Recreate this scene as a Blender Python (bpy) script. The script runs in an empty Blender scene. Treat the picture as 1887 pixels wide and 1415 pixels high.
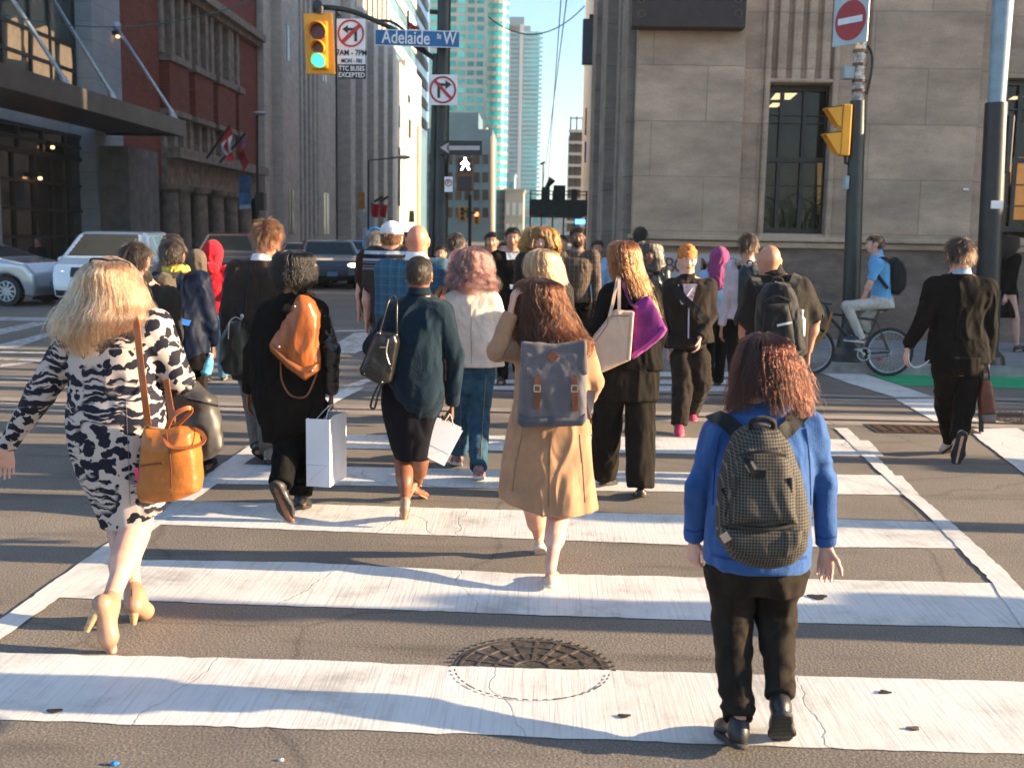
import bpy, math, os, random
import numpy as np
from mathutils import Vector, Matrix
SC = bpy.context.scene
COL = SC.collection
Q = float(os.environ.get('VQ', '1'))          # mesh coarseness, 1 = final
R = math.radians
# ---------------------------------------------------------------- camera
F_PX, CAM_H = 2000.0, 1.85
W_PX, H_PX = 1887.0, 1415.0
YAW, PITCH, ROLL = math.atan(47 / F_PX), math.atan(277 / F_PX), 0.018
fwd = np.array([-math.sin(YAW) * math.cos(PITCH), math.cos(YAW) * math.cos(PITCH), -math.sin(PITCH)])
rgt = np.array([math.cos(YAW), math.sin(YAW), 0.0])
upv = np.cross(rgt, fwd)
r2 = rgt * math.cos(ROLL) + upv * math.sin(ROLL)
u2 = upv * math.cos(ROLL) - rgt * math.sin(ROLL)
CAM = np.array([0, 0, CAM_H])
cd = bpy.data.cameras.new('camera')
cam = bpy.data.objects.new('camera', cd)
COL.objects.link(cam)
M = Matrix([[r2[i], u2[i], -fwd[i], CAM[i]] for i in range(3)] + [[0, 0, 0, 1]])
cam.matrix_world = M
cd.sensor_width = 36
cd.sensor_fit = 'HORIZONTAL'
cd.lens = 36 * F_PX / W_PX
cd.clip_start, cd.clip_end = 0.05, 5000
cd.dof.use_dof = True
cd.dof.focus_distance = 6.2
cd.dof.aperture_fstop = 3.4
SC.camera = cam
# ---------------------------------------------------------------- light
SUN_EL, SUN_AZ = R(14.5), R(-1.2)      # azimuth from +X toward +Y
sdir = Vector((math.cos(SUN_EL) * math.cos(SUN_AZ), math.cos(SUN_EL) * math.sin(SUN_AZ), math.sin(SUN_EL)))
sl = bpy.data.lights.new('sun', 'SUN')
sl.energy, sl.angle, sl.color = 5.0, R(0.6), (1.0, 0.75, 0.48)
so = bpy.data.objects.new('sun', sl)
so.rotation_euler = sdir.to_track_quat('Z', 'Y').to_euler()
so.location = (40, -3, 30)
COL.objects.link(so)
world = bpy.data.worlds.new('World')
SC.world = world
world.use_nodes = True
wn = world.node_tree
bg = wn.nodes['Background']
sky = wn.nodes.new('ShaderNodeTexSky')
sky.sky_type = 'NISHITA'
sky.sun_disc = False
sky.sun_elevation = SUN_EL
sky.sun_rotation = math.pi / 2 - SUN_AZ
sky.dust_density = .8
sky.air_density = 1.0
sky.altitude = 100
sky.ozone_density = 2.5
tint = wn.nodes.new('ShaderNodeMix'); tint.data_type = 'RGBA'; tint.blend_type = 'MULTIPLY'; tint.inputs[0].default_value = 1; tint.inputs[7].default_value = (.86, 1.04, 1.12, 1)
wn.links.new(sky.outputs[0], tint.inputs[6]); wn.links.new(tint.outputs[2], bg.inputs[0])
bg.inputs[1].default_value = 0.08
SC.view_settings.view_transform = 'Standard'
SC.view_settings.look = 'None'
SC.view_settings.exposure = 2.12
SC.view_settings.gamma = 1
SC.cycles.max_bounces = 6
SC.cycles.use_denoising = True

# ---------------------------------------------------------------- pixel helpers
def ray(px, py):
    return fwd + r2 * ((px - W_PX / 2) / F_PX) + u2 * ((H_PX / 2 - py) / F_PX)
def G(px, py, z=0.0):
    d = ray(px, py); t = (z - CAM_H) / d[2]
    return CAM + d * t
def at(px, py, Y):
    d = ray(px, py)
    return CAM + d * (Y / d[1])
def atx(px, py, X):
    d = ray(px, py)
    return CAM + d * (X / d[0])
def px_of(p):
    v = np.asarray(p) - CAM
    z = v @ fwd
    return W_PX / 2 + F_PX * (v @ r2) / z, H_PX / 2 - F_PX * (v @ u2) / z
V = lambda *a: np.array(a, float)
def unit(v):
    v = np.asarray(v, float); n = np.linalg.norm(v)
    return v / n if n > 1e-9 else v

# ---------------------------------------------------------------- objects
def tag(o, label=None, cat=None, group=None, kind=None):
    if label: o['label'] = label
    if cat: o['category'] = cat
    if group: o['group'] = group
    if kind: o['kind'] = kind
    return o
def empty(name, loc, label=None, cat=None, group=None):
    o = bpy.data.objects.new(name, None)
    o.empty_display_size = 0.2
    o.location = [float(c) for c in loc]
    COL.objects.link(o)
    o['_w'] = [float(c) for c in loc]
    return tag(o, label, cat, group)
def wpos(o):
    return np.array(o['_w']) if '_w' in o.keys() else np.zeros(3)
def mkobj(name, verts, faces, mats, parent=None, smooth=True, mi=None, loc=None):
    """verts in world space; faces (N,k) array or list of arrays/tuples"""
    verts = np.asarray(verts, np.float32).reshape(-1, 3)
    base = wpos(parent) if parent is not None else np.zeros(3)
    own = np.array(loc, float) if loc is not None else base
    me = bpy.data.meshes.new(name)
    v = (verts - own).astype(np.float32)
    if isinstance(faces, np.ndarray) and faces.ndim == 2:
        k = faces.shape[1]; nf = len(faces)
        me.vertices.add(len(v)); me.vertices.foreach_set('co', v.ravel())
        me.loops.add(nf * k); me.loops.foreach_set('vertex_index', faces.astype(np.int32).ravel())
        me.polygons.add(nf)
        me.polygons.foreach_set('loop_start', np.arange(0, nf * k, k, dtype=np.int32))
        me.polygons.foreach_set('loop_total', np.full(nf, k, np.int32))
    else:
        me.from_pydata(v.tolist(), [], [tuple(int(i) for i in f) for f in faces])
    for m in (mats if isinstance(mats, (list, tuple)) else [mats]):
        me.materials.append(m)
    if mi is not None:
        me.polygons.foreach_set('material_index', np.asarray(mi, np.int32))
    me.update(calc_edges=True)
    me.validate()
    if smooth is True:
        me.shade_smooth()
    elif smooth:
        me.shade_smooth()
        me.set_sharp_from_angle(angle=R(smooth))
    o = bpy.data.objects.new(name, me)
    COL.objects.link(o)
    o.location = own - base if parent is not None else own
    o['_w'] = [float(c) for c in own]
    if parent is not None: o.parent = parent
    return o

class MB:
    """collects solid shapes, builds ONE mesh"""
    def __init__(s): s.v, s.f, s.n = [], [], 0
    def add(s, v, f):
        s.v.append(np.asarray(v, float).reshape(-1, 3)); s.f += [tuple(i + s.n for i in q) for q in f]; s.n += len(s.v[-1]); return s
    def box(s, lo, hi, rot=0, c=None):
        x0, y0, z0 = lo; x1, y1, z1 = hi
        v = np.array([(x0,y0,z0),(x1,y0,z0),(x1,y1,z0),(x0,y1,z0),(x0,y0,z1),(x1,y0,z1),(x1,y1,z1),(x0,y1,z1)], float)
        if rot:
            c = np.array(c if c is not None else ((x0+x1)/2, (y0+y1)/2, 0), float)
            co, si = math.cos(rot), math.sin(rot); d = v - c
            v = np.stack([c[0]+d[:,0]*co-d[:,1]*si, c[1]+d[:,0]*si+d[:,1]*co, v[:,2]], 1)
        return s.add(v, [(0,3,2,1),(4,5,6,7),(0,1,5,4),(1,2,6,5),(2,3,7,6),(3,0,4,7)])
    def frame(s, c, ex, ey, ez):
        """box with centre c and half-axis vectors"""
        c, ex, ey, ez = map(np.asarray, (c, ex, ey, ez))
        v = [c+sx*ex+sy*ey+sz*ez for sz in (-1,1) for sx, sy in ((-1,-1),(1,-1),(1,1),(-1,1))]
        return s.add(v, [(0,3,2,1),(4,5,6,7),(0,1,5,4),(1,2,6,5),(2,3,7,6),(3,0,4,7)])
    def tube(s, pts, r, n=10, cap=True):
        pts = [np.asarray(p, float) for p in pts]
        rs = r if isinstance(r, (list, tuple, np.ndarray)) else [r]*len(pts)
        vs, fs = [], []
        a = None
        for i, p in enumerate(pts):
            t = unit(pts[min(i+1, len(pts)-1)] - pts[max(i-1, 0)])
            if a is None:
                a = np.cross(t, (0,0,1.0))
                if np.linalg.norm(a) < .05: a = np.cross(t, (1.0,0,0))
            a = unit(a - t*(a@t)); b = np.cross(t, a)
            for k in range(n):
                w = 2*math.pi*k/n
                vs.append(p + rs[i]*(a*math.cos(w)+b*math.sin(w)))
        for i in range(len(pts)-1):
            for k in range(n):
                k2 = (k+1) % n
                fs.append((i*n+k, i*n+k2, (i+1)*n+k2, (i+1)*n+k))
        if cap:
            fs.append(tuple(range(n-1, -1, -1))); fs.append(tuple((len(pts)-1)*n+k for k in range(n)))
        return s.add(vs, fs)
    def ribbon(s, pts, w, t, nrm=(0,-1,0)):
        """flat band, rectangular section, wide across the normal"""
        pts = [np.asarray(p, float) for p in pts]
        vs, fs = [], []
        for i, p in enumerate(pts):
            T = unit(pts[min(i+1, len(pts)-1)] - pts[max(i-1, 0)])
            N = np.asarray(nrm[i] if isinstance(nrm, list) else nrm, float)
            N = unit(N - T*(N@T)); B = np.cross(T, N)
            ww = w[i] if isinstance(w, (list, tuple)) else w
            for sx, sy in ((-1,-1),(1,-1),(1,1),(-1,1)):
                vs.append(p + B*sx*ww/2 + N*sy*t/2)
        for i in range(len(pts)-1):
            for k in range(4):
                k2 = (k+1) % 4
                fs.append((i*4+k, i*4+k2, (i+1)*4+k2, (i+1)*4+k))
        m = (len(pts)-1)*4
        fs += [(3,2,1,0), (m, m+1, m+2, m+3)]
        return s.add(vs, fs)
    def prism(s, poly, vec):
        """poly: list of 3D points (planar), extruded by vec"""
        poly = [np.asarray(p, float) for p in poly]; n = len(poly); vec = np.asarray(vec, float)
        return s.add(poly + [p+vec for p in poly], [tuple(range(n-1,-1,-1)), tuple(range(n, 2*n))] + [(i, (i+1)%n, n+(i+1)%n, n+i) for i in range(n)])
    def build(s, name, mat, parent=None, smooth=30, loc=None, bevel=0, seg=2):
        o = mkobj(name, np.concatenate(s.v), s.f, mat, parent, smooth=False, loc=loc)
        me = o.data
        import bmesh
        bm = bmesh.new(); bm.from_mesh(me); bmesh.ops.recalc_face_normals(bm, faces=bm.faces)
        bm.to_mesh(me); bm.free()
        if smooth: me.shade_smooth(); me.set_sharp_from_angle(angle=R(smooth))
        if bevel:
            b = o.modifiers.new('bevel', 'BEVEL'); b.width = bevel; b.segments = seg; b.limit_method = 'ANGLE'; b.angle_limit = R(40)
        return o
def smoothpts(pts, n=6):
    """Catmull-Rom through 3D points"""
    P = [np.asarray(p, float) for p in pts]
    P = [2*P[0]-P[1]] + P + [2*P[-1]-P[-2]]
    out = []
    for i in range(1, len(P)-2):
        for k in range(n):
            t = k/n
            out.append(.5*((2*P[i]) + (-P[i-1]+P[i+1])*t + (2*P[i-1]-5*P[i]+4*P[i+1]-P[i+2])*t*t + (-P[i-1]+3*P[i]-3*P[i+1]+P[i+2])*t**3))
    out.append(P[-2])
    return out

from mathutils.bvhtree import BVHTree
_bv = {}
def bvh(o):
    if o.name not in _bv:
        me = o.data; n = len(me.vertices); a = np.empty(n*3, np.float32); me.vertices.foreach_get('co', a); a = a.reshape(-1, 3)+wpos(o)
        _bv[o.name] = BVHTree.FromPolygons(a.tolist(), [tuple(q.vertices) for q in me.polygons])
    return _bv[o.name]
def hit(o, px, py, off=.002):
    d = ray(px, py); r_ = bvh(o).ray_cast(Vector(CAM), Vector(d).normalized())
    if r_[0] is None: return None, None
    n = np.array(r_[1]); n = n if n@d < 0 else -n
    return np.array(r_[0])+unit(n)*off, unit(n)
def onband(name, o, pts, w, t, m, parent, off=.002, k=6):
    """a band laid on the surface of o along picture points"""
    P, Nn = [], []
    for i in range(len(pts)-1):
        for j in range(k+(i == len(pts)-2)):
            q = j/k; h_, n_ = hit(o, pts[i][0]*(1-q)+pts[i+1][0]*q, pts[i][1]*(1-q)+pts[i+1][1]*q, off)
            if h_ is not None: P.append(h_); Nn.append(n_)
    if len(P) < 2: return None
    mb = MB(); mb.ribbon(P, w, t, Nn); return mb.build(name, m, parent, smooth=60)
# ---------------------------------------------------------------- noise
def _h(ix, iy, iz, s):
    n = (ix*374761393 + iy*668265263 + iz*2147483647 + s*1274126177) & 0xffffffff
    n = ((n ^ (n >> 13)) * 1274126177) & 0xffffffff
    n = n ^ (n >> 16)
    return (n & 0xffff) / 65535.0
def vnoise(p, s=0):
    p = np.asarray(p); i = np.floor(p).astype(np.int64); f = p - i; f = f*f*(3-2*f)
    r = 0
    for dx in (0,1):
        for dy in (0,1):
            for dz in (0,1):
                w = (f[:,0] if dx else 1-f[:,0])*(f[:,1] if dy else 1-f[:,1])*(f[:,2] if dz else 1-f[:,2])
                r = r + w*_h(i[:,0]+dx, i[:,1]+dy, i[:,2]+dz, s)
    return r*2-1

# ---------------------------------------------------------------- signed distance fields
class SDF:
    def __init__(s, lo, hi, h):
        s.h = h; s.lo = np.asarray(lo, float); s.hi = np.asarray(hi, float)
        s.n = np.maximum(4, np.ceil((s.hi-s.lo)/h).astype(int)+1)
        s.ax = [(s.lo[i] + np.arange(s.n[i])*h).astype(np.float32) for i in range(3)]
        s.F = np.full(tuple(s.n), 9.0, np.float32)
    def sub(s, lo, hi):
        a = [max(0, int(math.floor((lo[i]-s.lo[i])/s.h))) for i in range(3)]
        b = [min(int(s.n[i]), int(math.ceil((hi[i]-s.lo[i])/s.h))+1) for i in range(3)]
        if any(b[i] <= a[i] for i in range(3)): return None
        sl = tuple(slice(a[i], b[i]) for i in range(3))
        return sl, s.ax[0][sl[0]][:,None,None], s.ax[1][sl[1]][None,:,None], s.ax[2][sl[2]][None,None,:]
    def put(s, lo, hi, fn, k=0.03, op='u'):
        pad = k + 2*s.h
        r = s.sub(np.asarray(lo)-pad, np.asarray(hi)+pad)
        if r is None: return s
        sl, x, y, z = r
        d = fn(x, y, z).astype(np.float32)
        f = s.F[sl]
        if op == 'u':
            hh = np.maximum(k-np.abs(f-d), 0)/max(k, 1e-6)
            s.F[sl] = np.minimum(f, d) - hh*hh*k*.25
        else:
            d = -d
            hh = np.maximum(k-np.abs(f-d), 0)/max(k, 1e-6)
            s.F[sl] = np.maximum(f, d) + hh*hh*k*.25
        return s
    def cap(s, a, b, ra, rb=None, k=0.03, op='u', flat=None):
        """tapered capsule; flat=(axis unit vec, factor<1) squashes the section along axis"""
        a = np.asarray(a, float); b = np.asarray(b, float); rb = ra if rb is None else rb
        m = max(ra, rb); ba = b-a; bb = max(ba@ba, 1e-9)
        def fn(x, y, z):
            px, py, pz = x-a[0], y-a[1], z-a[2]
            t = np.clip((px*ba[0]+py*ba[1]+pz*ba[2])/bb, 0, 1)
            qx, qy, qz = px-t*ba[0], py-t*ba[1], pz-t*ba[2]
            if flat is not None:
                n, fc = flat
                q = (qx*n[0]+qy*n[1]+qz*n[2])*(1/fc-1)
                qx, qy, qz = qx+q*n[0], qy+q*n[1], qz+q*n[2]
                d = np.sqrt(qx*qx+qy*qy+qz*qz)-(ra+(rb-ra)*t)
                return d*(.5+.5*fc)
            return np.sqrt(qx*qx+qy*qy+qz*qz)-(ra+(rb-ra)*t)
        return s.put(np.minimum(a, b)-m, np.maximum(a, b)+m, fn, k, op)
    def chain(s, pts, rs, k=0.03, flat=None):
        for i in range(len(pts)-1): s.cap(pts[i], pts[i+1], rs[i], rs[i+1], k, flat=flat)
        return s
    def ell(s, c, r, rot=None, k=0.03, op='u'):
        """ellipsoid; rot rows = local axes"""
        c = np.asarray(c, float); r = np.asarray(r, float); m = r.max()
        Rm = np.eye(3) if rot is None else rot
        def fn(x, y, z):
            x, y, z = x-c[0], y-c[1], z-c[2]
            q = [(Rm[i][0]*x+Rm[i][1]*y+Rm[i][2]*z)/r[i] for i in range(3)]
            k0 = np.sqrt(q[0]**2+q[1]**2+q[2]**2)+1e-6
            k1 = np.sqrt((q[0]/r[0])**2+(q[1]/r[1])**2+(q[2]/r[2])**2)+1e-6
            return k0*(k0-1)/k1
        return s.put(c-m, c+m, fn, k, op)
    def rbox(s, c, hx, rot=None, r=0.01, k=0.01, op='u'):
        c = np.asarray(c, float); hx = np.asarray(hx, float); m = np.linalg.norm(hx)
        Rm = np.eye(3) if rot is None else rot
        def fn(x, y, z):
            x, y, z = x-c[0], y-c[1], z-c[2]
            q = [np.abs(Rm[i][0]*x+Rm[i][1]*y+Rm[i][2]*z)-(hx[i]-r) for i in range(3)]
            o = np.sqrt(np.maximum(q[0],0)**2+np.maximum(q[1],0)**2+np.maximum(q[2],0)**2)
            return o+np.minimum(np.maximum(q[0], np.maximum(q[1], q[2])), 0)-r
        return s.put(c-m, c+m, fn, k, op)
    def loft(s, st, ang=0.0, k=0.03, p=2.3, fold=0, nf=7, fz=None, seed=0, op='u', rnd=0.0):
        """vertical stack of ellipses: st = [(z, cx, cy, rx, ry)...]; fold = radial pleats growing to the lowest station"""
        st = sorted(st, key=lambda q: q[0]); A = np.array(st, float)
        z0, z1 = A[0,0], A[-1,0]
        co, si = math.cos(ang), math.sin(ang)
        mr = max(A[:,3].max(), A[:,4].max())*(1+fold)
        lo = (A[:,1].min()-mr, A[:,2].min()-mr, z0); hi = (A[:,1].max()+mr, A[:,2].max()+mr, z1)
        zs = A[:,0]
        def fn(x, y, z):
            zz = z.ravel(); I = lambda c: pch(zs, A[:,c], zz)[None,None,:]
            cx, cy, rx, ry = I(1), I(2), I(3), I(4)
            u = ((x-cx)*co+(y-cy)*si); v = (-(x-cx)*si+(y-cy)*co)
            if fold:
                th = np.arctan2(v/ry, u/rx)
                w = np.clip((((fz if fz is not None else z1)-z))/max(1e-6, ((fz if fz is not None else z1)-z0)), 0, 1)
                g = 1+fold*w*(np.sin(th*nf+seed+2*np.sin(z*6+seed))+.5*np.sin(th*(nf*2+1)+seed*2.3))
                rx = rx*g; ry = ry*g
            e = (np.abs(u/rx)**p+np.abs(v/ry)**p)**(1/p)
            d = (e-1)*np.minimum(rx, ry)
            return smax(d, smax(z0-z, z-z1, rnd), rnd) if rnd else np.maximum(d, np.maximum(z0-z, z-z1))
        return s.put(lo, hi, fn, k, op)
    def mesh(s):
        return nets(s.F, s.lo, s.h)
def smax(a, b, k):
    if k <= 0: return np.maximum(a, b)
    h = np.maximum(k-np.abs(a-b), 0)/k
    return np.maximum(a, b)+h*h*k*.25
def pch(x, y, q):
    """smooth (monotone-ish) interpolation"""
    if len(x) < 3: return np.interp(q, x, y)
    d = np.diff(y)/np.maximum(np.diff(x), 1e-9)
    m = np.zeros(len(x)); m[1:-1] = np.where(d[:-1]*d[1:] > 0, (d[:-1]+d[1:])/2, 0); m[0] = d[0]; m[-1] = d[-1]
    for i in range(len(d)):
        lim = 3*abs(d[i]); m[i] = max(-lim, min(lim, m[i])); m[i+1] = max(-lim, min(lim, m[i+1]))
    i = np.clip(np.searchsorted(x, q)-1, 0, len(x)-2); hh = x[i+1]-x[i]; t = np.clip((q-x[i])/hh, 0, 1)
    return ((2*t**3-3*t**2+1)*y[i]+(t**3-2*t**2+t)*hh*m[i]+(-2*t**3+3*t**2)*y[i+1]+(t**3-t**2)*hh*m[i+1])
_C = [(0,0,0),(1,0,0),(0,1,0),(1,1,0),(0,0,1),(1,0,1),(0,1,1),(1,1,1)]
_E = [(0,1),(2,3),(4,5),(6,7),(0,2),(1,3),(4,6),(5,7),(0,4),(1,5),(2,6),(3,7)]
def nets(F, lo, h):
    F = np.pad(F, 1, constant_values=9.0); lo = np.asarray(lo)-h
    I = (F < 0)
    nx, ny, nz = F.shape
    cnt = np.zeros((nx-1, ny-1, nz-1), np.int8)
    for a, b, c in _C: cnt += I[a:nx-1+a, b:ny-1+b, c:nz-1+c]
    act = (cnt > 0) & (cnt < 8)
    ci = np.argwhere(act)
    if len(ci) == 0: return np.zeros((0,3)), np.zeros((0,4), int)
    idx = np.full(cnt.shape, -1, np.int32); idx[act] = np.arange(len(ci))
    vals = np.stack([F[ci[:,0]+a, ci[:,1]+b, ci[:,2]+c] for a, b, c in _C], 1)
    pos = np.zeros((len(ci), 3)); num = np.zeros(len(ci)); C = np.array(_C, float)
    for a, b in _E:
        va, vb = vals[:,a], vals[:,b]; m = (va < 0) != (vb < 0)
        t = np.where(m, va/np.where(m, va-vb, 1), 0)[:,None]
        pos += np.where(m[:,None], C[a]*(1-t)+C[b]*t, 0); num += m
    vert = lo + (ci + pos/num[:,None])*h
    fs = []
    for ax in range(3):
        o1, o2 = [(1,2),(2,0),(0,1)][ax]
        a = I[tuple(slice(0, -1) if i == ax else slice(1, -1) for i in range(3))]
        b = I[tuple(slice(1, None) if i == ax else slice(1, -1) for i in range(3))]
        e = np.argwhere(a != b)
        if len(e) == 0: continue
        flip = a[tuple(e.T)]
        base = e.copy()
        for i in range(3):
            if i != ax: base[:,i] += 1
        def cell(d1, d2):
            q = base.copy(); q[:,o1] -= d1; q[:,o2] -= d2
            return idx[q[:,0], q[:,1], q[:,2]]
        q = np.stack([cell(1,1), cell(0,1), cell(0,0), cell(1,0)], 1)
        q[~flip] = q[~flip][:, ::-1]
        fs.append(q)
    f = np.concatenate(fs)
    return vert, f[(f >= 0).all(1)]
def vnormals(v, f):
    n = np.zeros_like(v)
    fn = np.cross(v[f[:,2]]-v[f[:,0]], v[f[:,3]]-v[f[:,1]])
    for k in range(4): np.add.at(n, f[:,k], fn)
    return n/np.maximum(np.linalg.norm(n, axis=1), 1e-9)[:,None]
def relax(v, f, it=1, w=.5):
    for _ in range(it):
        a = np.zeros_like(v); c = np.zeros(len(v))
        for k in range(4):
            for j in (1, 3):
                np.add.at(a, f[:,k], v[f[:,(k+j)%4]]); np.add.at(c, f[:,k], 1)
        v = v*(1-w)+w*a/np.maximum(c, 1)[:,None]
    return v
def wrinkle(v, f, amp, freq=(14,14,9), seed=0, ridge=True, it=1):
    """cloth folds: push vertices along their normals by ridged noise"""
    n = vnormals(v, f)
    p = v*np.array(freq)
    w = vnoise(p*.5, seed+5)[:,None]*np.array([1.3,.9,1.1])
    a = vnoise(p+w, seed)
    if ridge: a = 1-2*np.abs(a)
    b = vnoise(p*2.3+w*2, seed+9)
    return v+n*(amp*(a*.8+b*.35))[:,None]
def poly_sd(P, x, y):
    """signed distance to a 2D polygon (negative inside)"""
    P = np.asarray(P, float); n = len(P)
    d = np.full(np.broadcast(x, y).shape, 1e9); ins = np.zeros(d.shape, bool)
    for i in range(n):
        a, b = P[i], P[(i+1) % n]; e = b-a; L = max(e@e, 1e-12)
        t = np.clip(((x-a[0])*e[0]+(y-a[1])*e[1])/L, 0, 1)
        d = np.minimum(d, (x-a[0]-t*e[0])**2+(y-a[1]-t*e[1])**2)
        if a[1] != b[1]:
            c = ((a[1] > y) != (b[1] > y)) & (x < (b[0]-a[0])*(y-a[1])/(b[1]-a[1])+a[0])
            ins ^= c
    d = np.sqrt(d)
    return np.where(ins, -d, d)
def puff(name, poly_px, Y, t0, t1, mat, parent=None, r=0.015, h=0.008, puffd=0.06, yaw=0, wr=0, loc=None, seed=0, tilt=0, slope=0, post=None, wf=(14,14,9)):
    """a solid whose outline (target pixels, on the plane y=Y) bulges: half thickness t0 at the rim to t1 inside"""
    h = h*Q
    W = np.array([at(a, b, Y) for a, b in poly_px]); c = W.mean(0)
    P2 = np.stack([W[:,0]-c[0], W[:,2]-c[2]], 1)
    lo = P2.min(0)-.02; hi = P2.max(0)+.02
    X = np.arange(lo[0], hi[0]+h, h); Z = np.arange(lo[1], hi[1]+h, h); yy = np.arange(-t1-.02, t1+.02+h, h)
    d2 = poly_sd(P2, X[:,None], Z[None,:])
    half = t0+(t1-t0)*np.sqrt(np.clip(1-(1-np.clip(-d2/puffd, 0, 1))**2, 0, 1))
    dz = np.abs(yy)[None,:,None]-half[:,None,:]
    a = d2[:,None,:]+r; b = dz+r
    Fd = np.sqrt(np.maximum(a,0)**2+np.maximum(b,0)**2)+np.minimum(np.maximum(a, b), 0)-r
    v, f = nets(Fd.astype(np.float32), (X[0], yy[0], Z[0]), h)
    v = relax(v, f, 1)
    if wr: v = wrinkle(v, f, wr, wf, seed)
    if post: v = post(v)
    if slope: v[:,1] += v[:,2]*slope
    if tilt: v[:,1] += v[:,0]*tilt
    if yaw:
        co, si = math.cos(yaw), math.sin(yaw)
        v = np.stack([v[:,0]*co-v[:,1]*si, v[:,0]*si+v[:,1]*co, v[:,2]], 1)
    return mkobj(name, v+c, f, mat, parent, loc=loc)

# ---------------------------------------------------------------- materials
_mc = {}
def nt(name):
    m = bpy.data.materials.new(name); m.use_nodes = True
    n = m.node_tree.nodes; l = m.node_tree.links
    return m, n, l, n['Principled BSDF']
def N(n, t, **kw):
    q = n.new(t)
    for k, v in kw.items():
        if k.startswith('i_'):
            key = k[2:]
            key = int(key) if key.isdigit() else key.replace('_', ' ')
            q.inputs[key].default_value = v
        else: setattr(q, k, v)
    return q
def ramp(n, stops, interp='LINEAR'):
    r = n.new('ShaderNodeValToRGB'); r.color_ramp.interpolation = interp
    e = r.color_ramp.elements
    while len(e) < len(stops): e.new(.5)
    for q, (p, c) in zip(e, stops):
        q.position = p; q.color = (*c, 1) if len(c) == 3 else c
    return r
def mat(name, col, rough=.6, metal=0, spec=.5, var=.12, vs=6, bump=.0, bs=60, sheen=0, coat=0, emit=None, es=1, alpha=1, trans=0, stretch=None, fold=0):
    key = name
    if key in _mc: return _mc[key]
    m, n, l, b = nt(name); _mc[key] = m
    b.inputs['Roughness'].default_value = rough; b.inputs['Metallic'].default_value = metal
    b.inputs['Specular IOR Level'].default_value = spec
    if sheen: b.inputs['Sheen Weight'].default_value = sheen; b.inputs['Sheen Roughness'].default_value = .5
    if coat: b.inputs['Coat Weight'].default_value = coat; b.inputs['Coat Roughness'].default_value = .06
    if trans: b.inputs['Transmission Weight'].default_value = trans
    tc = n.new('ShaderNodeTexCoord'); src = tc.outputs['Object']
    if stretch:
        mp = N(n, 'ShaderNodeMapping'); mp.inputs['Scale'].default_value = stretch; l.new(src, mp.inputs[0]); src = mp.outputs[0]
    if var:
        t = N(n, 'ShaderNodeTexNoise', i_Scale=vs, i_Detail=5.0, i_Roughness=.6); l.new(src, t.inputs['Vector'])
        c = np.array(col); r = ramp(n, [(.3, tuple(c*(1-var*1.6))), (.7, tuple(np.minimum(c*(1+var*1.6), 1)))])
        l.new(t.outputs['Fac'], r.inputs[0]); l.new(r.outputs[0], b.inputs['Base Color'])
    else: b.inputs['Base Color'].default_value = (*col, 1)
    if bump:
        t2 = N(n, 'ShaderNodeTexNoise', i_Scale=bs, i_Detail=3.0); l.new(src, t2.inputs['Vector'])
        bp = N(n, 'ShaderNodeBump', i_Strength=bump, i_Distance=.01); l.new(t2.outputs['Fac'], bp.inputs['Height']); l.new(bp.outputs[0], b.inputs['Normal'])
    if fold:
        mp2 = N(n, 'ShaderNodeMapping'); mp2.inputs['Scale'].default_value = (1, 1, .55); mp2.inputs['Rotation'].default_value = (0, .35, 0); l.new(tc.outputs['Object'], mp2.inputs[0])
        t3 = N(n, 'ShaderNodeTexNoise', i_Scale=8, i_Detail=1.5, i_Distortion=.5, i_Roughness=.4); l.new(mp2.outputs[0], t3.inputs['Vector'])
        a3 = N(n, 'ShaderNodeMath', operation='MULTIPLY', i_1=1.0); l.new(t3.outputs['Fac'], a3.inputs[0])
        b2 = N(n, 'ShaderNodeBump', i_Strength=fold, i_Distance=.11); l.new(a3.outputs[0], b2.inputs['Height'])
        if bump: l.new(b2.outputs[0], bp.inputs['Normal'])
        else: l.new(b2.outputs[0], b.inputs['Normal'])
    if emit: b.inputs['Emission Color'].default_value = (*emit, 1); b.inputs['Emission Strength'].default_value = es
    return m
def cloth(name, col, rough=.85, sheen=.12, bump=.25, bs=220, var=.1, vs=9, fold=.5):
    return mat(name, col, rough, sheen=sheen, bump=bump, bs=bs, var=var, vs=vs, spec=.12 if max(col) < .05 else .25, fold=fold)
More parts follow.
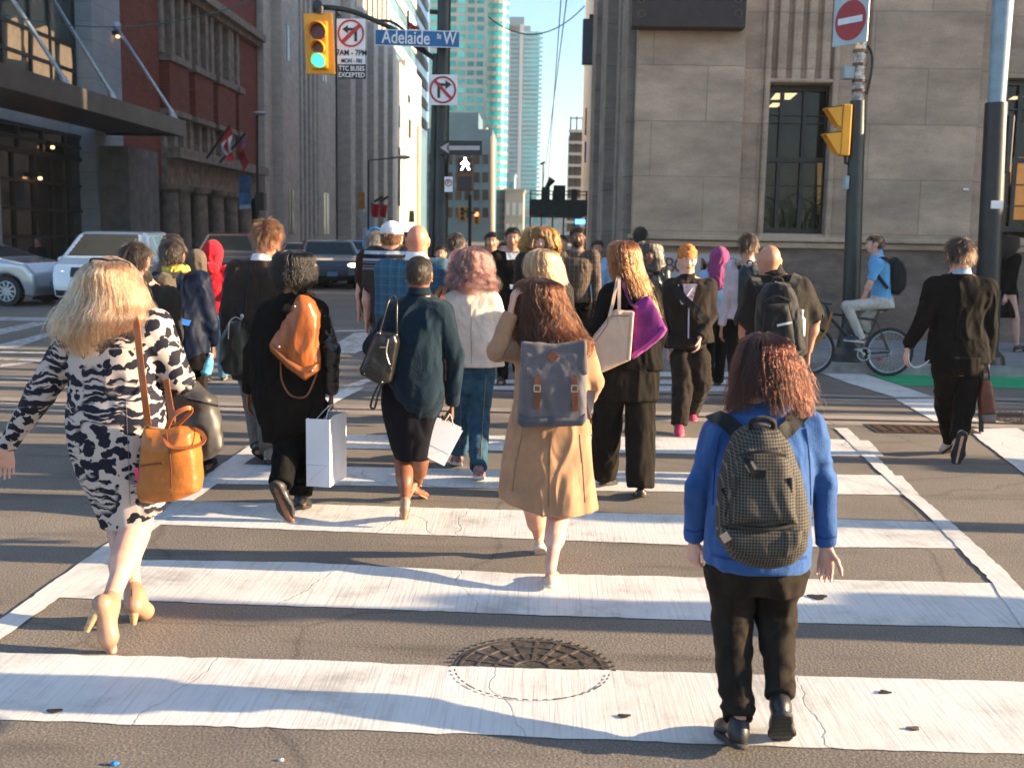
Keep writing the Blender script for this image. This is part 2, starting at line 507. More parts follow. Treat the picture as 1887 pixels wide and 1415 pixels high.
# ================================================================ materials of the setting
def m_asphalt():
    m, n, l, b = nt('asphalt')
    tc = n.new('ShaderNodeTexCoord'); o = tc.outputs['Object']
    a = N(n, 'ShaderNodeTexNoise', i_Scale=95, i_Detail=4.0, i_Roughness=.75); l.new(o, a.inputs[0])
    r = ramp(n, [(.28, (.075, .067, .059)), (.5, (.165, .145, .123)), (.74, (.37, .32, .27))]); l.new(a.outputs['Fac'], r.inputs[0])
    big = N(n, 'ShaderNodeTexNoise', i_Scale=.55, i_Detail=6.0, i_Roughness=.65); l.new(o, big.inputs[0])
    r2_ = ramp(n, [(.3, (.68, .68, .70)), (.7, (1.2, 1.17, 1.12))]); l.new(big.outputs['Fac'], r2_.inputs[0])
    mx = N(n, 'ShaderNodeMix', data_type='RGBA', blend_type='MULTIPLY'); mx.inputs[0].default_value = 1
    l.new(r.outputs[0], mx.inputs[6]); l.new(r2_.outputs[0], mx.inputs[7])
    mp = N(n, 'ShaderNodeMapping'); mp.inputs['Scale'].default_value = (.5, 2.6, 1); l.new(o, mp.inputs[0])
    st = N(n, 'ShaderNodeTexNoise', i_Scale=1.3, i_Detail=4.0); l.new(mp.outputs[0], st.inputs[0])
    r3 = ramp(n, [(.58, (1, 1, 1)), (.74, (.62, .6, .6))]); l.new(st.outputs['Fac'], r3.inputs[0])
    m2 = N(n, 'ShaderNodeMix', data_type='RGBA', blend_type='MULTIPLY'); m2.inputs[0].default_value = 1
    l.new(mx.outputs[2], m2.inputs[6]); l.new(r3.outputs[0], m2.inputs[7])
    # cracks
    wv = N(n, 'ShaderNodeTexNoise', i_Scale=1.6, i_Detail=4.0); l.new(o, wv.inputs[0])
    am = N(n, 'ShaderNodeMix', data_type='RGBA'); am.inputs[0].default_value = .25; l.new(o, am.inputs[6]); l.new(wv.outputs['Color'], am.inputs[7])
    vo = N(n, 'ShaderNodeTexVoronoi', feature='DISTANCE_TO_EDGE', i_Scale=.42); l.new(am.outputs[2], vo.inputs['Vector'])
    r4 = ramp(n, [(0, (.25, .23, .22)), (.006, (1, 1, 1))]); l.new(vo.outputs['Distance'], r4.inputs[0])
    m3 = N(n, 'ShaderNodeMix', data_type='RGBA', blend_type='MULTIPLY'); m3.inputs[0].default_value = .4
    l.new(m2.outputs[2], m3.inputs[6]); l.new(r4.outputs[0], m3.inputs[7])
    l.new(m3.outputs[2], b.inputs['Base Color'])
    b.inputs['Roughness'].default_value = .78; b.inputs['Specular IOR Level'].default_value = .5
    c = N(n, 'ShaderNodeTexVoronoi', i_Scale=75); l.new(o, c.inputs['Vector'])
    ad = N(n, 'ShaderNodeMath', operation='ADD'); l.new(a.outputs['Fac'], ad.inputs[0]); l.new(c.outputs['Distance'], ad.inputs[1])
    bp = N(n, 'ShaderNodeBump', i_Strength=.24, i_Distance=.008); l.new(ad.outputs[0], bp.inputs['Height']); l.new(bp.outputs[0], b.inputs['Normal'])
    return m
def m_paint(name='road_paint', col=(.70, .69, .67), worn=.0):
    m, n, l, b = nt(name)
    tc = n.new('ShaderNodeTexCoord'); o = tc.outputs['Object']
    # brushed grooves run along the walking direction
    mp = N(n, 'ShaderNodeMapping'); mp.inputs['Scale'].default_value = (30, .8, 1); mp.inputs['Rotation'].default_value = (0, 0, R(-7)); l.new(o, mp.inputs[0])
    g = N(n, 'ShaderNodeTexNoise', i_Scale=2.0, i_Detail=5.0, i_Roughness=.7); l.new(mp.outputs[0], g.inputs[0])
    d = N(n, 'ShaderNodeTexNoise', i_Scale=1.7, i_Detail=8.0, i_Roughness=.7); l.new(o, d.inputs[0])
    c = np.array(col)
    r = ramp(n, [(.28, tuple(c*.72)), (.5, tuple(c)), (.8, tuple(c*1.04))]); l.new(g.outputs['Fac'], r.inputs[0])
    r2_ = ramp(n, [(.33, (.60, .59, .57)), (.47, (.92, .92, .91)), (.56, (1, 1, 1))]); l.new(d.outputs['Fac'], r2_.inputs[0])
    mx = N(n, 'ShaderNodeMix', data_type='RGBA', blend_type='MULTIPLY'); mx.inputs[0].default_value = 1
    l.new(r.outputs[0], mx.inputs[6]); l.new(r2_.outputs[0], mx.inputs[7])
    # chips and cracks down to the asphalt
    s = N(n, 'ShaderNodeTexNoise', i_Scale=5.5, i_Detail=10.0, i_Roughness=.8); l.new(o, s.inputs[0])
    rc = ramp(n, [(.27-worn, (.0, .0, .0)), (.285-worn*.9, (1, 1, 1))]) if worn == 0 else ramp(n, [(.42, (0, 0, 0)), (.5, (1, 1, 1))])
    l.new(s.outputs['Fac'], rc.inputs[0])
    wv = N(n, 'ShaderNodeTexNoise', i_Scale=2.2, i_Detail=5.0); l.new(o, wv.inputs[0])
    am = N(n, 'ShaderNodeMix', data_type='RGBA'); am.inputs[0].default_value = .22; l.new(o, am.inputs[6]); l.new(wv.outputs['Color'], am.inputs[7])
    mpv = N(n, 'ShaderNodeMapping'); mpv.inputs['Scale'].default_value = (1.4, .35, 1); l.new(am.outputs[2], mpv.inputs[0])
    vo = N(n, 'ShaderNodeTexVoronoi', feature='DISTANCE_TO_EDGE', i_Scale=.75); l.new(mpv.outputs[0], vo.inputs['Vector'])
    r4 = ramp(n, [(0, (.30, .28, .27)), (.004, (1, 1, 1))]); l.new(vo.outputs['Distance'], r4.inputs[0])
    m3 = N(n, 'ShaderNodeMix', data_type='RGBA', blend_type='MULTIPLY'); m3.inputs[0].default_value = .5
    l.new(mx.outputs[2], m3.inputs[6]); l.new(r4.outputs[0], m3.inputs[7])
    m2 = N(n, 'ShaderNodeMix', data_type='RGBA'); m2.inputs[6].default_value = (.09, .08, .07, 1)
    l.new(rc.outputs[0], m2.inputs[0]); l.new(m3.outputs[2], m2.inputs[7]); l.new(m2.outputs[2], b.inputs['Base Color'])
    b.inputs['Roughness'].default_value = .5
    ad = N(n, 'ShaderNodeMath', operation='MULTIPLY_ADD', i_1=1.0); l.new(g.outputs['Fac'], ad.inputs[0]); l.new(r4.outputs[0], ad.inputs[2])
    bp = N(n, 'ShaderNodeBump', i_Strength=.4, i_Distance=.006); l.new(ad.outputs[0], bp.inputs['Height']); l.new(bp.outputs[0], b.inputs['Normal'])
    return m
def m_stone(name, col, bw=2.2, bh=.92, mortar=.012, var=.2, off=.5, bump=.5, axes=(0, 2), stain=.35, z0=0.0, mcol=.55, scale_noise=1.0, blotch=(1.0,1.0,1.0)):
    """ashlar or tiles; axes = which object axes run along / up the wall"""
    m, n, l, b = nt(name)
    tc = n.new('ShaderNodeTexCoord'); sp = n.new('ShaderNodeSeparateXYZ'); l.new(tc.outputs['Object'], sp.inputs[0])
    cb = n.new('ShaderNodeCombineXYZ')
    zz = N(n, 'ShaderNodeMath', operation='SUBTRACT', i_1=z0); l.new(sp.outputs[axes[1]], zz.inputs[0])
    l.new(sp.outputs[axes[0]], cb.inputs[0]); l.new(zz.outputs[0], cb.inputs[1])
    br = N(n, 'ShaderNodeTexBrick', i_Scale=1.0, i_Bias=0.0); br.offset = off
    br.inputs['Mortar Size'].default_value = mortar; br.inputs['Brick Width'].default_value = bw; br.inputs['Row Height'].default_value = bh
    br.inputs['Mortar Smooth'].default_value = .3
    c = np.array(col)
    br.inputs['Color1'].default_value = (*(c*(1-var)), 1); br.inputs['Color2'].default_value = (*np.minimum(c*(1+var), 1), 1); br.inputs['Mortar'].default_value = (*(c*mcol), 1)
    l.new(cb.outputs[0], br.inputs['Vector'])
    mp = N(n, 'ShaderNodeMapping'); mp.inputs['Scale'].default_value = (1, 1, 2.6); l.new(tc.outputs['Object'], mp.inputs[0])
    t = N(n, 'ShaderNodeTexNoise', i_Scale=.8*scale_noise, i_Detail=9.0, i_Roughness=.68); l.new(mp.outputs[0], t.inputs[0])
    r = ramp(n, [(.3, (1-stain, 1-stain, 1-stain*.95)), (.7, (1+stain*.35,)*3)]); l.new(t.outputs['Fac'], r.inputs[0])
    mx = N(n, 'ShaderNodeMix', data_type='RGBA', blend_type='MULTIPLY'); mx.inputs[0].default_value = 1
    l.new(br.outputs[0], mx.inputs[6]); l.new(r.outputs[0], mx.inputs[7])
    f = N(n, 'ShaderNodeTexNoise', i_Scale=38, i_Detail=5.0, i_Roughness=.7); l.new(tc.outputs['Object'], f.inputs[0])
    rf = ramp(n, [(.3, (.8, .8, .8)), (.7, (1.12, 1.12, 1.12))]); l.new(f.outputs['Fac'], rf.inputs[0])
    m2 = N(n, 'ShaderNodeMix', data_type='RGBA', blend_type='MULTIPLY'); m2.inputs[0].default_value = 1
    l.new(mx.outputs[2], m2.inputs[6]); l.new(rf.outputs[0], m2.inputs[7])
    l.new(m2.outputs[2], b.inputs['Base Color']); b.inputs['Roughness'].default_value = .85
    ad = N(n, 'ShaderNodeMath', operation='MULTIPLY_ADD', i_1=.35); l.new(f.outputs['Fac'], ad.inputs[0])
    iv = N(n, 'ShaderNodeMath', operation='SUBTRACT', i_0=1.0); l.new(br.outputs['Fac'], iv.inputs[1]); l.new(iv.outputs[0], ad.inputs[2])
    bp = N(n, 'ShaderNodeBump', i_Strength=bump, i_Distance=.02); l.new(ad.outputs[0], bp.inputs['Height']); l.new(bp.outputs[0], b.inputs['Normal'])
    return m
def m_glass(name, col, rough=.08, var=.5, vs=.25, spec=1.0, metal=0.0):
    m, n, l, b = nt(name)
    tc = n.new('ShaderNodeTexCoord')
    t = N(n, 'ShaderNodeTexVoronoi', i_Scale=vs); l.new(tc.outputs['Object'], t.inputs['Vector'])
    c = np.array(col); r = ramp(n, [(0, tuple(c*(1-var))), (1, tuple(np.minimum(c*(1+var), 1)))]); l.new(t.outputs['Color'], r.inputs[0])
    l.new(r.outputs[0], b.inputs['Base Color'])
    b.inputs['Roughness'].default_value = rough; b.inputs['Specular IOR Level'].default_value = spec; b.inputs['Metallic'].default_value = metal
    w = N(n, 'ShaderNodeTexNoise', i_Scale=.7, i_Detail=1.0); l.new(tc.outputs['Object'], w.inputs[0])
    bp = N(n, 'ShaderNodeBump', i_Strength=.06, i_Distance=.3); l.new(w.outputs['Fac'], bp.inputs['Height']); l.new(bp.outputs[0], b.inputs['Normal'])
    return m
MAT_ASPH = m_asphalt(); MAT_PAINT = m_paint(); MAT_PAINT_OLD = m_paint('road_paint_worn', (.55, .55, .55), 1)
MAT_CONC = m_stone('pavement_concrete', (.30, .29, .28), 1.5, 1.5, .012, .08, 0, .3, (0, 1), .25)
MAT_KERB = mat('kerb_concrete', (.27, .25, .23), .9, var=.2, vs=4, bump=.4, bs=60)
MAT_BLACK = mat('black_metal', (.018, .018, .018), .42, var=.2, bump=.1, bs=30)
MAT_DGREEN = mat('dark_green_pole_paint', (.022, .028, .025), .45, var=.3, vs=3, bump=.15, bs=30)
MAT_STEEL = mat('galvanised_steel', (.45, .46, .47), .45, metal=.6, var=.2, vs=8)
MAT_YEL = mat('signal_yellow', (.78, .33, .012), .4, var=.06, vs=3)
MAT_WHITE = mat('sign_white', (.75, .75, .76), .4, var=.04)
MAT_RED = mat('sign_red', (.42, .02, .02), .4, var=.06)
MAT_SBLK = mat('sign_black', (.015, .015, .016), .4, var=0)
MAT_BLUE = mat('sign_blue', (.008, .12, .31), .35, var=.05)
MAT_RUBBER = mat('rubber', (.018, .018, .018), .75, var=.2, bump=.2)
MAT_CHROME = mat('chrome', (.7, .7, .7), .18, metal=1, var=0)

# ================================================================ ground, road, pavements, markings
def sheet(name, pts, z, m, kind='structure'):
    v = [(p[0], p[1], z) for p in pts]
    o = mkobj(name, v, [tuple(range(len(v)))], m, smooth=False, loc=(0, 0, 0))
    if o.data.polygons[0].normal.z < 0: o.data.flip_normals()
    return tag(o, kind=kind)
def slab(name, pts, z0, z1, m):
    mb = MB(); mb.prism([(p[0], p[1], z0) for p in pts], (0, 0, z1-z0))
    return tag(mb.build(name, m, loc=(0, 0, 0), smooth=0), kind='structure')
sheet('road', [(-400, -60), (400, -60), (400, 1400), (-400, 1400)], 0.0, MAT_ASPH)
sheet('ground', [(-1500, -800), (1500, -800), (1500, 1500), (-1500, 1500)], -0.05, mat('far_ground', (.1, .1, .1), .9))
slab('sidewalk', [(-1.4, 15.28), (70, 15.28), (70, 60), (60, 300), (-2.4, 300), (-2.4, 16.3), (-2.1, 15.6)], -.02, .13, MAT_CONC)
slab('kerb', [(-1.4, 15.1), (70, 15.1), (70, 15.277), (-1.4, 15.277)], -.02, .14, MAT_KERB)
slab('sidewalk', [(-60, 30), (-16.5, 30), (-16.5, 300), (-60, 300)], -.02, .13, MAT_CONC)
def mark(pts, z=.004, m=MAT_PAINT, name='road_marking'):
    g = [G(*p) for p in pts]
    # split long edges and wobble them a little, as worn paint does
    out = []
    for i, p in enumerate(g):
        q = g[(i+1) % len(g)]; L = np.linalg.norm(q-p); k = max(1, min(110, int(L/.045)))
        for j in range(k):
            t = p+(q-p)*j/k
            w = vnoise(np.array([[t[0]*2.2, t[1]*2.2, i*3.1]]), 3)[0]*.007 + vnoise(np.array([[t[0]*17, t[1]*17, i*3.1]]), 4)[0]*.009
            nrm = unit(np.cross(q-p, (0, 0, 1.0)))
            out.append(t+nrm*(w if j else 0))
    return sheet(name, out, z, m)
mark([(-120,1200),(0,1203),(470,1215),(900,1230),(1400,1244),(2000,1261),(2000,1392),(1887,1390),(1370,1375),(830,1352),(400,1340),(-160,1322)])
mark([(190,1031),(560,1037),(940,1057),(1170,1062),(1832,1075),(1900,1120),(1900,1158),(1310,1145),(830,1128),(430,1114),(100,1102)])
mark([(320,924),(620,931),(920,940),(1260,950),(1715,962),(1785,1011),(1260,1005),(760,985),(290,967)])
mark([(425,856),(700,862),(1060,868),(1545,875),(1662,877),(1694,913),(1100,905),(700,896),(368,892)])
mark([(500,800),(1000,804),(1545,810),(1600,812),(1628,841),(1200,836),(600,826),(450,824)])
mark([(-120,1215),(-120,1212),(0,1143),(195,1005),(460,822),(600,733),(640,715),(672,715),(620,742),(478,836),(205,1034),(0,1181)], .008)
mark([(1537,790),(1562,790),(1645,873),(1678,900),(1748,960),(1856,1057),(1960,1175),(1960,1260),(1887,1160),(1824,1071),(1718,960),(1652,900),(1623,873)], .008)
mark([(1513,688),(1588,688),(1722,733),(1649,733),(1560,706)], .008)
mark([(1649,736),(1722,736),(1807,777),(1722,777)], .008)
mark([(1781,792),(1873,790),(1990,850),(1990,935),(1887,874)], .008)
mark([(1180,686),(1480,686),(1490,695),(1180,694)], .004); mark([(900,700),(1490,700),(1500,709),(900,707)], .004); mark([(800,712),(1480,712),(1490,722),(800,719)], .004)
tag(sheet('cycle_lane', [G(1592,687), G(2400,703), G(2400,730), G(1662,710)], .004, mat('green_lane_paint', (.0, .36, .15), .6, var=.15, vs=3)), kind='structure')
for q in ([(-60,583),(105,586),(105,592),(-60,591)], [(-60,612),(0,607),(62,594),(100,594),(0,617),(-60,632)], [(-60,645),(0,635),(84,614),(99,617),(33,640),(-60,650)],
          [(0,648),(110,649),(110,652),(0,651)], [(-20,660),(100,664),(100,666),(-20,663)], [(0,672),(80,664),(84,667),(0,677)],
          [(614,637),(654,613),(685,613),(680,640),(655,651),(611,651)], [(700,611),(760,611),(760,640),(700,640)],
          [(610,612),(900,606),(900,603),(610,609)], [(600,722),(700,690),(720,690),(630,722)], [(120,596),(300,590),(420,588),(420,592),(120,604)],[(100,640),(420,620),(420,634),(100,655)]):
    mark(q, .004, MAT_PAINT_OLD)
# tram tracks: concrete strips with grooved rails, laid along the street
MAT_TRACK = m_stone('track_concrete', (.34, .29, .25), 3.0, 4.0, .01, .1, 0, .4, (0, 1), .5)
MAT_RAIL = mat('rail_steel', (.10, .085, .075), .35, metal=.8, var=.3)
for yy in (11.15, 12.75):
    for w0, w1 in ((-.30, -.045), (.05, .30)):
        sheet('track_bed', [(-60, yy+w0), (60, yy+w0), (60, yy+w1), (-60, yy+w1)], .003, MAT_TRACK)
    mb = MB(); mb.box((-60, yy-.035, -.02), (60, yy-.005, .006)); mb.box((-60, yy+.01, -.02), (60, yy+.04, .006))
    tag(mb.build('tram_rail', MAT_RAIL, loc=(0, 0, 0), smooth=0), kind='structure')
# cast iron cover, half painted over
def cover(c, rad, label, painted, seed=0, cat='manhole cover'):
    root = empty('manhole_cover', (c[0], c[1], 0), label, cat)
    MI = mat('cast_iron', (.085, .075, .068), .55, metal=.4, var=.45, vs=14, bump=.6, bs=50)
    mb = MB()
    pts = [(c[0]+rad*math.cos(a), c[1]+rad*math.sin(a), 0) for a in np.linspace(0, 2*math.pi, 64, endpoint=False)]
    mb.prism([(p[0], p[1], -.03) for p in pts], (0, 0, .0335)); mb.build('plate', MI, root, smooth=0)
    def rings(test, m, nm, z):
        mb = MB()
        for rr in (.22, .45, .68, .9):
            k = 56
            for i in range(k):
                a0, a1 = 2*math.pi*i/k, 2*math.pi*(i+1.0)/k
                P = [(c[0]+rad*q*math.cos(a), c[1]+rad*q*math.sin(a), z) for q, a in ((rr, a0), (rr+.035, a0), (rr+.035, a1), (rr, a1))]
                if test(np.mean(P, 0)): mb.prism(P, (0, 0, .004))
        for i in range(18):
            a = 2*math.pi*i/18+.1
            for q0, q1 in ((.26, .45), (.49, .68), (.72, .9)):
                P = [(c[0]+rad*q*math.cos(a+s*.05/q), c[1]+rad*q*math.sin(a+s*.05/q), z) for q, s in ((q0, -.5), (q1, -.5), (q1, .5), (q0, .5))]
                if test(np.mean(P, 0)): mb.prism(P, (0, 0, .0035))
        for i in range(48):
            a = 2*math.pi*i/48
            P = [(c[0]+rad*q*math.cos(a+s*.028), c[1]+rad*q*math.sin(a+s*.028), z-.001) for q, s in ((1.035, -.7), (1.075, -.7), (1.075, .7), (1.035, .7))]
            if test(np.mean(P, 0)): mb.prism(P, (0, 0, .004))
        if mb.n: mb.build(nm, m, root, smooth=0)
    rings(lambda p: p[1] > painted+.01, mat('cast_iron_ribs', (.098, .082, .07), .5, metal=.4, var=.4, vs=20), 'rib_pattern', .0035)
    if painted > -90:
        pass
        P = [p for p in pts if p[1] < painted]
        P = sorted(P, key=lambda p: math.atan2(p[1]-c[1], p[0]-c[0]))
        mb = MB()
        for i in range(26):          # black gap between frame and plate
            a = math.pi+math.pi*(i+.15)/26; L = .5 if (i*7) % 5 else .95
            Q = [(c[0]+rad*q*math.cos(t), c[1]+rad*q*math.sin(t), .0085) for q, t in ((.985, a), (1.003, a), (1.003, a+L*math.pi/26), (.985, a+L*math.pi/26))]
            if np.mean(Q, 0)[1] < painted-.02: mb.prism(Q, (0, 0, .0015))
        mb.build('seam', MAT_SBLK, root, smooth=0)
    return root
mc = G(980, 1232); cover((mc[0], mc[1]), .335, 'round cast iron manhole cover half under the white stripe in the foreground', mc[1]-.012)
gc = G(1708, 792)
g_ = empty('drain_grate', (gc[0], gc[1], 0), 'rusty grid drain cover beside the tram rail at the right', 'drain cover')
mb = MB()
for i in range(9):
    for j in range(5):
        mb.box((gc[0]-.5+i*.11, gc[1]-.2+j*.08, .004), (gc[0]-.5+i*.11+.075, gc[1]-.2+j*.08+.05, .016))
mb.build('grid', mat('rusty_iron', (.13, .07, .045), .6, metal=.4, var=.4, vs=15), g_, smooth=0)
mb = MB(); mb.box((gc[0]-.56, gc[1]-.24, -.02), (gc[0]+.56, gc[1]+.24, .007)); mb.build('plate', mat('grate_pit', (.03, .025, .02), .8), g_, smooth=0)
c2 = G(1868, 770); cover((c2[0]+.1, c2[1]), .42, 'dark round manhole cover between the tram rails at the right edge', -99)
# blobs of old gum / tar on paint and road, litter
random.seed(4)
def spot(px, py, r, m, nm, z=.0095, sq=.6):
    c = G(px, py); P = []
    for i in range(14):
        a = 2*math.pi*i/14; q = r*(1+.3*math.sin(a*3+px)+.2*random.random())
        P.append((c[0]+q*math.cos(a), c[1]+q*sq*math.sin(a), z))
    mb = MB(); mb.prism([(p[0], p[1], z-.002) for p in P], (0, 0, .0035))
    return mb.build(nm, m, smooth=0)
tar = mat('tar', (.03, .027, .025), .6)
tag(spot(1508, 1102, .042, tar, 'tar_spot', sq=.8), 'small dark oval tar spot below the open right hand of the blue sweater', 'tar spot')
tag(spot(100, 1313, .024, tar, 'tar_spot'), 'ragged black tar blot near the left end of the nearest stripe', 'tar spot')
tag(spot(1630, 1278, .022, tar, 'tar_spot'), 'dark tar blot on the nearest white stripe, right of the walking black shoes', 'tar spot')
tag(spot(1150, 1322, .022, tar, 'tar_spot'), 'small brown tar speck on the nearest stripe, below right of the manhole', 'tar spot')
tag(spot(1683, 1345, .022, mat('rust_speck', (.12, .08, .06), .7), 'tar_spot'), 'brown speck near the lower right corner of the crosswalk', 'tar spot')
def crumple(px, py, r, m, label):
    c = G(px, py); s = SDF(c-r*2, c+r*2, r/7)
    s.ell(c+V(0, 0, r*.45), (r, r*.7, r*.5)); v, f = s.mesh(); v = wrinkle(v, f, r*.3, (60, 60, 60), 3)
    return tag(mkobj('litter', v, f, m, loc=c, smooth=False), label, 'litter')
crumple(212, 1409, .013, mat('blue_plastic', (.02, .2, .5), .4), 'small blue plastic scrap at the bottom left edge')
crumple(518, 1401, .008, mat('white_paper_scrap', (.7, .7, .72), .6), 'tiny white paper scrap on the asphalt at the bottom')

# ================================================================ right corner bank building (front on y=19)
YB = 19.0; XB = at(1166, 600, YB)[0]
bx = lambda px, py=300: at(px, py, YB)[0]
bz = lambda py, px=1480: at(px, py, YB)[2]
bank = empty('stone_building', (XB, YB, .13), 'tall brown limestone corner building at the right with a sunken window', 'building')
MS = m_stone('bank_limestone', (.56, .385, .265), 1.85, .925, .010, .13, .5, .4, (0, 2), .42, bz(430), .68)
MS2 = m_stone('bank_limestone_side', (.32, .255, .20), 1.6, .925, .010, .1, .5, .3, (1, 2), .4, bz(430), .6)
MP = m_stone('bank_plinth_granite', (.26, .18, .135), 30, 30, .001, .1, 0, .9, (0, 2), .55, 0, .6, 2.0)
zs = bz(445); HT = 32
mb = MB()
# rusticated plane pieces (front), leaving the window openings
wx0, wx1, wz0, wz1 = bx(1405), bx(1536), bz(431), bz(150)
vx0, vx1 = bx(1856), bx(1980)
mb.box((XB+.25, YB+.22, zs), (wx0, YB+1.5, HT)); mb.box((wx1, YB+.22, zs), (vx0, YB+1.5, HT)); mb.box((wx0, YB+.30, wz1), (wx1, YB+1.5, HT))
mb.box((vx1, YB+.22, zs), (40, YB+1.5, HT)); mb.box((vx0, YB+.30, wz1+.15), (vx1, YB+1.5, HT)); mb.box((XB+.25, YB+1.5, zs), (40, YB+12, HT))
mb.box((wx0, YB+.22, zs-.01), (wx1, YB+.5, wz0)); mb.box((vx0, YB+.22, zs-.01), (vx1, YB+.5, wz0))
mb.build('wall', MS, bank, smooth=0, loc=(0, 0, 0))
mb = MB()
for a, b_ in ((1168, 1365), (1592, 1796), (2100, 2300)):
    x0, x1 = bx(a), bx(b_); mb.box((x0, YB, zs), (x1, YB+.23, HT), )
mb.build('pilaster', MS, bank, smooth=0, loc=(0, 0, 0), bevel=.012)
mb = MB()
for i in range(4):                       # fluted panel over the window
    x0 = bx(1428+i*27); x1 = bx(1428+i*27+17); mb.box((x0, YB+.2, wz1+.02), (x1, YB+.32, HT))
mb.box((bx(1405), YB+.17, wz1-.0), (bx(1540), YB+.34, wz1+.07))
for x in (1411, 1537): mb.box((bx(x)-.05, YB+.15, zs), (bx(x)+.05, YB+.23, HT))
mb.build('fluted_panel', MS, bank, smooth=0, loc=(0, 0, 0), bevel=.03)
mb = MB()
mb.box((XB-.12, YB-.22, bz(446)), (40, YB+.5, bz(437))); mb.box((XB-.06, YB-.14, bz(458)), (40, YB+.5, bz(447)))
mb.build('string_course', MS, bank, smooth=0, loc=(0, 0, 0), bevel=.02)
mb = MB(); mb.box((XB, YB-.05, 0), (40, YB+1, bz(458)-.003)); mb.box((XB+.02, YB+1, 0), (40, YB+12, zs)); mb.build('plinth', MP, bank, smooth=0, loc=(0, 0, 0))
# side face along the far street: flutes
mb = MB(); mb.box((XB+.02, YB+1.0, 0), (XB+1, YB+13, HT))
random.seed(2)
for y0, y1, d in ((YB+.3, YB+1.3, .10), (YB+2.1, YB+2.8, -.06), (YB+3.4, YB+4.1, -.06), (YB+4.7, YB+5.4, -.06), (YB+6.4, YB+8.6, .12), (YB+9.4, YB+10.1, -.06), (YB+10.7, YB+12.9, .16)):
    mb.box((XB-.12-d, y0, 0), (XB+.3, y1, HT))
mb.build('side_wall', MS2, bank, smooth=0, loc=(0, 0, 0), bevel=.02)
MG = m_glass('dark_window_glass', (.016, .013, .010), .10, .4, 1.5, .35)
MF = mat('bronze_window_frame', (.035, .033, .03), .4, metal=.3, var=.2)
def bwin(x0, x1, z0, z1, cols, zbar):
    mb = MB(); mb.box((x0+.02, YB+.62, z0), (x1-.02, YB+.64, z1)); w = mb.build('window', MG, bank, smooth=0)
    mb = MB()
    for x in np.linspace(x0, x1, cols+1): mb.box((x-.035, YB+.55, z0), (x+.035, YB+.61, z1))
    for z in (z0+.05, zbar, z1-.05): mb.box((x0, YB+.545, z-.045), (x1, YB+.605, z+.045))
    for z in (z0+.45, (z0+zbar)/2+.2, (zbar+z1)/2, z1-.5): mb.box((x0, YB+.56, z-.012), (x1, YB+.6, z+.012))
    mb.build('frame', MF, w, smooth=0)
    return w
w1 = bwin(wx0, wx1, wz0, wz1, 3, bz(291)); w2 = bwin(vx0, vx1, wz0+.1, wz1+.15, 3, bz(285))
# things seen through the panes: lit ceiling lamps, warm blinds, plants
lampm = mat('ceiling_lamp_glow', (.9, .75, .5), .5, var=0, emit=(1, .72, .35), es=.25)
for a, b_, c, d in ((1420, 1470, 172, 184), (1414, 1446, 190, 198), (1858, 1887, 178, 184)):
    p = [at(a, d, YB+.6), at(b_-14, d, YB+.6), at(b_, c, YB+.6), at(a+10, c, YB+.6)]
    mb = MB(); mb.prism(p, (0, .012, 0)); mb.build('lit_ceiling_panel', lampm, w1 if a < 1800 else w2, smooth=0)
mb = MB()
for a, b_, c, d in ((1431, 1438, 385, 422), (1506, 1524, 300, 395)): mb.prism([at(a, d, YB+.605), at(b_, d, YB+.605), at(b_, c, YB+.605), at(a, c, YB+.605)], (0, .008, 0))
mb.build('blind', mat('warm_blind', (.16, .11, .05), .7, emit=(.5, .3, .1), es=.05), w1, smooth=0)
mb = MB(); mb.prism([at(1862, 405, YB+.605), at(1960, 405, YB+.605), at(1960, 290, YB+.605), at(1862, 290, YB+.605)], (0, .008, 0))
mb.build('blind', mat('amber_room_glow', (.2, .10, .03), .7, emit=(.6, .26, .07), es=.13, var=.4, vs=2), w2, smooth=0)
random.seed(8)
mb = MB()
for i in range(60):
    a = at(1418+random.random()*110, 428, YB+.6); ln = .2+.5*random.random(); an = random.uniform(-1, 1)
    mb.ribbon([a, a+V(an*ln*.4, 0, ln*.8), a+V(an*ln, 0, ln)], .02, .004)
pl = mb.build('leaves', mat('indoor_plant_green', (.03, .05, .015), .6), smooth=0, loc=at(1470, 430, YB+.6))
tag(pl, 'leafy indoor plants behind the panes of the stone building window', 'plant')
# dark projecting sign panel high on the corner pilaster
sp_ = empty('panel_sign', at(1270, 48, YB-.3), 'dark brown bolted panel on the stone pilaster, at the top', 'panel')
mb = MB(); a = at(1164, 49, YB-.35); b_ = at(1374, 49, YB-.35); mb.box((a[0], YB-.35, a[2]), (b_[0], YB-.02, a[2]+2.2)); mb.build('board', mat('oxblood_board', (.035, .018, .014), .5, var=.15), sp_, smooth=0, bevel=.01)
for px, py in ((1182, 26), (1360, 26), (1182, 0), (1360, 0)):
    c = at(px, py, YB-.36); mb = MB()
    ring = [c+V(.055*math.cos(t), 0, .055*math.sin(t)) for t in np.linspace(0, 2*math.pi, 20)]
    mb.tube(ring, .012, 6, False); mb.build('bolt_ring', mat('dull_ring', (.12, .08, .06), .5), sp_)
mb = MB(); mb.box((bx(1778), YB-.03, bz(346)), (bx(1788), YB, bz(342))); tag(mb.build('small_plate', MAT_WHITE, smooth=0), 'tiny white plate fixed low on the right stone pilaster', 'plate')
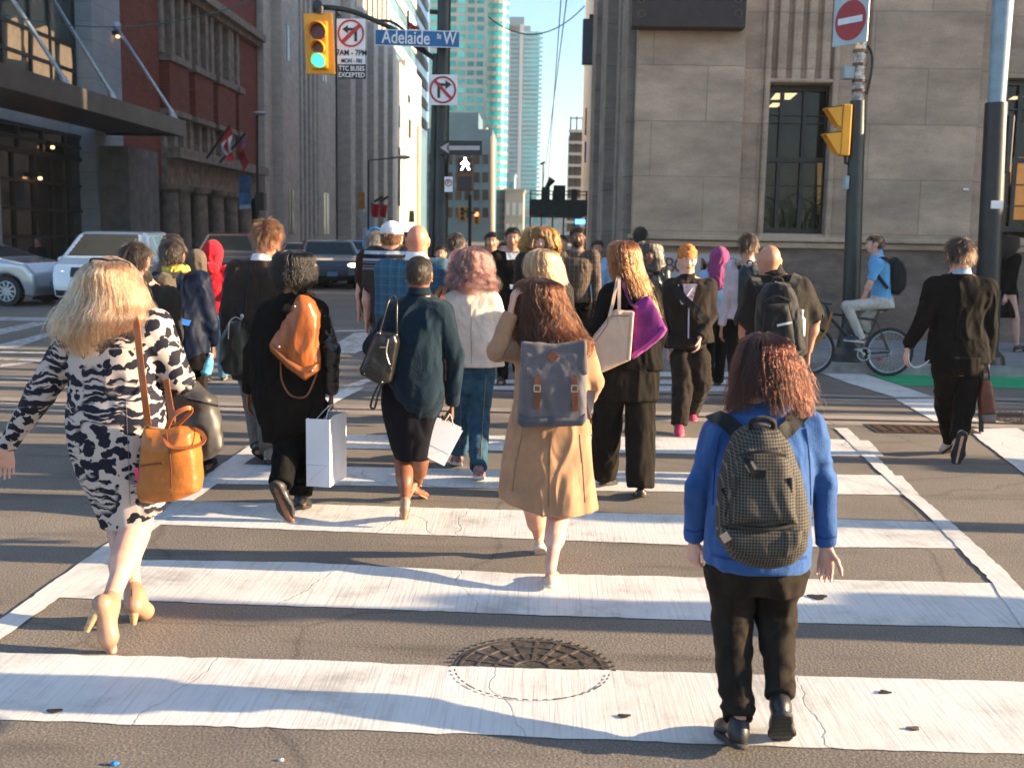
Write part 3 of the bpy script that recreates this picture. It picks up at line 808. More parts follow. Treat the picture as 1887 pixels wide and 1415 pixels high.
# sign board on the plinth
def text(body, size, loc, m, parent=None, rot=(math.pi/2, 0, 0), name='lettering', ext=.004, align='CENTER', sx=1.0, font=None, bold=0.0):
    cu = bpy.data.curves.new(name, 'FONT'); cu.body = body; cu.size = size; cu.extrude = ext; cu.align_x = align; cu.align_y = 'CENTER'; cu.offset = bold
    o = bpy.data.objects.new(name, cu); COL.objects.link(o)
    dg = bpy.context.evaluated_depsgraph_get(); me = bpy.data.meshes.new_from_object(o.evaluated_get(dg))
    bpy.data.objects.remove(o); bpy.data.curves.remove(cu)
    me.materials.clear(); me.materials.append(m)
    o = bpy.data.objects.new(name, me); COL.objects.link(o)
    base = wpos(parent) if parent is not None else np.zeros(3)
    o.location = np.asarray(loc)-base; o.rotation_euler = rot; o.scale = (sx, 1, 1); o['_w'] = [float(c) for c in loc]
    if parent is not None: o.parent = parent
    return o
sg = empty('wall_sign', at(1300, 512, YB-.1), 'white gold-edged sign board with bronze capitals on the stone plinth', 'sign')
mb = MB(); a = at(1212, 511, YB-.1); b_ = at(1402, 468, YB-.1); mb.box((a[0], YB-.12, a[2]), (b_[0], YB-.052, b_[2])); mb.build('board', mat('cream_sign', (.42, .39, .38), .5, var=.05), sg, smooth=0)
mb = MB(); x0, x1, z0, z1 = a[0], b_[0], a[2], b_[2]
mb.box((x0-.03, YB-.14, z1), (x1+.03, YB-.052, z1+.03)); mb.box((x0-.03, YB-.14, z0-.03), (x1+.03, YB-.052, z0)); mb.box((x0-.03, YB-.14, z0), (x0, YB-.052, z1)); mb.box((x1, YB-.14, z0), (x1+.03, YB-.052, z1))
mb.build('frame', mat('gold_frame', (.30, .17, .06), .45, metal=.3), sg, smooth=0)
MBR = mat('bronze_letters', (.17, .06, .03), .5)
for ch, px, py in (('B', 1234, 490), ('O', 1255, 490), ('M', 1303, 491), ('O', 1350, 492)):
    text(ch, .36, at(px, py, YB-.125), MBR, sg, sx=.9, bold=.003)
# ================================================================ left side of the far street (faces on x=-22)
XL = -22.0
Yof = lambda px: atx(px, 400, XL)[1]
Zof = lambda px, py, X=XL: atx(px, py, X)[2]
def facebox(mb, px0, px1, z0, z1, out, depth=.6, X=XL):
    """box on the left facade between two picture columns, proud of it by out"""
    y0, y1 = Yof(px0), Yof(px1); mb.box((X-depth, min(y0, y1), z0), (X+out, max(y0, y1), z1))
MGREY = m_stone('grey_cladding', (.42, .47, .50), 1.5, .9, .015, .06, 0, .3, (1, 2), .12)
MDK = mat('dark_bronze_cladding', (.035, .030, .027), .5, var=.2, vs=2)
MGT = m_glass('green_window_glass', (.06, .10, .085), .05, .7, .35)
hotel = empty('modern_building', (XL, 47, 0), 'modern grey stone clad building with a flat metal canopy at far left', 'building')
zc = Zof(190, 186)
mb = MB(); mb.box((-60, 30, 0), (XL, Yof(3), 60)); mb.box((-60, Yof(3), 0), (XL-1.2, Yof(181), 9.6)); mb.box((-60, Yof(3), 9.6), (XL-1.2, Yof(181), 60))
mb.box((-60, Yof(181), 0), (XL, Yof(232), 60)); mb.box((XL-1.2, Yof(3), 0), (XL-.9, Yof(181), .2)); mb.box((XL-1.2, Yof(3), 21), (XL, Yof(181), 60))
mb.build('wall', MGREY, hotel, smooth=0, loc=(0, 0, 0))
def grid_window(root, name, px0, px1, z0, z1, cols, rows, X, mg, mf, fr=.09, out=.1):
    y0, y1 = Yof(px0), Yof(px1)
    mb = MB(); mb.box((X-.05, y0, z0), (X, y1, z1)); w = mb.build(name, mg, root, smooth=0)
    mb = MB()
    for y in (cols if isinstance(cols, list) else np.linspace(y0, y1, cols+1)): mb.box((X-.02, y-fr, z0), (X+out, y+fr, z1))
    for z in (rows if isinstance(rows, list) else np.linspace(z0, z1, rows+1)): mb.box((X-.02, y0, z-fr), (X+out-.01, y1, z+fr))
    mb.build('frame', mf, w, smooth=0)
    return w
grid_window(hotel, 'window', 4, 180, zc+.2, 21, [Yof(p) for p in (4, 42, 54, 103, 137, 179)], [zc+.25, zc+1.2, Zof(95, 58), 20.8], XL-.9, MGT, MDK)
hw = [o for o in hotel.children if o.name.startswith('window')][0]
MREFL = mat('painted_cream_reflection', (.45, .33, .20), .8, var=.3, vs=1.2, emit=(1, .62, .32), es=.10)  # bright reflections painted on the panes as cream, faintly glowing shapes
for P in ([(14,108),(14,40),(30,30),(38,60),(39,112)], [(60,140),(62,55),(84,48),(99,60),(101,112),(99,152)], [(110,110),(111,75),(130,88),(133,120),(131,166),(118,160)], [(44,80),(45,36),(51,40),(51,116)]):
    q = [atx(a, b_, XL-.88) for a, b_ in P]; mb = MB(); mb.prism(q, (.012, 0, 0)); mb.build('painted_reflection', MREFL, hw, smooth=0)
grid_window(hotel, 'entrance_glazing', 22, 190, 0.1, Zof(190, 300), 5, 4, XL-.85, m_glass('dark_shop_glass', (.03, .02, .014), .1, .5, .5), MDK, .07)
grid_window(hotel, 'transom_window', 22, 190, Zof(190, 297), zc-1.9, 4, 2, XL-.8, MG, MDK, .08)
lp = mat('warm_lamp_glow', (1, .6, .3), .5, var=0, emit=(1, .5, .2), es=1.2)
for px, py, X in ((217, 68, XL+.25), (74, 329, XL-.5), (97, 272, XL-.5)):
    c = atx(px, py, X); r_ = empty('wall_lamp', c, {217: 'lit wall lamp high beside the canopy rod on the grey building', 74: 'small round lit ceiling light in the dark entrance at left', 97: 'faint lit lamp above the transom of the dark entrance'}[px], 'lamp')
    s = SDF(c-.4, c+.4, .05); s.ell(c, (.10, .13, .08)); v, f = s.mesh(); mkobj('bulb', v, f, lp, r_)
    mb = MB(); mb.box((c[0]-.35, c[1]-.12, c[2]+.06), (c[0]-.02, c[1]+.12, c[2]+.26)); mb.build('bracket', MAT_BLACK, r_, smooth=0)
XC = -18.0
cz1, cz0 = Zof(340, 232, XC), Zof(340, 252, XC); yc = atx(341, 240, XC)[1]
can = empty('canopy', (XC, yc, cz0), 'long flat dark steel entrance canopy hung from rods at far left', 'canopy')
mb = MB(); mb.box((XL+.01, 24, cz0+.15), (XC-.15, yc-.1, cz1-.05)); mb.build('roof_slab', MDK, can, smooth=0)
mb = MB(); mb.box((XC-.15, 24, cz0), (XC, yc, cz1+.25)); mb.box((XL+.01, yc-.1, cz0), (XC-.15, yc, cz1+.25)); mb.build('fascia', mat('canopy_fascia', (.10, .09, .085), .4, metal=.4, var=.3, vs=.6), can, smooth=0)
for k, (a, b_) in enumerate((((126, 158), (-12, -55)), ((213, 184), (93, -8)), ((322, 214), (213, 48)))):
    p, q = atx(*a, XC-.2), atx(*b_, XL)
    mb = MB(); mb.tube([p, q], .085, 10); ro = mb.build('tie_rod', mat('brushed_steel_rod', (.35, .42, .46), .3, metal=.6), can)
    mb = MB(); mb.tube([p+(q-p)*.01-V(0, 0, .25), p+(q-p)*.07], [.22, .12], 10); mb.build('rod_fitting', MAT_STEEL, ro); mb = MB(); mb.tube([q-(q-p)*.05, q], [.12, .28], 10); mb.build('rod_fitting', MAT_STEEL, ro)
# red brick building
MBRK = m_stone('red_brick', (.28, .065, .035), .24, .08, .012, .25, .5, .3, (1, 2), .35, 0, .8)
MTRIM = mat('brown_stone_trim', (.28, .22, .17), .85, var=.25, vs=2, bump=.4, bs=12)
brick = empty('brick_building', (XL, 70, 0), 'dark red brick building with stone bays and ground floor columns', 'building')
zcor = Zof(470, 78); zg = Zof(440, 322)
mb = MB(); mb.box((-60, Yof(233), 4.5), (XL-.6, Yof(476), 40)); 
for a, b_ in ((233, 300), (440, 477)): facebox(mb, a, b_, 4.5, 36, 0)
facebox(mb, 300, 440, zcor, 36, 0)
for a, b_ in ((305, 341), (352, 385), (394, 426), (432, 440)):
    facebox(mb, a, b_, Zof(305, 205), Zof(305, 113), .45)
mb.build('wall', MBRK, brick, smooth=0, loc=(0, 0, 0))
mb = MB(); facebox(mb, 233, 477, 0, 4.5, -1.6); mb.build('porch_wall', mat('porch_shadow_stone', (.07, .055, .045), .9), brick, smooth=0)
mb = MB()
facebox(mb, 296, 476, zcor, zcor+.5, .8); facebox(mb, 300, 474, zcor-.35, zcor, .4)
for a, b_ in ((304, 342), (351, 386), (393, 427), (431, 441)):
    facebox(mb, a, b_, Zof(305, 113)-.05, Zof(305, 113)+.35, .6); facebox(mb, a, b_, Zof(305, 205)-.2, Zof(305, 205)+.1, .55)
facebox(mb, 300, 470, Zof(318, 291)-.1, Zof(318, 291)+.5, 1.1); facebox(mb, 300, 466, Zof(318, 291)-1.6, Zof(318, 291)-.1, .3)
mb.build('stone_band', MTRIM, brick, smooth=0)
zt0, zt1, zl0, zl1 = Zof(305, 113)+.35, zcor-.35, Zof(318, 291)+.5, Zof(305, 205)-.2
for a, b_ in ((309, 322), (325, 338), (355, 367), (370, 382), (396, 408), (411, 423), (431, 438)):
    for z0, z1 in ((zt0, zt1), (zl0, zl1)):
        mb = MB(); y0, y1 = Yof(a), Yof(b_); mb.box((XL-.4, y0, z0), (XL-.3, y1, z1)); w = mb.build('window', m_glass('brick_window_glass', (.04, .05, .05), .06, .7, .8) if 'bwg' not in _mc else _mc['bwg'], brick, smooth=0)
        _mc['bwg'] = w.data.materials[0]
        mb = MB(); mb.box((XL-.3, y0, (z0+z1)/2-.06), (XL-.24, y1, (z0+z1)/2+.06)); mb.box((XL-.3, (y0+y1)/2-.06, z0), (XL-.23, (y0+y1)/2+.06, z1)); mb.build('sash', MTRIM, w, smooth=0)
for p in (304, 323.5, 340, 353, 368.5, 384, 394, 409.5, 425, 430, 440):
    y = Yof(p)
    for z0, z1 in ((zt0, zt1), (zl0, zl1)): mb = MB(); mb.box((XL-.6, y-.3, z0), (XL+.15, y+.3, z1)); mb.build('mullion', MTRIM, brick, smooth=0)
for p in (308, 330, 363, 394, 420, 446):
    y = Yof(p); mb = MB(); h_ = Zof(318, 291)-1.6
    mb.tube([(XL+.2, y, 0), (XL+.2, y, .4), (XL+.2, y, .41), (XL+.2, y, h_-.5), (XL+.2, y, h_-.3), (XL+.2, y, h_)], [.75, .75, .55, .46, .7, .75], 18); mb.build('column', MTRIM, brick)
blk = MB(); y0, y1 = atx(240, 400, -20.5)[1], atx(294, 400, -20.5)[1]
blk.box((XL+.02, y0, 0), (-20.5, y1, Zof(270, 277, -20.5))); tag(blk.build('stone_pier', mat('grey_pier_stone', (.20, .19, .18), .85, var=.2, vs=1.5, bump=.3), loc=(-20.5, y0, 0), smooth=0), 'plain grey stone pier between the canopy building and the brick building', 'pier')
# grey art deco bank
MDC = m_stone('deco_limestone', (.62, .55, .46), 2.4, 1.4, .012, .06, .5, .2, (1, 2), .3, 0, .8)
MDD = mat('deco_spandrel_dark', (.15, .14, .12), .6, var=.25, vs=.6)
deco = empty('limestone_tower', (XL, 120, 0), 'grey art deco limestone building of tall pilasters along the left street side', 'building')
ZR = 27.2
mb = MB()
mb.box((-60, Yof(478), 0), (XL-.9, Yof(742), ZR-.6)); facebox(mb, 478, 553, 0, ZR+14, 0, 3); facebox(mb, 587, 619, 0, ZR+9, 0, 3); facebox(mb, 727, 742, 0, ZR, .2, 3)
facebox(mb, 505, 512, 0, ZR+14, .8); facebox(mb, 478, 486, 0, ZR+14, .5)
facebox(mb, 553, 587, ZR-2, ZR+9, -.2); mb.box((-60, Yof(742), 0), (XL+.35, Yof(771), ZR+1.2)); facebox(mb, 618, 727, ZR-2.2, ZR, -.15)
mb.build('wall', MDC, deco, smooth=0, loc=(0, 0, 0))
for a, b_ in ((632, 641), (655, 663), (676, 684), (695, 702), (712, 718)):
    mb = MB(); facebox(mb, a, b_, 0, ZR+.3, .9); mb.build('pilaster', MDC, deco, smooth=0, loc=(0, 0, 0))
for p in (556, 564, 572, 580):
    mb = MB(); facebox(mb, p, p+3.5, 0, ZR+6, .05); mb.build('flute', MDC, deco, smooth=0, loc=(0, 0, 0))
for a, b_ in ((619, 631), (641, 654), (663, 675), (684, 694), (702, 711), (718, 726), (553, 587)):
    mb = MB(); facebox(mb, a+.5, b_, 0, ZR-2.2, -.7, .9); w = mb.build('window_bay', MDD, deco, smooth=0)
    mb = MB(); y0, y1 = Yof(a+.6), Yof(b_)
    for k in range(9): mb.box((XL-.72, y0+(y1-y0)*.3, 2+k*2.7), (XL-.66, y1-(y1-y0)*.25, 3.9+k*2.7))
    mb.build('pane', MG, w, smooth=0)
for a, b_, c, d in ((525, 535, 48, 112), (531, 541, 350, 432), (481, 487, 25, 78), (595, 602, 135, 152), (596, 605, 356, 432), (734, 738, 195, 235), (733, 738, 272, 380), (750, 756, 175, 190), (752, 757, 220, 255)):
    X = XL+(.35 if a > 740 else .2 if a > 726 else .0)
    y0, y1 = atx(a, 300, X)[1], atx(b_, 300, X)[1]; mb = MB(); mb.box((X-.1, y0, Zof((a+b_)/2, d, X)), (X+.03, y1, Zof((a+b_)/2, c, X)))
    w = mb.build('window', MG, deco, smooth=0)
    mb = MB(); mb.box((X+.031, (y0+y1)/2-.07, Zof((a+b_)/2, d, X)), (X+.07, (y0+y1)/2+.07, Zof((a+b_)/2, c, X))); mb.build('bar', MDD, w, smooth=0)
# sunlit finned block behind, white banded tower, teal towers, low grey block
MWH = mat('white_cladding', (.52, .50, .47), .5, var=.05)
MTEAL = m_glass('teal_glass', (.015, .26, .28), .22, .5, .22, .35)
MTEAL2 = m_glass('pale_teal_glass', (.06, .42, .44), .22, .4, .3, .35)
fin = empty('finned_block', (-27, 185, 0), 'sunlit cream block with vertical fins rising behind the limestone building', 'building')
XF = -26.0; mb = MB(); ya, yb_ = atx(672, 50, XF)[1], atx(716, 50, XF)[1]
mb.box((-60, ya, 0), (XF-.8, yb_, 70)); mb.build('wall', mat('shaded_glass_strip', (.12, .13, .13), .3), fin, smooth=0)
for i in range(6):
    y = ya+(yb_-ya)*i/5; mb = MB(); mb.box((XF-1, y-1.3, 0), (XF, y+1.3, 70.5)); mb.build('fin', mat('cream_fin', (.55, .45, .34), .7), fin, smooth=0)
wb = empty('banded_tower', (-30, 250, 0), 'white tower with glass bands rising at left behind the street sign', 'building')
XW = -30.0; ya, yb_ = atx(714, 50, XW)[1], atx(790, 50, XW)[1]
mb = MB(); mb.box((-80, ya, 0), (XW-.3, yb_, 110)); mb.build('glass_wall', m_glass('sky_blue_glass', (.16, .28, .36), .1, .3, .2), wb, smooth=0)
for k in range(22):
    mb = MB(); mb.box((-80.5, ya-.2, 3+k*5), (XW, yb_+.2, 5.2+k*5)); mb.build('floor_band', MWH, wb, smooth=0)
# teal office tower, face towards us
def tower(name, label, px0, px1, pytop, Y, depth, mw, cols, rows, mg, wfrac=(.62, .55), pybot=440, out=.15):
    a = at(px0, 400, Y)[0]; b_ = at(px1, 400, Y)[0]; zt = at((px0+px1)/2, pytop, Y)[2]
    root = empty(name, ((a+b_)/2, Y, 0), label, 'building')
    mb = MB(); mb.box((a, Y, 0), (b_, Y+depth, zt)); mb.build('wall', mw, root, smooth=0)
    return root, a, b_, zt
off, a, b_, zt = tower('office_tower', 'grey office tower with teal window grid behind the signal pole', 789, 905, -60, 262, 30, mat('grey_blue_panels', (.25, .29, .31), .5, var=.08, vs=.3), 6, 20, MTEAL)
nr = 30
for c in range(7):
    x0 = a+(b_-a)*(c+.16)/7; x1 = a+(b_-a)*(c+.88)/7
    for r_ in range(nr):
        z = 2+r_*(zt-2)/nr
        if z > 34 or r_ % 30 > 12: mb = MB(); mb.box((x0, 262-.12, z), (x1, 262.2, z+(zt-2)/nr*.55)); mb.build('window', MTEAL if c % 3 else MTEAL2, off, smooth=0)
mb = MB(); mb.tube([(b_, 265, 0), (b_, 265, zt)], 3.4, 20); mb.build('round_corner', MTEAL, off)
mb = MB()
for r_ in range(nr): mb.tube([(b_, 265, 2+r_*(zt-2)/nr), (b_, 265, 2+(r_+.42)*(zt-2)/nr)], 3.55, 20)
mb.build('corner_band', mat('grey_band', (.16, .19, .2), .5), off, smooth=0)
for k, (r_, c) in enumerate(((7, 1), (8, 3), (9, 2), (8, 5), (7, 5), (10, 3), (10, 5), (11, 4))):
    z = 2+r_*(zt-2)/nr; x0 = a+(b_-a)*(c+.5)/7
    mb = MB(); mb.box((x0-.9, 261.84, z+.3), (x0+.9, 261.87, z+1.6)); mb.build('lit_pane', mat('lit_office', (.5, .35, .12), .5, emit=(1, .7, .3), es=.25), off, smooth=0)
# condo tower
MCON = m_glass('condo_teal_glass', (.0, .42, .50), .35, .35, .15, .4)
con, a, b_, zt = tower('condo_tower', 'slender teal glass condo tower with white balcony slabs against the sky', 914, 988, 58, 600, 26, MCON, 4, 30, MTEAL)
fl = 46
for k in range(fl):
    z = (k+.3)*zt/fl; mb = MB()
    mb.box((at(937, 300, 600)[0], 597.6, z), (at(953, 300, 600)[0], 600, z+.6)); mb.box((at(962, 300, 600)[0], 597.2, z), (b_+1.6, 600.5, z+.7)); mb.box((a-.5, 599.2, z), (at(933, 300, 600)[0], 600, z+.45))
    mb.build('balcony_slab', mat('pale_aqua_slab', (.22, .50, .56), .5), con, smooth=0)
mb = MB(); mb.box((at(954, 300, 600)[0], 596.5, 0), (at(960, 300, 600)[0], 600, zt+3)); mb.box((at(934, 300, 600)[0], 597, 0), (at(937, 300, 600)[0], 600, zt)); mb.build('white_fin', MWH, con, smooth=0)
mb = MB(); mb.box((at(938, 50, 600)[0], 601, zt), (at(966, 50, 600)[0], 620, at(950, 31, 600)[2])); mb.box((at(925, 50, 600)[0], 601, zt), (at(978, 50, 600)[0], 622, zt+3)); mb.build('roof_plant', mat('slate_blue_roof', (.10, .19, .24), .4), con, smooth=0)
# low grey block with window rows
low, a, b_, zt = tower('office_block', 'low grey office block with dark square windows below the towers', 786, 905, 238, 232, 24, mat('blue_grey_concrete', (.07, .14, .185), .7, var=.12, vs=.4), 6, 4, MG)
for ra, rb in ((285, 303), (318, 336), (350, 369), (383, 401)):
    for c in range(7):
        p0 = 790+c*16.5; q0, q1 = at(p0, rb, 232), at(p0+11, ra, 232)
        mb = MB(); mb.box((q0[0], 231.9, q0[2]), (q1[0], 232.2, q1[2])); mb.build('window', MG, low, smooth=0)
mb = MB(); x = at(786, 400, 232)[0]; mb.box((x-3.2, 216, 0), (x, 256, zt-2)); mb.box((x+2, 233, zt), (b_-3, 250, zt+3.5)); mb.build('roof_box', mat('blue_grey_concrete', (0, 0, 0)), low, smooth=0)
# small buildings down the street
def smallb(px0, px1, pyt, Y, m, label, wins=True, mg=None, name='distant_building'):
    a, b_ = at(px0, 400, Y)[0], at(px1, 400, Y)[0]; zt = at((px0+px1)/2, pyt, Y)[2]
    r_ = empty(name, ((a+b_)/2, Y, 0), label, 'building'); mb = MB(); mb.box((a, Y, 0), (b_, Y+20, zt)); mb.box((a-.3, Y-.3, zt), (b_+.3, Y+20, zt+.5)); mb.build('wall', m, r_, smooth=0)
    if wins:
        w_ = (b_-a); n = 3; rows = max(2, int((zt-2)/3.4))
        for i in range(n):
            for j in range(rows):
                x = a+w_*(i+.2)/n; z = 1.2+(zt-2)*j/rows
                mb = MB(); mb.box((x, Y-.08, z), (x+w_*.6/n, Y, z+(zt-2)/rows*.6)); mb.build('window', mg or MTEAL, r_, smooth=0)
    return r_
smallb(912, 947, 322, 330, mat('pale_blue_wall', (.25, .40, .46), .5), 'pale blue low building at the end of the street left of the cream one')
smallb(930, 964, 352, 260, mat('cream_wall', (.36, .30, .24), .7), 'cream low building at the street end below the condo tower', mg=MWH)
smallb(965, 1010, 388, 420, mat('far_grey_wall', (.3, .32, .33), .7), 'low grey building far away at the very end of the street')
smallb(1000, 1050, 372, 500, mat('far_brown_wall', (.26, .22, .2), .7), 'brown distant building under the sky gap at the street end')
# right side beyond the bank
strip = empty('dark_building', (2.4, 34, 0), 'narrow dark grey building edge beyond the limestone corner', 'building')
mb = MB(); mb.box((1.98, 32.2, 0), (14, 42.5, 34)); mb.build('wall', mat('slate_wall', (.10, .105, .105), .7, var=.25, vs=.5), strip, smooth=0)
for k in range(10):
    for j in range(3):
        mb = MB(); mb.box((1.92, 33+j*3.1, 2+k*3), (1.98, 34.8+j*3.1, 4.0+k*3)); mb.build('window', MG, strip, smooth=0)
hs = empty('hanging_sign', at(1085, 100, 36), 'dark blade sign box jutting from the dark building edge by the sky', 'sign')
q0, q1 = at(1072, 120, 36), at(1090, 37, 36); mb = MB(); mb.box((q0[0], 35.8, q0[2]), (q1[0]+.4, 36.1, q1[2])); mb.build('box', mat('slate_sign', (.06, .075, .08), .5), hs, smooth=0, bevel=.03)
mb = MB(); mb.box((q0[0]+.2, 35.9, q1[2]), (2.2, 36, q1[2]+.15)); mb.build('bracket', MAT_BLACK, hs, smooth=0)
for k, (px, c0, c1, colr, lb) in enumerate(((1079, 200, 250, (.5, .03, .03), 'small red vertical banner on the building edge beside the sky'), (1078, 262, 300, (.05, .12, .45), 'small blue vertical banner below the red one on the building edge'))):
    q0, q1 = at(px-1.5, c1, 40), at(px+2.5, c0, 40); mb = MB(); mb.box((q0[0], 39.9, q0[2]), (q1[0], 40, q1[2])); tag(mb.build('banner', mat('banner_%s' % ('red', 'blue')[k], colr, .6), smooth=0), lb, 'banner')
rt = empty('unseen_street_block', (12, 100, 0), 'tall unseen block lining the right of the far street, cream to bounce light', 'building')
mb = MB(); mb.box((6.0, 43, 0), (40, 168, 36)); mb.build('wall', mat('cream_bounce_stone', (.6, .55, .48), .8), rt, smooth=0)  # unseen block: height set for shade on the left facades, cream for bounce
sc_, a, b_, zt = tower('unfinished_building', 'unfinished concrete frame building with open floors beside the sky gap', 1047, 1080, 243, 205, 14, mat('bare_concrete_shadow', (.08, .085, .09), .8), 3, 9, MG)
for k in range(11):
    mb = MB(); z = k*zt/10; mb.box((a-.3, 203.6, z-.25), (b_, 205, z+.25)); mb.build('floor_slab', mat('bare_concrete', (.36, .37, .38), .8), sc_, smooth=0)
mb = MB()
for x in np.linspace(a, b_, 4): mb.box((x-.12, 203.7, 0), (x+.12, 204, zt+2.6))
mb.box((a, 203.8, zt+2.2), (b_, 204, zt+2.4)); mb.build('scaffold_pole', MAT_BLACK, sc_, smooth=0)
# block closing the far left view; unseen block added to shade the junction
smallb(-40, 240, 120, 300, mat('far_left_wall', (.2, .2, .2), .7), 'plain block far behind the canopy building', False)
shade = empty('shade_block', (38, 16, 0), 'unseen block added beyond the right edge to shade the junction', 'building')
mb = MB(); mb.box((26, 15.6, 0), (70, 18.9, 24)); mb.build('wall', MS, shade, smooth=0); mb = MB(); mb.box((26, 11.9, 0), (48, 15.58, 7.4)); mb.build('low_shade_block', MS, shade, smooth=0)
# hoarding over the pavement
hd = empty('hoarding_shelter', at(1025, 425, 46), 'dark green scaffold shelter with railing over the far pavement', 'scaffold shelter')
MHG = mat('dark_green_hoarding', (.018, .03, .026), .6, var=.3)
z0, z1, zr = at(1025, 412, 46)[2], at(1025, 368, 46)[2], at(1025, 352, 46)[2]; x0, x1 = at(975, 400, 46)[0], at(1082, 400, 46)[0]
mb = MB(); mb.box((x0, 46, z0+.35), (x1, 54, z1)); mb.build('deck', MHG, hd, smooth=0)
mb = MB()
for x in np.linspace(x0+.05, x1-.05, 6): mb.box((x-.03, 46.0, 0), (x+.03, 46.06, z0+.4)); mb.box((x-.03, 45.95, z1-.3), (x+.03, 46.0, zr))
mb.box((x0, 45.9, zr-.04), (x1, 45.95, zr)); mb.box((x0, 45.9, (zr+z1)/2), (x1, 45.95, (zr+z1)/2+.04)); mb.build('post_frame', MAT_BLACK, hd, smooth=0)
mb = MB()
for x, w_ in ((x0+.5, .35), (x0+1.0, .5), (x0+1.75, .25)): mb.box((x, 46.2, z1), (x+w_, 46.8, z1+.3+w_*.6))
mb.build('stacked_material', MHG, hd, smooth=0)
q = [at(1000, 372, 46.5), at(1001, 300, 46.5)]; mb = MB(); mb.tube(q, .03, 6); mb.tube([at(1003, 352, 46.5), at(1018, 330, 46.5)], [.05, .16], 8); mb.tube([at(996, 303, 46.5), at(1004, 299, 46.5)], .05, 6)
tag(mb.build('dish_mast', MAT_BLACK, loc=at(1001, 372, 46.5)), 'thin dark mast with dish on top of the green scaffold shelter', 'mast')
ls = empty('light_sign', at(1069, 410, 45.8), 'small bright blue lit sign under the scaffold shelter', 'sign'); q0, q1 = at(1060, 413, 45.8), at(1078, 405, 45.8)
mb = MB(); mb.box((q0[0], 45.75, q0[2]), (q1[0], 45.8, q1[2])); mb.build('face', mat('blue_led', (.05, .3, .9), .4, var=0, emit=(.08, .4, 1), es=1.6), ls, smooth=0)
mb = MB(); mb.box((q0[0]-.03, 45.8, q0[2]-.03), (q1[0]+.03, 45.9, q1[2]+.03)); mb.build('case', MAT_BLACK, ls, smooth=0)

# ================================================================ street furniture
def cyl(mb, p, r0, r1=None, n=16): return mb.tube(p, [r0, r1 if r1 else r0] if len(p) == 2 else r0, n)
YS = 17.0
pole = empty('traffic_signal_pole', (at(813, 425, YS)[0], YS, .13), 'black street pole carrying the signal arm and blue street sign', 'pole')
base = at(811, 425, YS); top = at(822, -60, YS)
mb = MB(); cyl(mb, [(base[0], YS, .13), top+V(0, 0, 3)], .11, .095); mb.build('pole', MAT_DGREEN, pole)
mb = MB(); cyl(mb, [(base[0]-.16, YS+.05, .13), at(803, 100, YS)], .05, .05); mb.build('conduit', MAT_DGREEN, pole)
mb = MB(); cyl(mb, [(base[0], YS, .13), (base[0], YS, .5)], .19, .15); mb.build('base', MAT_DGREEN, pole)
arm = smoothpts([at(812, 116, YS), at(770, 88, YS), at(735, 60, YS-.2), at(690, 38, YS-.3), at(650, 22, YS-.4), at(612, 15, YS-.5), at(585, 14, YS-.5)], 5)
mb = MB(); mb.tube(arm, .038, 10); mb.tube([at(792, 22, YS), at(818, 24, YS)], .035); mb.tube(smoothpts([at(690, 38, YS-.3), at(730, 45, YS-.1), at(790, 100, YS)], 4), .022, 8); mb.build('signal_arm', MAT_DGREEN, pole)
def sigframe(Y): return lambda px, py, dy=0: at(px, py, Y+dy)
S = sigframe(16.3)
sig = empty('traffic_light', S(588, 80), 'yellow traffic light showing green on the overhead arm', 'traffic light')
mb = MB(); mb.prism([S(558, 25), S(613, 23), S(618, 138), S(564, 137)], (0, .04, 0)); mb.build('backboard', MAT_YEL, sig, smooth=0, bevel=.02)
mb = MB(); mb.prism([S(570, 38, -.1), S(603, 38, -.1), S(604, 127, -.1), S(573, 127, -.1)], (0, .3, 0)); mb.build('housing', MAT_YEL, sig, smooth=0, bevel=.03)
def lens(c, r, m, nm, hood=True):
    mb = MB(); ring = [c+V(r*math.cos(t), -.01, r*math.sin(t)) for t in np.linspace(0, 2*math.pi, 24, endpoint=False)]
    mb.prism(ring, (0, .03, 0)); o = mb.build(nm, m, sig, smooth=0)
    if hood:
        mb = MB(); prof = []
        for k in range(17):
            t = R(-30)+R(240)*k/16; prof.append(V(math.cos(t), 0, math.sin(t)))
        for k in range(16):
            p, q = prof[k], prof[k+1]
            L = lambda w: .16*(.35+.65*max(0, w[2]*.6+.4))
            P = [c+p*r*1.08, c+q*r*1.08, c+q*r*1.08+V(0, -L(q)-.02, -.02), c+p*r*1.08+V(0, -L(p)-.02, -.02)]
            mb.prism(P, (p+q)*.006)
        mb.build('visor', MAT_YEL, o, smooth=40)
lens(S(586, 58, -.12), .115, mat('red_lens_unlit', (.10, .012, .01), .25, var=0), 'lens'); lens(S(587, 88, -.12), .085, mat('amber_lens_unlit', (.12, .045, .01), .25, var=0), 'lens')
lens(S(588, 112, -.12), .09, mat('green_lens_lit', (.1, 1, .7), .3, var=0, emit=(.02, .8, .45), es=1.3), 'lens')
mb = MB(); mb.tube([S(590, 12), S(590, 26)], .05); mb.tube([S(585, 8, .0), S(585, 20, .2)], .07); mb.build('bracket', MAT_BLACK, sig)
def plate(root, P, Y, m, nm='plate', t=.012, bev=0, yaw=None):
    mb = MB(); mb.prism([at(a, b_, Y) for a, b_ in P], (0, t, 0)); return mb.build(nm, m, root, smooth=0, bevel=bev)
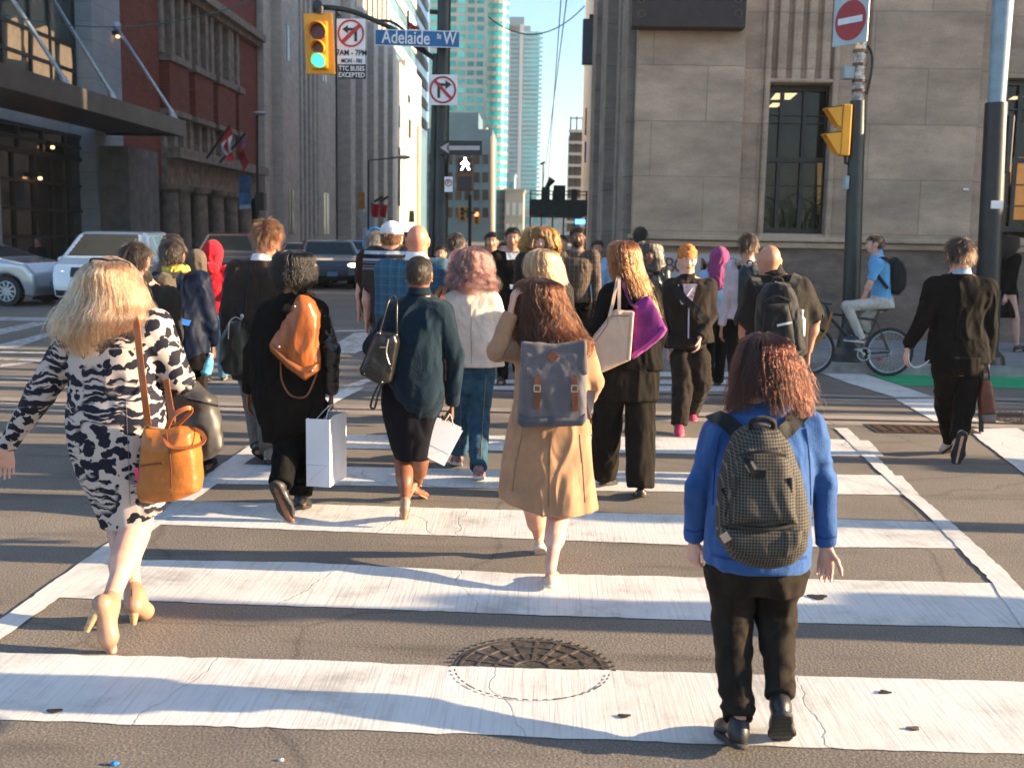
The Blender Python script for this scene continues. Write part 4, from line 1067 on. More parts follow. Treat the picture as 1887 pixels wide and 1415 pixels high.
def ringdisc(root, c, r, w, m, nm, Y0=0, n=36, full=False, t=.006, ax=(V(1,0,0), V(0,0,1)), nrm=V(0,-1,0)):
    mb = MB(); e1, e2 = ax
    if full: mb.prism([c+r*(e1*math.cos(q)+e2*math.sin(q)) for q in np.linspace(0, 2*math.pi, n, endpoint=False)], nrm*t)
    else:
        for k in range(n):
            a0, a1 = 2*math.pi*k/n, 2*math.pi*(k+1)/n
            mb.prism([c+q*(e1*math.cos(a)+e2*math.sin(a)) for q, a in ((r, a0), (r-w, a0), (r-w, a1), (r, a1))], nrm*t)
    return mb.build(nm, m, root, smooth=0)
def arrow(root, pts, Y, m, t=.004, nm='arrow'):
    mb = MB()
    for P in pts: mb.prism([at(a, b_, Y) for a, b_ in P], (0, -t, 0))
    return mb.build(nm, m, root, smooth=0)
YT = 16.35
nl = empty('no_left_turn_sign', at(647, 90, YT), 'white no left turn sign with hours, beside the traffic light', 'sign')
plate(nl, [(620, 35), (673, 35), (673, 145), (622, 145)], YT, MAT_WHITE, bev=.004)
ringdisc(nl, at(646.5, 62, YT-.004), .195, .026, MAT_RED, 'red_ring')
arrow(nl, [[(653, 77), (658, 77), (658, 50), (653, 50)], [(640, 52), (653.2, 52), (653.2, 57), (640, 57)], [(631, 54.5), (641, 47), (641, 62)]], YT-.003, MAT_SBLK)
arrow(nl, [[(628, 76), (633, 81), (666, 49), (661, 44)]], YT-.008, MAT_RED, nm='red_slash')
text('7AM - 7PM', .115, at(648, 98, YT-.004), MAT_SBLK, nl, sx=.85, bold=.002); text('MON - FRI', .085, at(648, 113, YT-.004), MAT_SBLK, nl, sx=.8, bold=.001)
plate(nl, [(622, 119), (674, 119), (674, 146), (623, 146)], YT-.014, MAT_SBLK, 'lower_plate')
text('TTC BUSES', .095, at(648, 127, YT-.02), MAT_WHITE, nl, sx=.82, bold=.001); text('EXCEPTED', .095, at(648, 139, YT-.02), MAT_WHITE, nl, sx=.86, bold=.001)
YN = 16.7
st = empty('street_name_sign', at(770, 70, YN), 'blue street name sign with white lettering on the pole', 'street sign')
plate(st, [(692, 54), (846, 58), (846, 89), (692, 84)], YN, MAT_BLUE, bev=.004)
arrow(st, [[(692, 54), (846, 58), (846, 59.5), (692, 55.5)], [(692, 82.8), (846, 87.8), (846, 89), (692, 84)]], YN-.002, MAT_WHITE, nm='border')
for bd, px, py, sz, sxx in (('Adelaide', 748, 70.5, .27, .76), ('St', 809, 68, .10, .8), ('W', 829, 72.5, .26, .72)):
    text(bd, sz, at(px, py, YN-.008), MAT_WHITE, st, sx=sxx, rot=(math.pi/2, R(1.4), 0), bold=.0028)
mb = MB(); mb.box((at(812, 70, YN)[0], YN+.012, at(812, 78, YN)[2]), (at(828, 70, YN)[0], YN+.25, at(812, 68, YN)[2])); mb.build('clamp', MAT_BLACK, st, smooth=0)
nr_ = empty('no_right_turn_sign', at(816, 165, YN), 'square white no right turn sign on the pole below the street name', 'sign')
plate(nr_, [(790, 138), (843, 138), (843, 194), (790, 194)], YN, MAT_WHITE, bev=.004)
ringdisc(nr_, at(816, 166, YN-.004), .20, .028, MAT_RED, 'red_ring')
arrow(nr_, [[(806, 181), (811, 181), (811, 153), (806, 153)], [(811, 154), (822, 154), (822, 159), (811, 159)], [(821, 148), (832, 156.5), (821, 165)]], YN-.003, MAT_SBLK)
arrow(nr_, [[(799, 151), (803, 147), (834, 181), (830, 185)]], YN-.008, MAT_RED, nm='red_slash')
ow = empty('one_way_sign', at(847, 273, YN), 'black one way sign with white arrow pointing left', 'sign')
plate(ow, [(806, 259), (888, 260), (888, 287), (806, 285)], YN, MAT_SBLK, bev=.004)
arrow(ow, [[(824, 269), (884, 269), (884, 277), (824, 277)], [(811, 272.5), (827, 263), (827, 283)]], YN-.004, mat('arrow_grey_white', (.42, .38, .38), .5, var=.05))
pd = empty('pedestrian_signal', at(856, 320, YN), 'brown pedestrian signal lit with a white walking figure', 'pedestrian signal')
plate(pd, [(841, 289), (872, 289), (872, 351), (841, 351)], YN, mat('signal_brown', (.14, .05, .015), .5), 'housing', .22, .02)
plate(pd, [(844, 292), (869, 292), (869, 318), (844, 318)], YN-.01, MAT_SBLK, 'upper_screen', .008); plate(pd, [(844, 325), (869, 325), (869, 348), (844, 348)], YN-.01, MAT_SBLK, 'lower_screen', .008)
mwk = mat('walk_led', (.9, .9, 1), .3, var=0, emit=(.85, .85, 1), es=2.4)
arrow(pd, [[(855, 290.5), (859, 290.5), (859.5, 295.5), (855, 295.5)], [(853.5, 296), (860, 296), (861, 305), (854, 305)], [(853.5, 297), (848.5, 302), (850, 304.5), (855, 300)], [(860, 297), (865.5, 302.5), (864, 305), (859, 300)],
           [(854, 304), (857.5, 305), (852, 314), (848, 314)], [(857, 304), (861, 304), (867, 312.5), (863, 314.5)]], YN-.013, mwk, nm='walking_figure')
sm = empty('parking_sign', at(826, 340, YN), 'small white parking sign low on the black pole', 'sign'); plate(sm, [(819, 326), (834, 326), (834, 354), (819, 354)], YN-.03, MAT_WHITE); ringdisc(sm, at(826.5, 337, YN-.035), .055, .012, MAT_RED, 'red_ring'); text('P', .09, at(826.5, 337, YN-.036), MAT_SBLK, sm)
# right hand poles
YR = 15.55
def rot_pole(name, pts, rs, label, mlow, mup, ysplit, Y, zr=0.13):
    bx_ = at(*pts[0], Y); root = empty(name, (bx_[0], Y, zr), label, 'pole')
    a, b_, c = at(*pts[0], Y), at(*pts[1], Y), at(*pts[2], Y)
    mb = MB(); mb.tube([a, b_], rs[:2], 18); mb.build('lower_pole', mlow, root)
    mb = MB(); mb.tube([b_, c], rs[1:3] if len(rs) > 3 else [rs[1]*.78, rs[2]], 18); mb.build('upper_pole', mup, root)
    mb = MB(); mb.tube([(a[0], Y, zr-.01), (a[0], Y, zr+.12), (a[0], Y, zr+.2), a+V(0, 0, .5)], [.3, .27, .19, rs[0]], 18); mb.build('base', mlow, root)
    return root
MRUST = mat('peeling_galvanised', (.42, .36, .32), .5, metal=.3, var=.6, vs=16, bump=.5, bs=30)
rp = rot_pole('signal_post', [(1565, 655), (1581, 186), (1592, -40)], [.125, .105, .085], 'dark post with rusty upper half and a red no entry sign, right of centre', MAT_DGREEN, MRUST, 186, YR)
for py in (45, 95, 120, 150, 168): c = at(1589-py*.035, py, YR); mb = MB(); mb.tube([c-V(0, 0, .02), c+V(0, 0, .02)], .1, 14); mb.build('pole_band', mat('rust_band', (.13, .06, .035), .6), rp)
mb = MB(); mb.tube(smoothpts([at(1585, 72, YR-.05), at(1605, 95, YR), at(1606, 130, YR), at(1597, 175, YR)], 6), .018, 8); mb.build('cable', MAT_BLACK, rp)
mb = MB(); mb.box(at(1553, 146, YR)-V(0, .05, 0), at(1574, 123, YR)+V(0, .1, 0)); mb.build('junction_box', mat('pale_box', (.3, .36, .37), .5), rp, smooth=0, bevel=.01)
rp2 = rot_pole('lamp_post', [(1817, 600), (1836, 190), (1851, -40)], [.165, .15, .145], 'thick street lamp post, pale blue above and black below, far right', MAT_BLACK, mat('pale_blue_pole', (.24, .33, .38), .45, var=.12, vs=5), 190, YR)
mb = MB(); mb.box(at(1845, 320, YR)-V(0, .1, 0), at(1866, 213, YR)+V(0, .1, 0)); mb.build('control_box', MAT_BLACK, rp2, smooth=0, bevel=.02)
mb = MB(); c = at(1829, 378, YR); mb.box(c-V(.085, .17, .055), c+V(.075, -.15, .055)); mb.build('sticker', MAT_WHITE, rp2, smooth=0)
ne = empty('no_entry_sign', at(1568, 40, YR), 'red and white no entry sign turned sideways at the top of the rusty pole', 'sign')
ex = unit(V(.55, -.83, 0)); ez = V(0, 0, 1.0); nn = unit(V(-.83, -.55, 0))
c = at(1568, 38, YR-.12); mb = MB(); mb.frame(c, ex*.30, nn*.006, ez*.315); mb.build('plate', mat('pale_sign', (.42, .5, .52), .4, var=.05), ne, smooth=0)
ringdisc(ne, c+nn*.007, .265, 0, mat('no_entry_red', (.38, .010, .014), .4), 'red_disc', full=True, ax=(ex, ez), nrm=nn)
mb = MB(); mb.frame(c+nn*.016, ex*.21, nn*.003, ez*.042); mb.build('white_bar', MAT_WHITE, ne, smooth=0)
rs_ = empty('side_traffic_light', at(1560, 240, YR), 'yellow traffic light seen from the side with two pointed visors', 'traffic light')
hx = at(1556, 240, YR); mb = MB(); mb.box(at(1545, 288, YR)-V(0, .12, 0), at(1567, 194, YR)+V(0, .12, 0)); mb.build('housing', MAT_YEL, rs_, smooth=0, bevel=.015)
for a, b_, c_, d in ((196, 235, 1520, 1549), (243, 285, 1517, 1547)):
    mb = MB(); P = [at(c_, a+4, YR), at(d, a, YR), at(d-3, b_, YR), at(d-8, b_-2, YR)]; mb.prism([p-V(0, .115, 0) for p in P], (0, .012, 0)); mb.prism([p+V(0, .115, 0) for p in P], (0, .012, 0))
    q = [P[0], P[1]]; mb.prism([q[0]-V(0, .115, 0), q[1]-V(0, .115, 0), q[1]+V(0, .127, 0), q[0]+V(0, .127, 0)], (0, 0, -.012)); mb.build('visor', MAT_YEL, rs_, smooth=0)
mb = MB(); mb.tube([at(1558, 288, YR), at(1558, 300, YR), at(1572, 305, YR)], .025, 8); mb.build('bracket', MAT_BLACK, rs_)
ps = MB(); ps.box(at(1554, 350, YR)-V(0, .08, 0), at(1563, 325, YR)+V(0, .05, 0)); tag(ps.build('push_button_box', mat('pale_box', (0, 0, 0)), smooth=0, bevel=.01), 'small grey push button box on the dark signal post', 'push button')
# lamps, thin poles
def lamp(pts, head, Y, label, r=.07, m=MAT_BLACK, zr=.0, name='street_lamp'):
    P = [at(a, b_, Y) for a, b_ in pts]; root = empty(name, (P[0][0], Y, zr), label, 'street lamp'); mb = MB(); mb.tube([V(P[0][0], Y, zr)]+P, r, 10); mb.build('pole', m, root)
    if head:
        c = at(*head, Y); s = SDF(c-1.2, c+1.2, .06); w_ = Y*.007; s.ell(c, (w_, w_*.6, w_*.28)); v, f = s.mesh(); mkobj('lamp_head', v, f, MAT_STEEL, root)
    return root
lamp([(474, 420), (474, 212), (480, 209)], (479, 209), 62, 'dark street lamp in front of the brick building corner')
lamp([(679, 420), (679, 296), (738, 290)], (743, 290), 80, 'dark street lamp with long horizontal arm before the pilasters')
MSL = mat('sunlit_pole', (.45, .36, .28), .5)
def thinpole(px, y0, y1, Y, label): 
    mb = MB(); a, b_ = at(px, y0, Y), at(px, y1, Y); mb.tube([V(a[0], Y, 0), b_], .0016*Y, 8); return tag(mb.build('tram_wire_pole', MSL, loc=(a[0], Y, 0)), label, 'pole')
thinpole(771.5, 420, 232, 190, 'thin sunlit pole at the end of the limestone building'); thinpole(908, 420, 250, 190, 'taller thin sunlit pole left of the condo tower'); thinpole(896, 420, 236, 240, 'thin sunlit pole in front of the low office block')
for k, (p, q, lb) in enumerate(((( -30, 18), (470, 0), 'slack overhead wire crossing in front of the left buildings'), ((900, 32), (1077, 12), 'overhead wire sagging across the sky gap'), ((1002, 330), (1048, -30), 'tram wire descending steeply through the sky gap'), ((1010, 330), (1036, -30), 'second tram wire in the sky gap left of the other'))):
    A, B_ = at(*p, 30 if k < 2 else 60), at(*q, 32 if k < 2 else 22)
    P = [A+(B_-A)*t-V(0, 0, .6*4*t*(1-t)*(k < 2)) for t in np.linspace(0, 1, 14)]
    mb = MB(); mb.tube(P, .016 if k < 2 else .012, 5); tag(mb.build('overhead_wire', mat('green_wire', (.03, .10, .09), .5) if k == 0 else MAT_BLACK, loc=A), lb, 'wire')
# banner, black box, flags
bn = empty('street_banner', at(451, 355, 61), 'blue and purple street banner hanging on the lamp pole', 'banner')
mb = MB(); mb.prism([at(440, 387, 61), at(463, 386, 61), at(461, 322, 61), at(441, 324, 61)], (0, .04, 0)); mb.build('cloth', mat('banner_blue_purple', (.03, .10, .22), .6, var=.8, vs=1.2), bn, smooth=0)
mb = MB(); mb.prism([at(441, 386, 60.9), at(462, 385, 60.9), at(461, 377, 60.9), at(442, 378, 60.9)], (0, .03, 0)); mb.build('stripe', mat('pale_stripe', (.35, .45, .5), .6), bn, smooth=0)
mb = MB(); mb.box(at(470, 388, 61), at(486, 355, 61)+V(0, .6, 0)); tag(mb.build('control_cabinet', MAT_BLACK, smooth=0), 'black box mounted on the street lamp by the banner', 'box')
def flag(P0, P1, quad, Y, mats_, label, leaf=False):
    root = empty('flag', at(*P0, Y), label, 'flag'); mb = MB(); mb.tube([at(*P0, Y), at(*P1, Y)], .0011*Y, 8); mb.build('flag_pole', MAT_BLACK, root)
    nu, nv = 24, 12; a, b_, c, d = [at(*q, Y) for q in quad]   # a top-hoist b bottom-hoist c bottom-fly d top-fly
    vs = []; 
    for i in range(nu+1):
        for j in range(nv+1):
            u, w_ = i/nu, j/nv; p = (a*(1-w_)+b_*w_)*(1-u)+(d*(1-w_)+c*w_)*u
            vs.append(p+V(0, math.sin(u*9+w_*2)*.004*Y*u, 0)+V(math.sin(u*7+w_)*.0012*Y, 0, 0))
    fs, mi = [], []
    for i in range(nu):
        for j in range(nv):
            k_ = i*(nv+1)+j; fs.append((k_, k_+1, k_+nv+2, k_+nv+1)); u = (i+.5)/nu; w_ = (j+.5)/nv
            m_ = 0
            if leaf and .25 < u < .75: m_ = 1 if not (abs(w_-.5) < .30*(1-abs(u-.5)*3.2) or (abs(w_-.5) < .06 and abs(u-.5) < .2)) else 0
            if not leaf and u < .4 and w_ < .5: m_ = 1
            mi.append(m_)
    o = mkobj('cloth', np.array(vs), np.array(fs), mats_, root, mi=mi); so_ = o.modifiers.new('t', 'SOLIDIFY'); so_.thickness = .02
FR = mat('flag_red', (.52, .015, .02), .7); FW = mat('flag_white', (.7, .7, .7), .7)
flag((381, 292), (424, 231), [(424, 232), (404, 254), (419, 298), (430, 296)], 55, [FR, FW], 'red and white maple leaf flag on a slanted pole at the brick building', True)
flag((405, 300), (452, 246), [(450, 250), (434, 262), (448, 318), (456, 300)], 58, [mat('flag_dark_red', (.3, .015, .02), .7), mat('flag_corner', (.18, .1, .2), .7)], 'dark red flag hanging behind the maple leaf flag')
flag((690, 372), (706, 362), [(683, 374), (683, 398), (695, 402), (697, 376)], 90, [FR, mat('flag_corner', (0, 0, 0))], 'small red flag on the lamp pole, left of the pair'); flag((700, 372), (716, 362), [(700, 374), (697, 396), (709, 402), (712, 378)], 90, [FR, mat('flag_corner', (0, 0, 0))], 'small red flag on the lamp pole, right of the pair')
flag((752, 80), (752, 20), [(753, 41), (753, 55), (771, 54), (769, 48)], 120, [FR, FR], 'small bright red flag above the blue street sign')
def fsig(px, py, Y, lit, label, s=1.0):
    root = empty('traffic_light', at(px, py, Y), label, 'traffic light'); w_ = 7*s; P = [(px-w_, py+14*s), (px+w_, py+14*s), (px+w_, py-14*s), (px-w_, py-14*s)]
    plate(root, P, Y, MAT_YEL, 'housing', .3, .02)
    for k in range(3): ringdisc(root, at(px, py-8*s+k*8*s, Y-.02), .0018*Y*s, 0, mat('red_lens_lit', (1, .1, .05), .4, var=0, emit=(1, .12, .04), es=5) if (lit == k) else MAT_SBLK, 'lens', full=True, n=16)
fsig(852, 394, 60, -1, 'small yellow traffic light far down the street, upper left of the pair'); fsig(878, 402, 60, 0, 'small yellow traffic light lit red far down the street', .85)
mb = MB(); a = at(866, 430, 60); mb.tube([V(a[0], 60, 0), at(866, 360, 60)], .09, 8); mb.tube([at(852, 388, 60), at(866, 392, 60), at(878, 394, 60)], .05, 8)
tag(mb.build('signal_pole', MAT_BLACK, loc=(a[0], 60, 0)), 'thin dark pole holding the two small far traffic lights', 'pole')
yb = MB(); yb.prism([at(659, 385, 82), at(672, 385, 82), at(672, 355, 82), at(660, 355, 82)], (0, .05, 0)); tag(yb.build('shop_banner', mat('ochre_banner', (.35, .18, .04), .6, var=.5, vs=1.5), smooth=0), 'small ochre banner before the pilasters left of the lamp arm', 'banner')
gb = MB(); gb.prism([at(668, 420, 100), at(690, 420, 100), at(690, 391, 100), at(660, 391, 100)], (0, .05, 0)); tag(gb.build('shop_sign', mat('pale_shop_sign', (.4, .45, .48), .6), smooth=0), 'pale rectangular sign low on the limestone building', 'sign')
gg = MB(); gg.prism([at(753, 410, 150), at(764, 410, 150), at(763, 388, 150), at(754, 388, 150)], (0, .1, 0)); tag(gg.build('green_banner', mat('lime_banner', (.25, .3, .05), .6, var=.3), smooth=0), 'small lime green banner near the end of the limestone building', 'banner')
# ================================================================ people: builders
def rotz(v, a):
    c, s = math.cos(a), math.sin(a); return V(v[0]*c-v[1]*s, v[0]*s+v[1]*c, v[2])
def m_hair(name, col, rough=.24, rnd=.25):
    col = tuple(np.array(col)**1.25*.55)
    m = bpy.data.materials.new(name); m.use_nodes = True; n = m.node_tree.nodes; l = m.node_tree.links
    n.remove(n['Principled BSDF']); b = n.new('ShaderNodeBsdfHairPrincipled'); b.parametrization = 'COLOR'
    ci = n.new('ShaderNodeHairInfo'); c = np.array(col)
    tc = n.new('ShaderNodeTexCoord'); mp = N(n, 'ShaderNodeMapping'); mp.inputs['Scale'].default_value = (1, 1, .10); l.new(tc.outputs['Object'], mp.inputs[0]); tn = N(n, 'ShaderNodeTexNoise', i_Scale=75, i_Detail=3.0, i_Roughness=.7); l.new(mp.outputs[0], tn.inputs[0])
    mx = N(n, 'ShaderNodeMath', operation='MULTIPLY_ADD', i_1=.35); l.new(ci.outputs['Random'], mx.inputs[0]); sb = N(n, 'ShaderNodeMath', operation='SUBTRACT', i_1=.17); l.new(tn.outputs['Fac'], sb.inputs[0]); l.new(sb.outputs[0], mx.inputs[2])
    r = ramp(n, [(.33, tuple(c*.30)), (.5, tuple(c*.95)), (.66, tuple(np.minimum(c*(1+rnd*3), .95)))]); l.new(mx.outputs[0], r.inputs[0]); l.new(r.outputs[0], b.inputs['Color'])
    b.inputs['Roughness'].default_value = rough; b.inputs['Radial Roughness'].default_value = .45
    l.new(b.outputs[0], n['Material Output'].inputs[0])
    return m
def m_hairbase(name, col):
    m, n, l, b = nt(name); tc = n.new('ShaderNodeTexCoord')
    mp = N(n, 'ShaderNodeMapping'); mp.inputs['Scale'].default_value = (1, 1, .09); l.new(tc.outputs['Object'], mp.inputs[0])
    t = N(n, 'ShaderNodeTexNoise', i_Scale=120, i_Detail=4.0, i_Roughness=.7); l.new(mp.outputs[0], t.inputs[0]); c = np.array(col)
    r = ramp(n, [(.35, tuple(c*.35)), (.65, tuple(np.minimum(c*1.1, 1)))]); l.new(t.outputs['Fac'], r.inputs[0]); l.new(r.outputs[0], b.inputs['Base Color'])
    b.inputs['Roughness'].default_value = .5; b.inputs['Specular IOR Level'].default_value = .4
    bp = N(n, 'ShaderNodeBump', i_Strength=.9, i_Distance=.006); l.new(t.outputs['Fac'], bp.inputs['Height']); l.new(bp.outputs[0], b.inputs['Normal'])
    return m
def m_skin(name, col):
    m, n, l, b = nt(name); tc = n.new('ShaderNodeTexCoord'); c = np.array(col)
    t = N(n, 'ShaderNodeTexNoise', i_Scale=14, i_Detail=4.0); l.new(tc.outputs['Object'], t.inputs[0])
    r = ramp(n, [(.3, tuple(c*V(.95, .78, .74))), (.7, tuple(np.minimum(c*1.1, 1)))]); l.new(t.outputs['Fac'], r.inputs[0]); l.new(r.outputs[0], b.inputs['Base Color'])
    b.inputs['Roughness'].default_value = .48; b.inputs['Subsurface Weight'].default_value = .12; b.inputs['Subsurface Radius'].default_value = (.02, .008, .004); b.inputs['Subsurface Scale'].default_value = .4
    f = N(n, 'ShaderNodeTexNoise', i_Scale=260, i_Detail=2.0); l.new(tc.outputs['Object'], f.inputs[0]); bp = N(n, 'ShaderNodeBump', i_Strength=.12, i_Distance=.004); l.new(f.outputs['Fac'], bp.inputs['Height']); l.new(bp.outputs[0], b.inputs['Normal'])
    return m
SK = {'fair': m_skin('skin_fair', (.62, .36, .27)), 'tan': m_skin('skin_tan', (.46, .23, .14)), 'brown': m_skin('skin_brown', (.20, .085, .045)), 'dark': m_skin('skin_dark', (.12, .052, .03)), 'ruddy': m_skin('skin_ruddy', (.60, .24, .15))}
_hm = {}
def hairmats(key, col):
    if key not in _hm: _hm[key] = (m_hair('hair_'+key, col), m_hairbase('hair_under_'+key, tuple(np.array(col)*.38)))
    return _hm[key]
def curves(name, P, rad, m, parent, loc=None):
    """P: (n, k, 3) world points -> hair curves"""
    n, k, _ = P.shape; base = wpos(parent); own = base if loc is None else np.asarray(loc)
    hc = bpy.data.hair_curves.new(name); hc.add_curves([k]*n)
    hc.attributes['position'].data.foreach_set('vector', (P-own).astype(np.float32).ravel())
    ra = hc.attributes.get('radius') or hc.attributes.new('radius', 'FLOAT', 'POINT')
    prof = np.linspace(1, .25, k)[None, :]*rad*np.ones((n, 1)); ra.data.foreach_set('value', prof.astype(np.float32).ravel())
    hc.materials.append(m); o = bpy.data.objects.new(name, hc); COL.objects.link(o); o.parent = parent; o.location = own-base; o['_w'] = [float(c) for c in own]
    return o
PEOPLE = []
class Fig:
    def __init__(s, label, x, ytop, Y, h=0, w=0.0, wide=1.0, vox=.009, px=None, z0=0.0, H=None, yfoot=None, head=None, group=None, skin='fair', seed=0, lean=0, xf=None, arms=1.0, hs=1.0, hg=0.0):
        s.Y, s.h, s.vox, s.seed, s.wide, s.skin, s.hs = Y, R(h), vox*Q, seed, wide, SK[skin], hs
        s.z0 = z0
        top = at(x, ytop, Y); s.H = H or (top[2]-z0)
        s.top_ = top
        bxp = at(xf if xf is not None else x, ytop, Y)
        s.base = V(bxp[0], Y, z0)
        s.root = empty('person', s.base, label, 'person', group)
        s.fw = V(math.sin(s.h), math.cos(s.h), 0); s.rt = V(math.cos(s.h), -math.sin(s.h), 0)
        a, sw = s.H, 1.0
        wl = {'r': w, 'l': -w}
        J = {}
        dx = (top[0]-s.base[0])/a
        P = lambda si, f, u: s.base+(s.rt*si+s.fw*(f+lean*u))*a+V(dx*a*max(0, u-.5)*2, 0, u*a)
        J['head'] = P(0, .0, 1.0); J['neck'] = P(0, -.01, .835); J['pelvis'] = P(0, 0, .52); J['chest'] = P(0, 0, .72); J['waist'] = P(0, 0, .6)
        for k, sg in (('r', 1), ('l', -1)):
            st = wl[k]; arm = -st*arms
            J['sh_'+k] = P(sg*.102*wide, 0, .812); J['el_'+k] = P(sg*.128*wide, arm*.07-.015, .635); J['wr_'+k] = P(sg*.125*wide, arm*.20+.02, .495+abs(arm)*.02)
            J['hip_'+k] = P(sg*.05*wide, 0, .50)
            J['kn_'+k] = P(sg*.05, st*.10+.015*abs(st)+.01, .282); J['an_'+k] = P(sg*.045, st*.20 if st > 0 else st*.24, .048+(.05*-st if st < 0 else 0))
            J['toe_'+k] = P(sg*.055, (st*.20+.125) if st >= 0 else (st*.24+.095), .012)
        s.J = J
        for k, q in (px or {}).items():
            if k == 'free': continue
            if q[0] == 'g': J[k] = G(q[1], q[2])+V(0, 0, .012)
            else: J[k] = at(q[0], q[1], Y+(q[2] if len(q) > 2 else (J[k][1]-Y)))
        if not px or 'head' not in px: J['head'] = top
        for k in 'lr':
            t = J['toe_'+k]
            if px and 'toe_'+k in px and abs(t[2]-z0) < .16 and not px.get('free'):
                a_, b_ = px_of(t); g = G(a_, b_, z0+.012); dy = g[1]-t[1]; J['toe_'+k] = g; q = px_of(J['an_'+k]); J['an_'+k] = at(q[0], q[1], J['an_'+k][1]+dy)
                if J['an_'+k][2] < z0+.085: J['an_'+k][2] = z0+.085
        # head frame: looks along the heading (+ own turn), tilts back by head[1]
        hy, ht = (head or (0, 0)); ha = s.h+R(hy)
        f = V(math.sin(ha), math.cos(ha), 0); r = V(math.cos(ha), -math.sin(ha), 0); u = V(0, 0, 1.0)
        t = R(ht); f, u = f*math.cos(t)+u*math.sin(t), u*math.cos(t)-f*math.sin(t)
        s.hf = np.array([r, f, u]); s.hh = .132*s.H*hs
        s.hc = J['head']-u*s.hh*.5-V(0, 0, .008+hg)
        PEOPLE.append(s)
    def sdf(s, extra=.12, vox=None, keys=None, lo=None, hi=None):
        A = np.array([s.J[k] for k in (keys or s.J)]); l = A.min(0)-extra; h = A.max(0)+extra
        if lo is not None: l = np.minimum(l, lo)
        if hi is not None: h = np.maximum(h, hi)
        return SDF(l, h, vox or s.vox)
    def pt(s, r, f, u):          # point in the head frame, unit = head height
        return s.hc+(s.hf[0]*r+s.hf[1]*f+s.hf[2]*u)*s.hh
    def hand(s, S, k, size=1.0, curl=.35, palm=None, down=None, spread=.07):
        w = s.J['wr_'+k]; e = s.J['el_'+k]; d = unit(down if down is not None else (w-e)*.6+V(0, 0, -.25)); sg = 1 if k == 'r' else -1
        pn = palm if palm is not None else -s.rt*sg     # palm faces the thigh
        pn = unit(pn-d*(pn@d)); th = unit(np.cross(pn, d)*sg);
        if th@s.fw < 0 and palm is None: th = -th
        L = .105*s.H*size; pl = L*.50; pw = L*.21; m = S
        c0 = w+d*pl*.1; c1 = w+d*pl
        m.cap(c0, c1, pw*.72, pw*.98, .012, flat=(pn, .42))
        for i, (o, ln, cu) in enumerate(((.75, .86, .8), (.26, 1, 1), (-.24, .94, 1.12), (-.72, .74, 1.25))):
            b = c1+th*pw*o-d*pl*.02; r0 = L*.046*(1 if i < 3 else .88); dr = unit(d+th*o*spread); p = b; a = curl*cu*.8
            for j, q in enumerate((.42, .32, .26)):
                dd = dr*math.cos(a)+pn*math.sin(a); p2 = p+dd*L*.52*ln*q; m.cap(p, p2, r0*(1-.08*j), r0*(.93-.1*j), .004); p = p2; a += curl*cu
        b = w+d*pl*.30+th*pw*.55; p = b; dr = unit(d*.75+th*.62+pn*.28)
        for j, q in enumerate((.36, .26, .2)):
            p2 = p+dr*L*q*.78; m.cap(p, p2, L*(.068-.008*j), L*(.056-.008*j), .010); p = p2; dr = unit(dr+d*.35+pn*curl*.5)
        s.hp = getattr(s, 'hp', {}); s.hp[k] = (c1, d, pn)
    def body(s, hands=('l', 'r'), curl=(.35, .35), palms=None, legs=True, leg=1.0, face=False, bald=False, vox=None, calf=1.0, handdir=None, hand_size=1.0, arm=.76):
        J, H, S = s.J, s.H, s.sdf(.14, vox)
        hh = s.hh; hf = s.hf
        S.ell(s.pt(0, -.045, .10), V(.335, .43, .40)*hh, hf, .02)           # cranium
        S.ell(s.pt(0, .10, -.16), V(.255, .30, .33)*hh, hf, .03)            # face and jaw
        S.ell(s.pt(0, .22, -.37), V(.12, .12, .11)*hh, hf, .025)            # chin
        for q in (1, -1):
            S.ell(s.pt(q*.345, -.03, -.02), V(.045, .11, .155)*hh, hf, .006)
            S.ell(s.pt(q*.375, -.045, .03), V(.025, .07, .08)*hh, hf, .004)
        if face:
            S.cap(s.pt(0, .40, .04), s.pt(0, .485, -.11), hh*.035, hh*.062, .015); S.ell(s.pt(0, .45, -.125), V(.085, .06, .045)*hh, hf, .01)
            for q in (1, -1): S.ell(s.pt(q*.145, .43, .035), V(.085, .06, .055)*hh, hf, .012, 's'); S.ell(s.pt(q*.19, .30, -.12), V(.1, .09, .09)*hh, hf, .02)
            S.ell(s.pt(0, .395, -.235), V(.12, .045, .035)*hh, hf, .01); S.cap(s.pt(-.2, .365, .1), s.pt(.2, .365, .1), hh*.05, hh*.05, .02)
        nb = J['neck']; S.cap(s.pt(0, -.06, -.28), nb+V(0, 0, -.01), .064*H/1.75*s.wide**.5, .072*H/1.75*s.wide**.5, .03)
        tr = .86
        S.loft([(J['pelvis'][2]-.05*H, J['pelvis'][0], J['pelvis'][1], .085*H*tr*s.wide, .062*H*tr), (J['waist'][2], J['waist'][0], J['waist'][1], .07*H*tr*s.wide, .052*H*tr), (J['chest'][2], J['chest'][0], J['chest'][1], .088*H*tr*s.wide, .06*H*tr), (max(nb[2]-.01*H, J['chest'][2]+.03), nb[0], nb[1], .04*H, .035*H)], -s.h, .03)
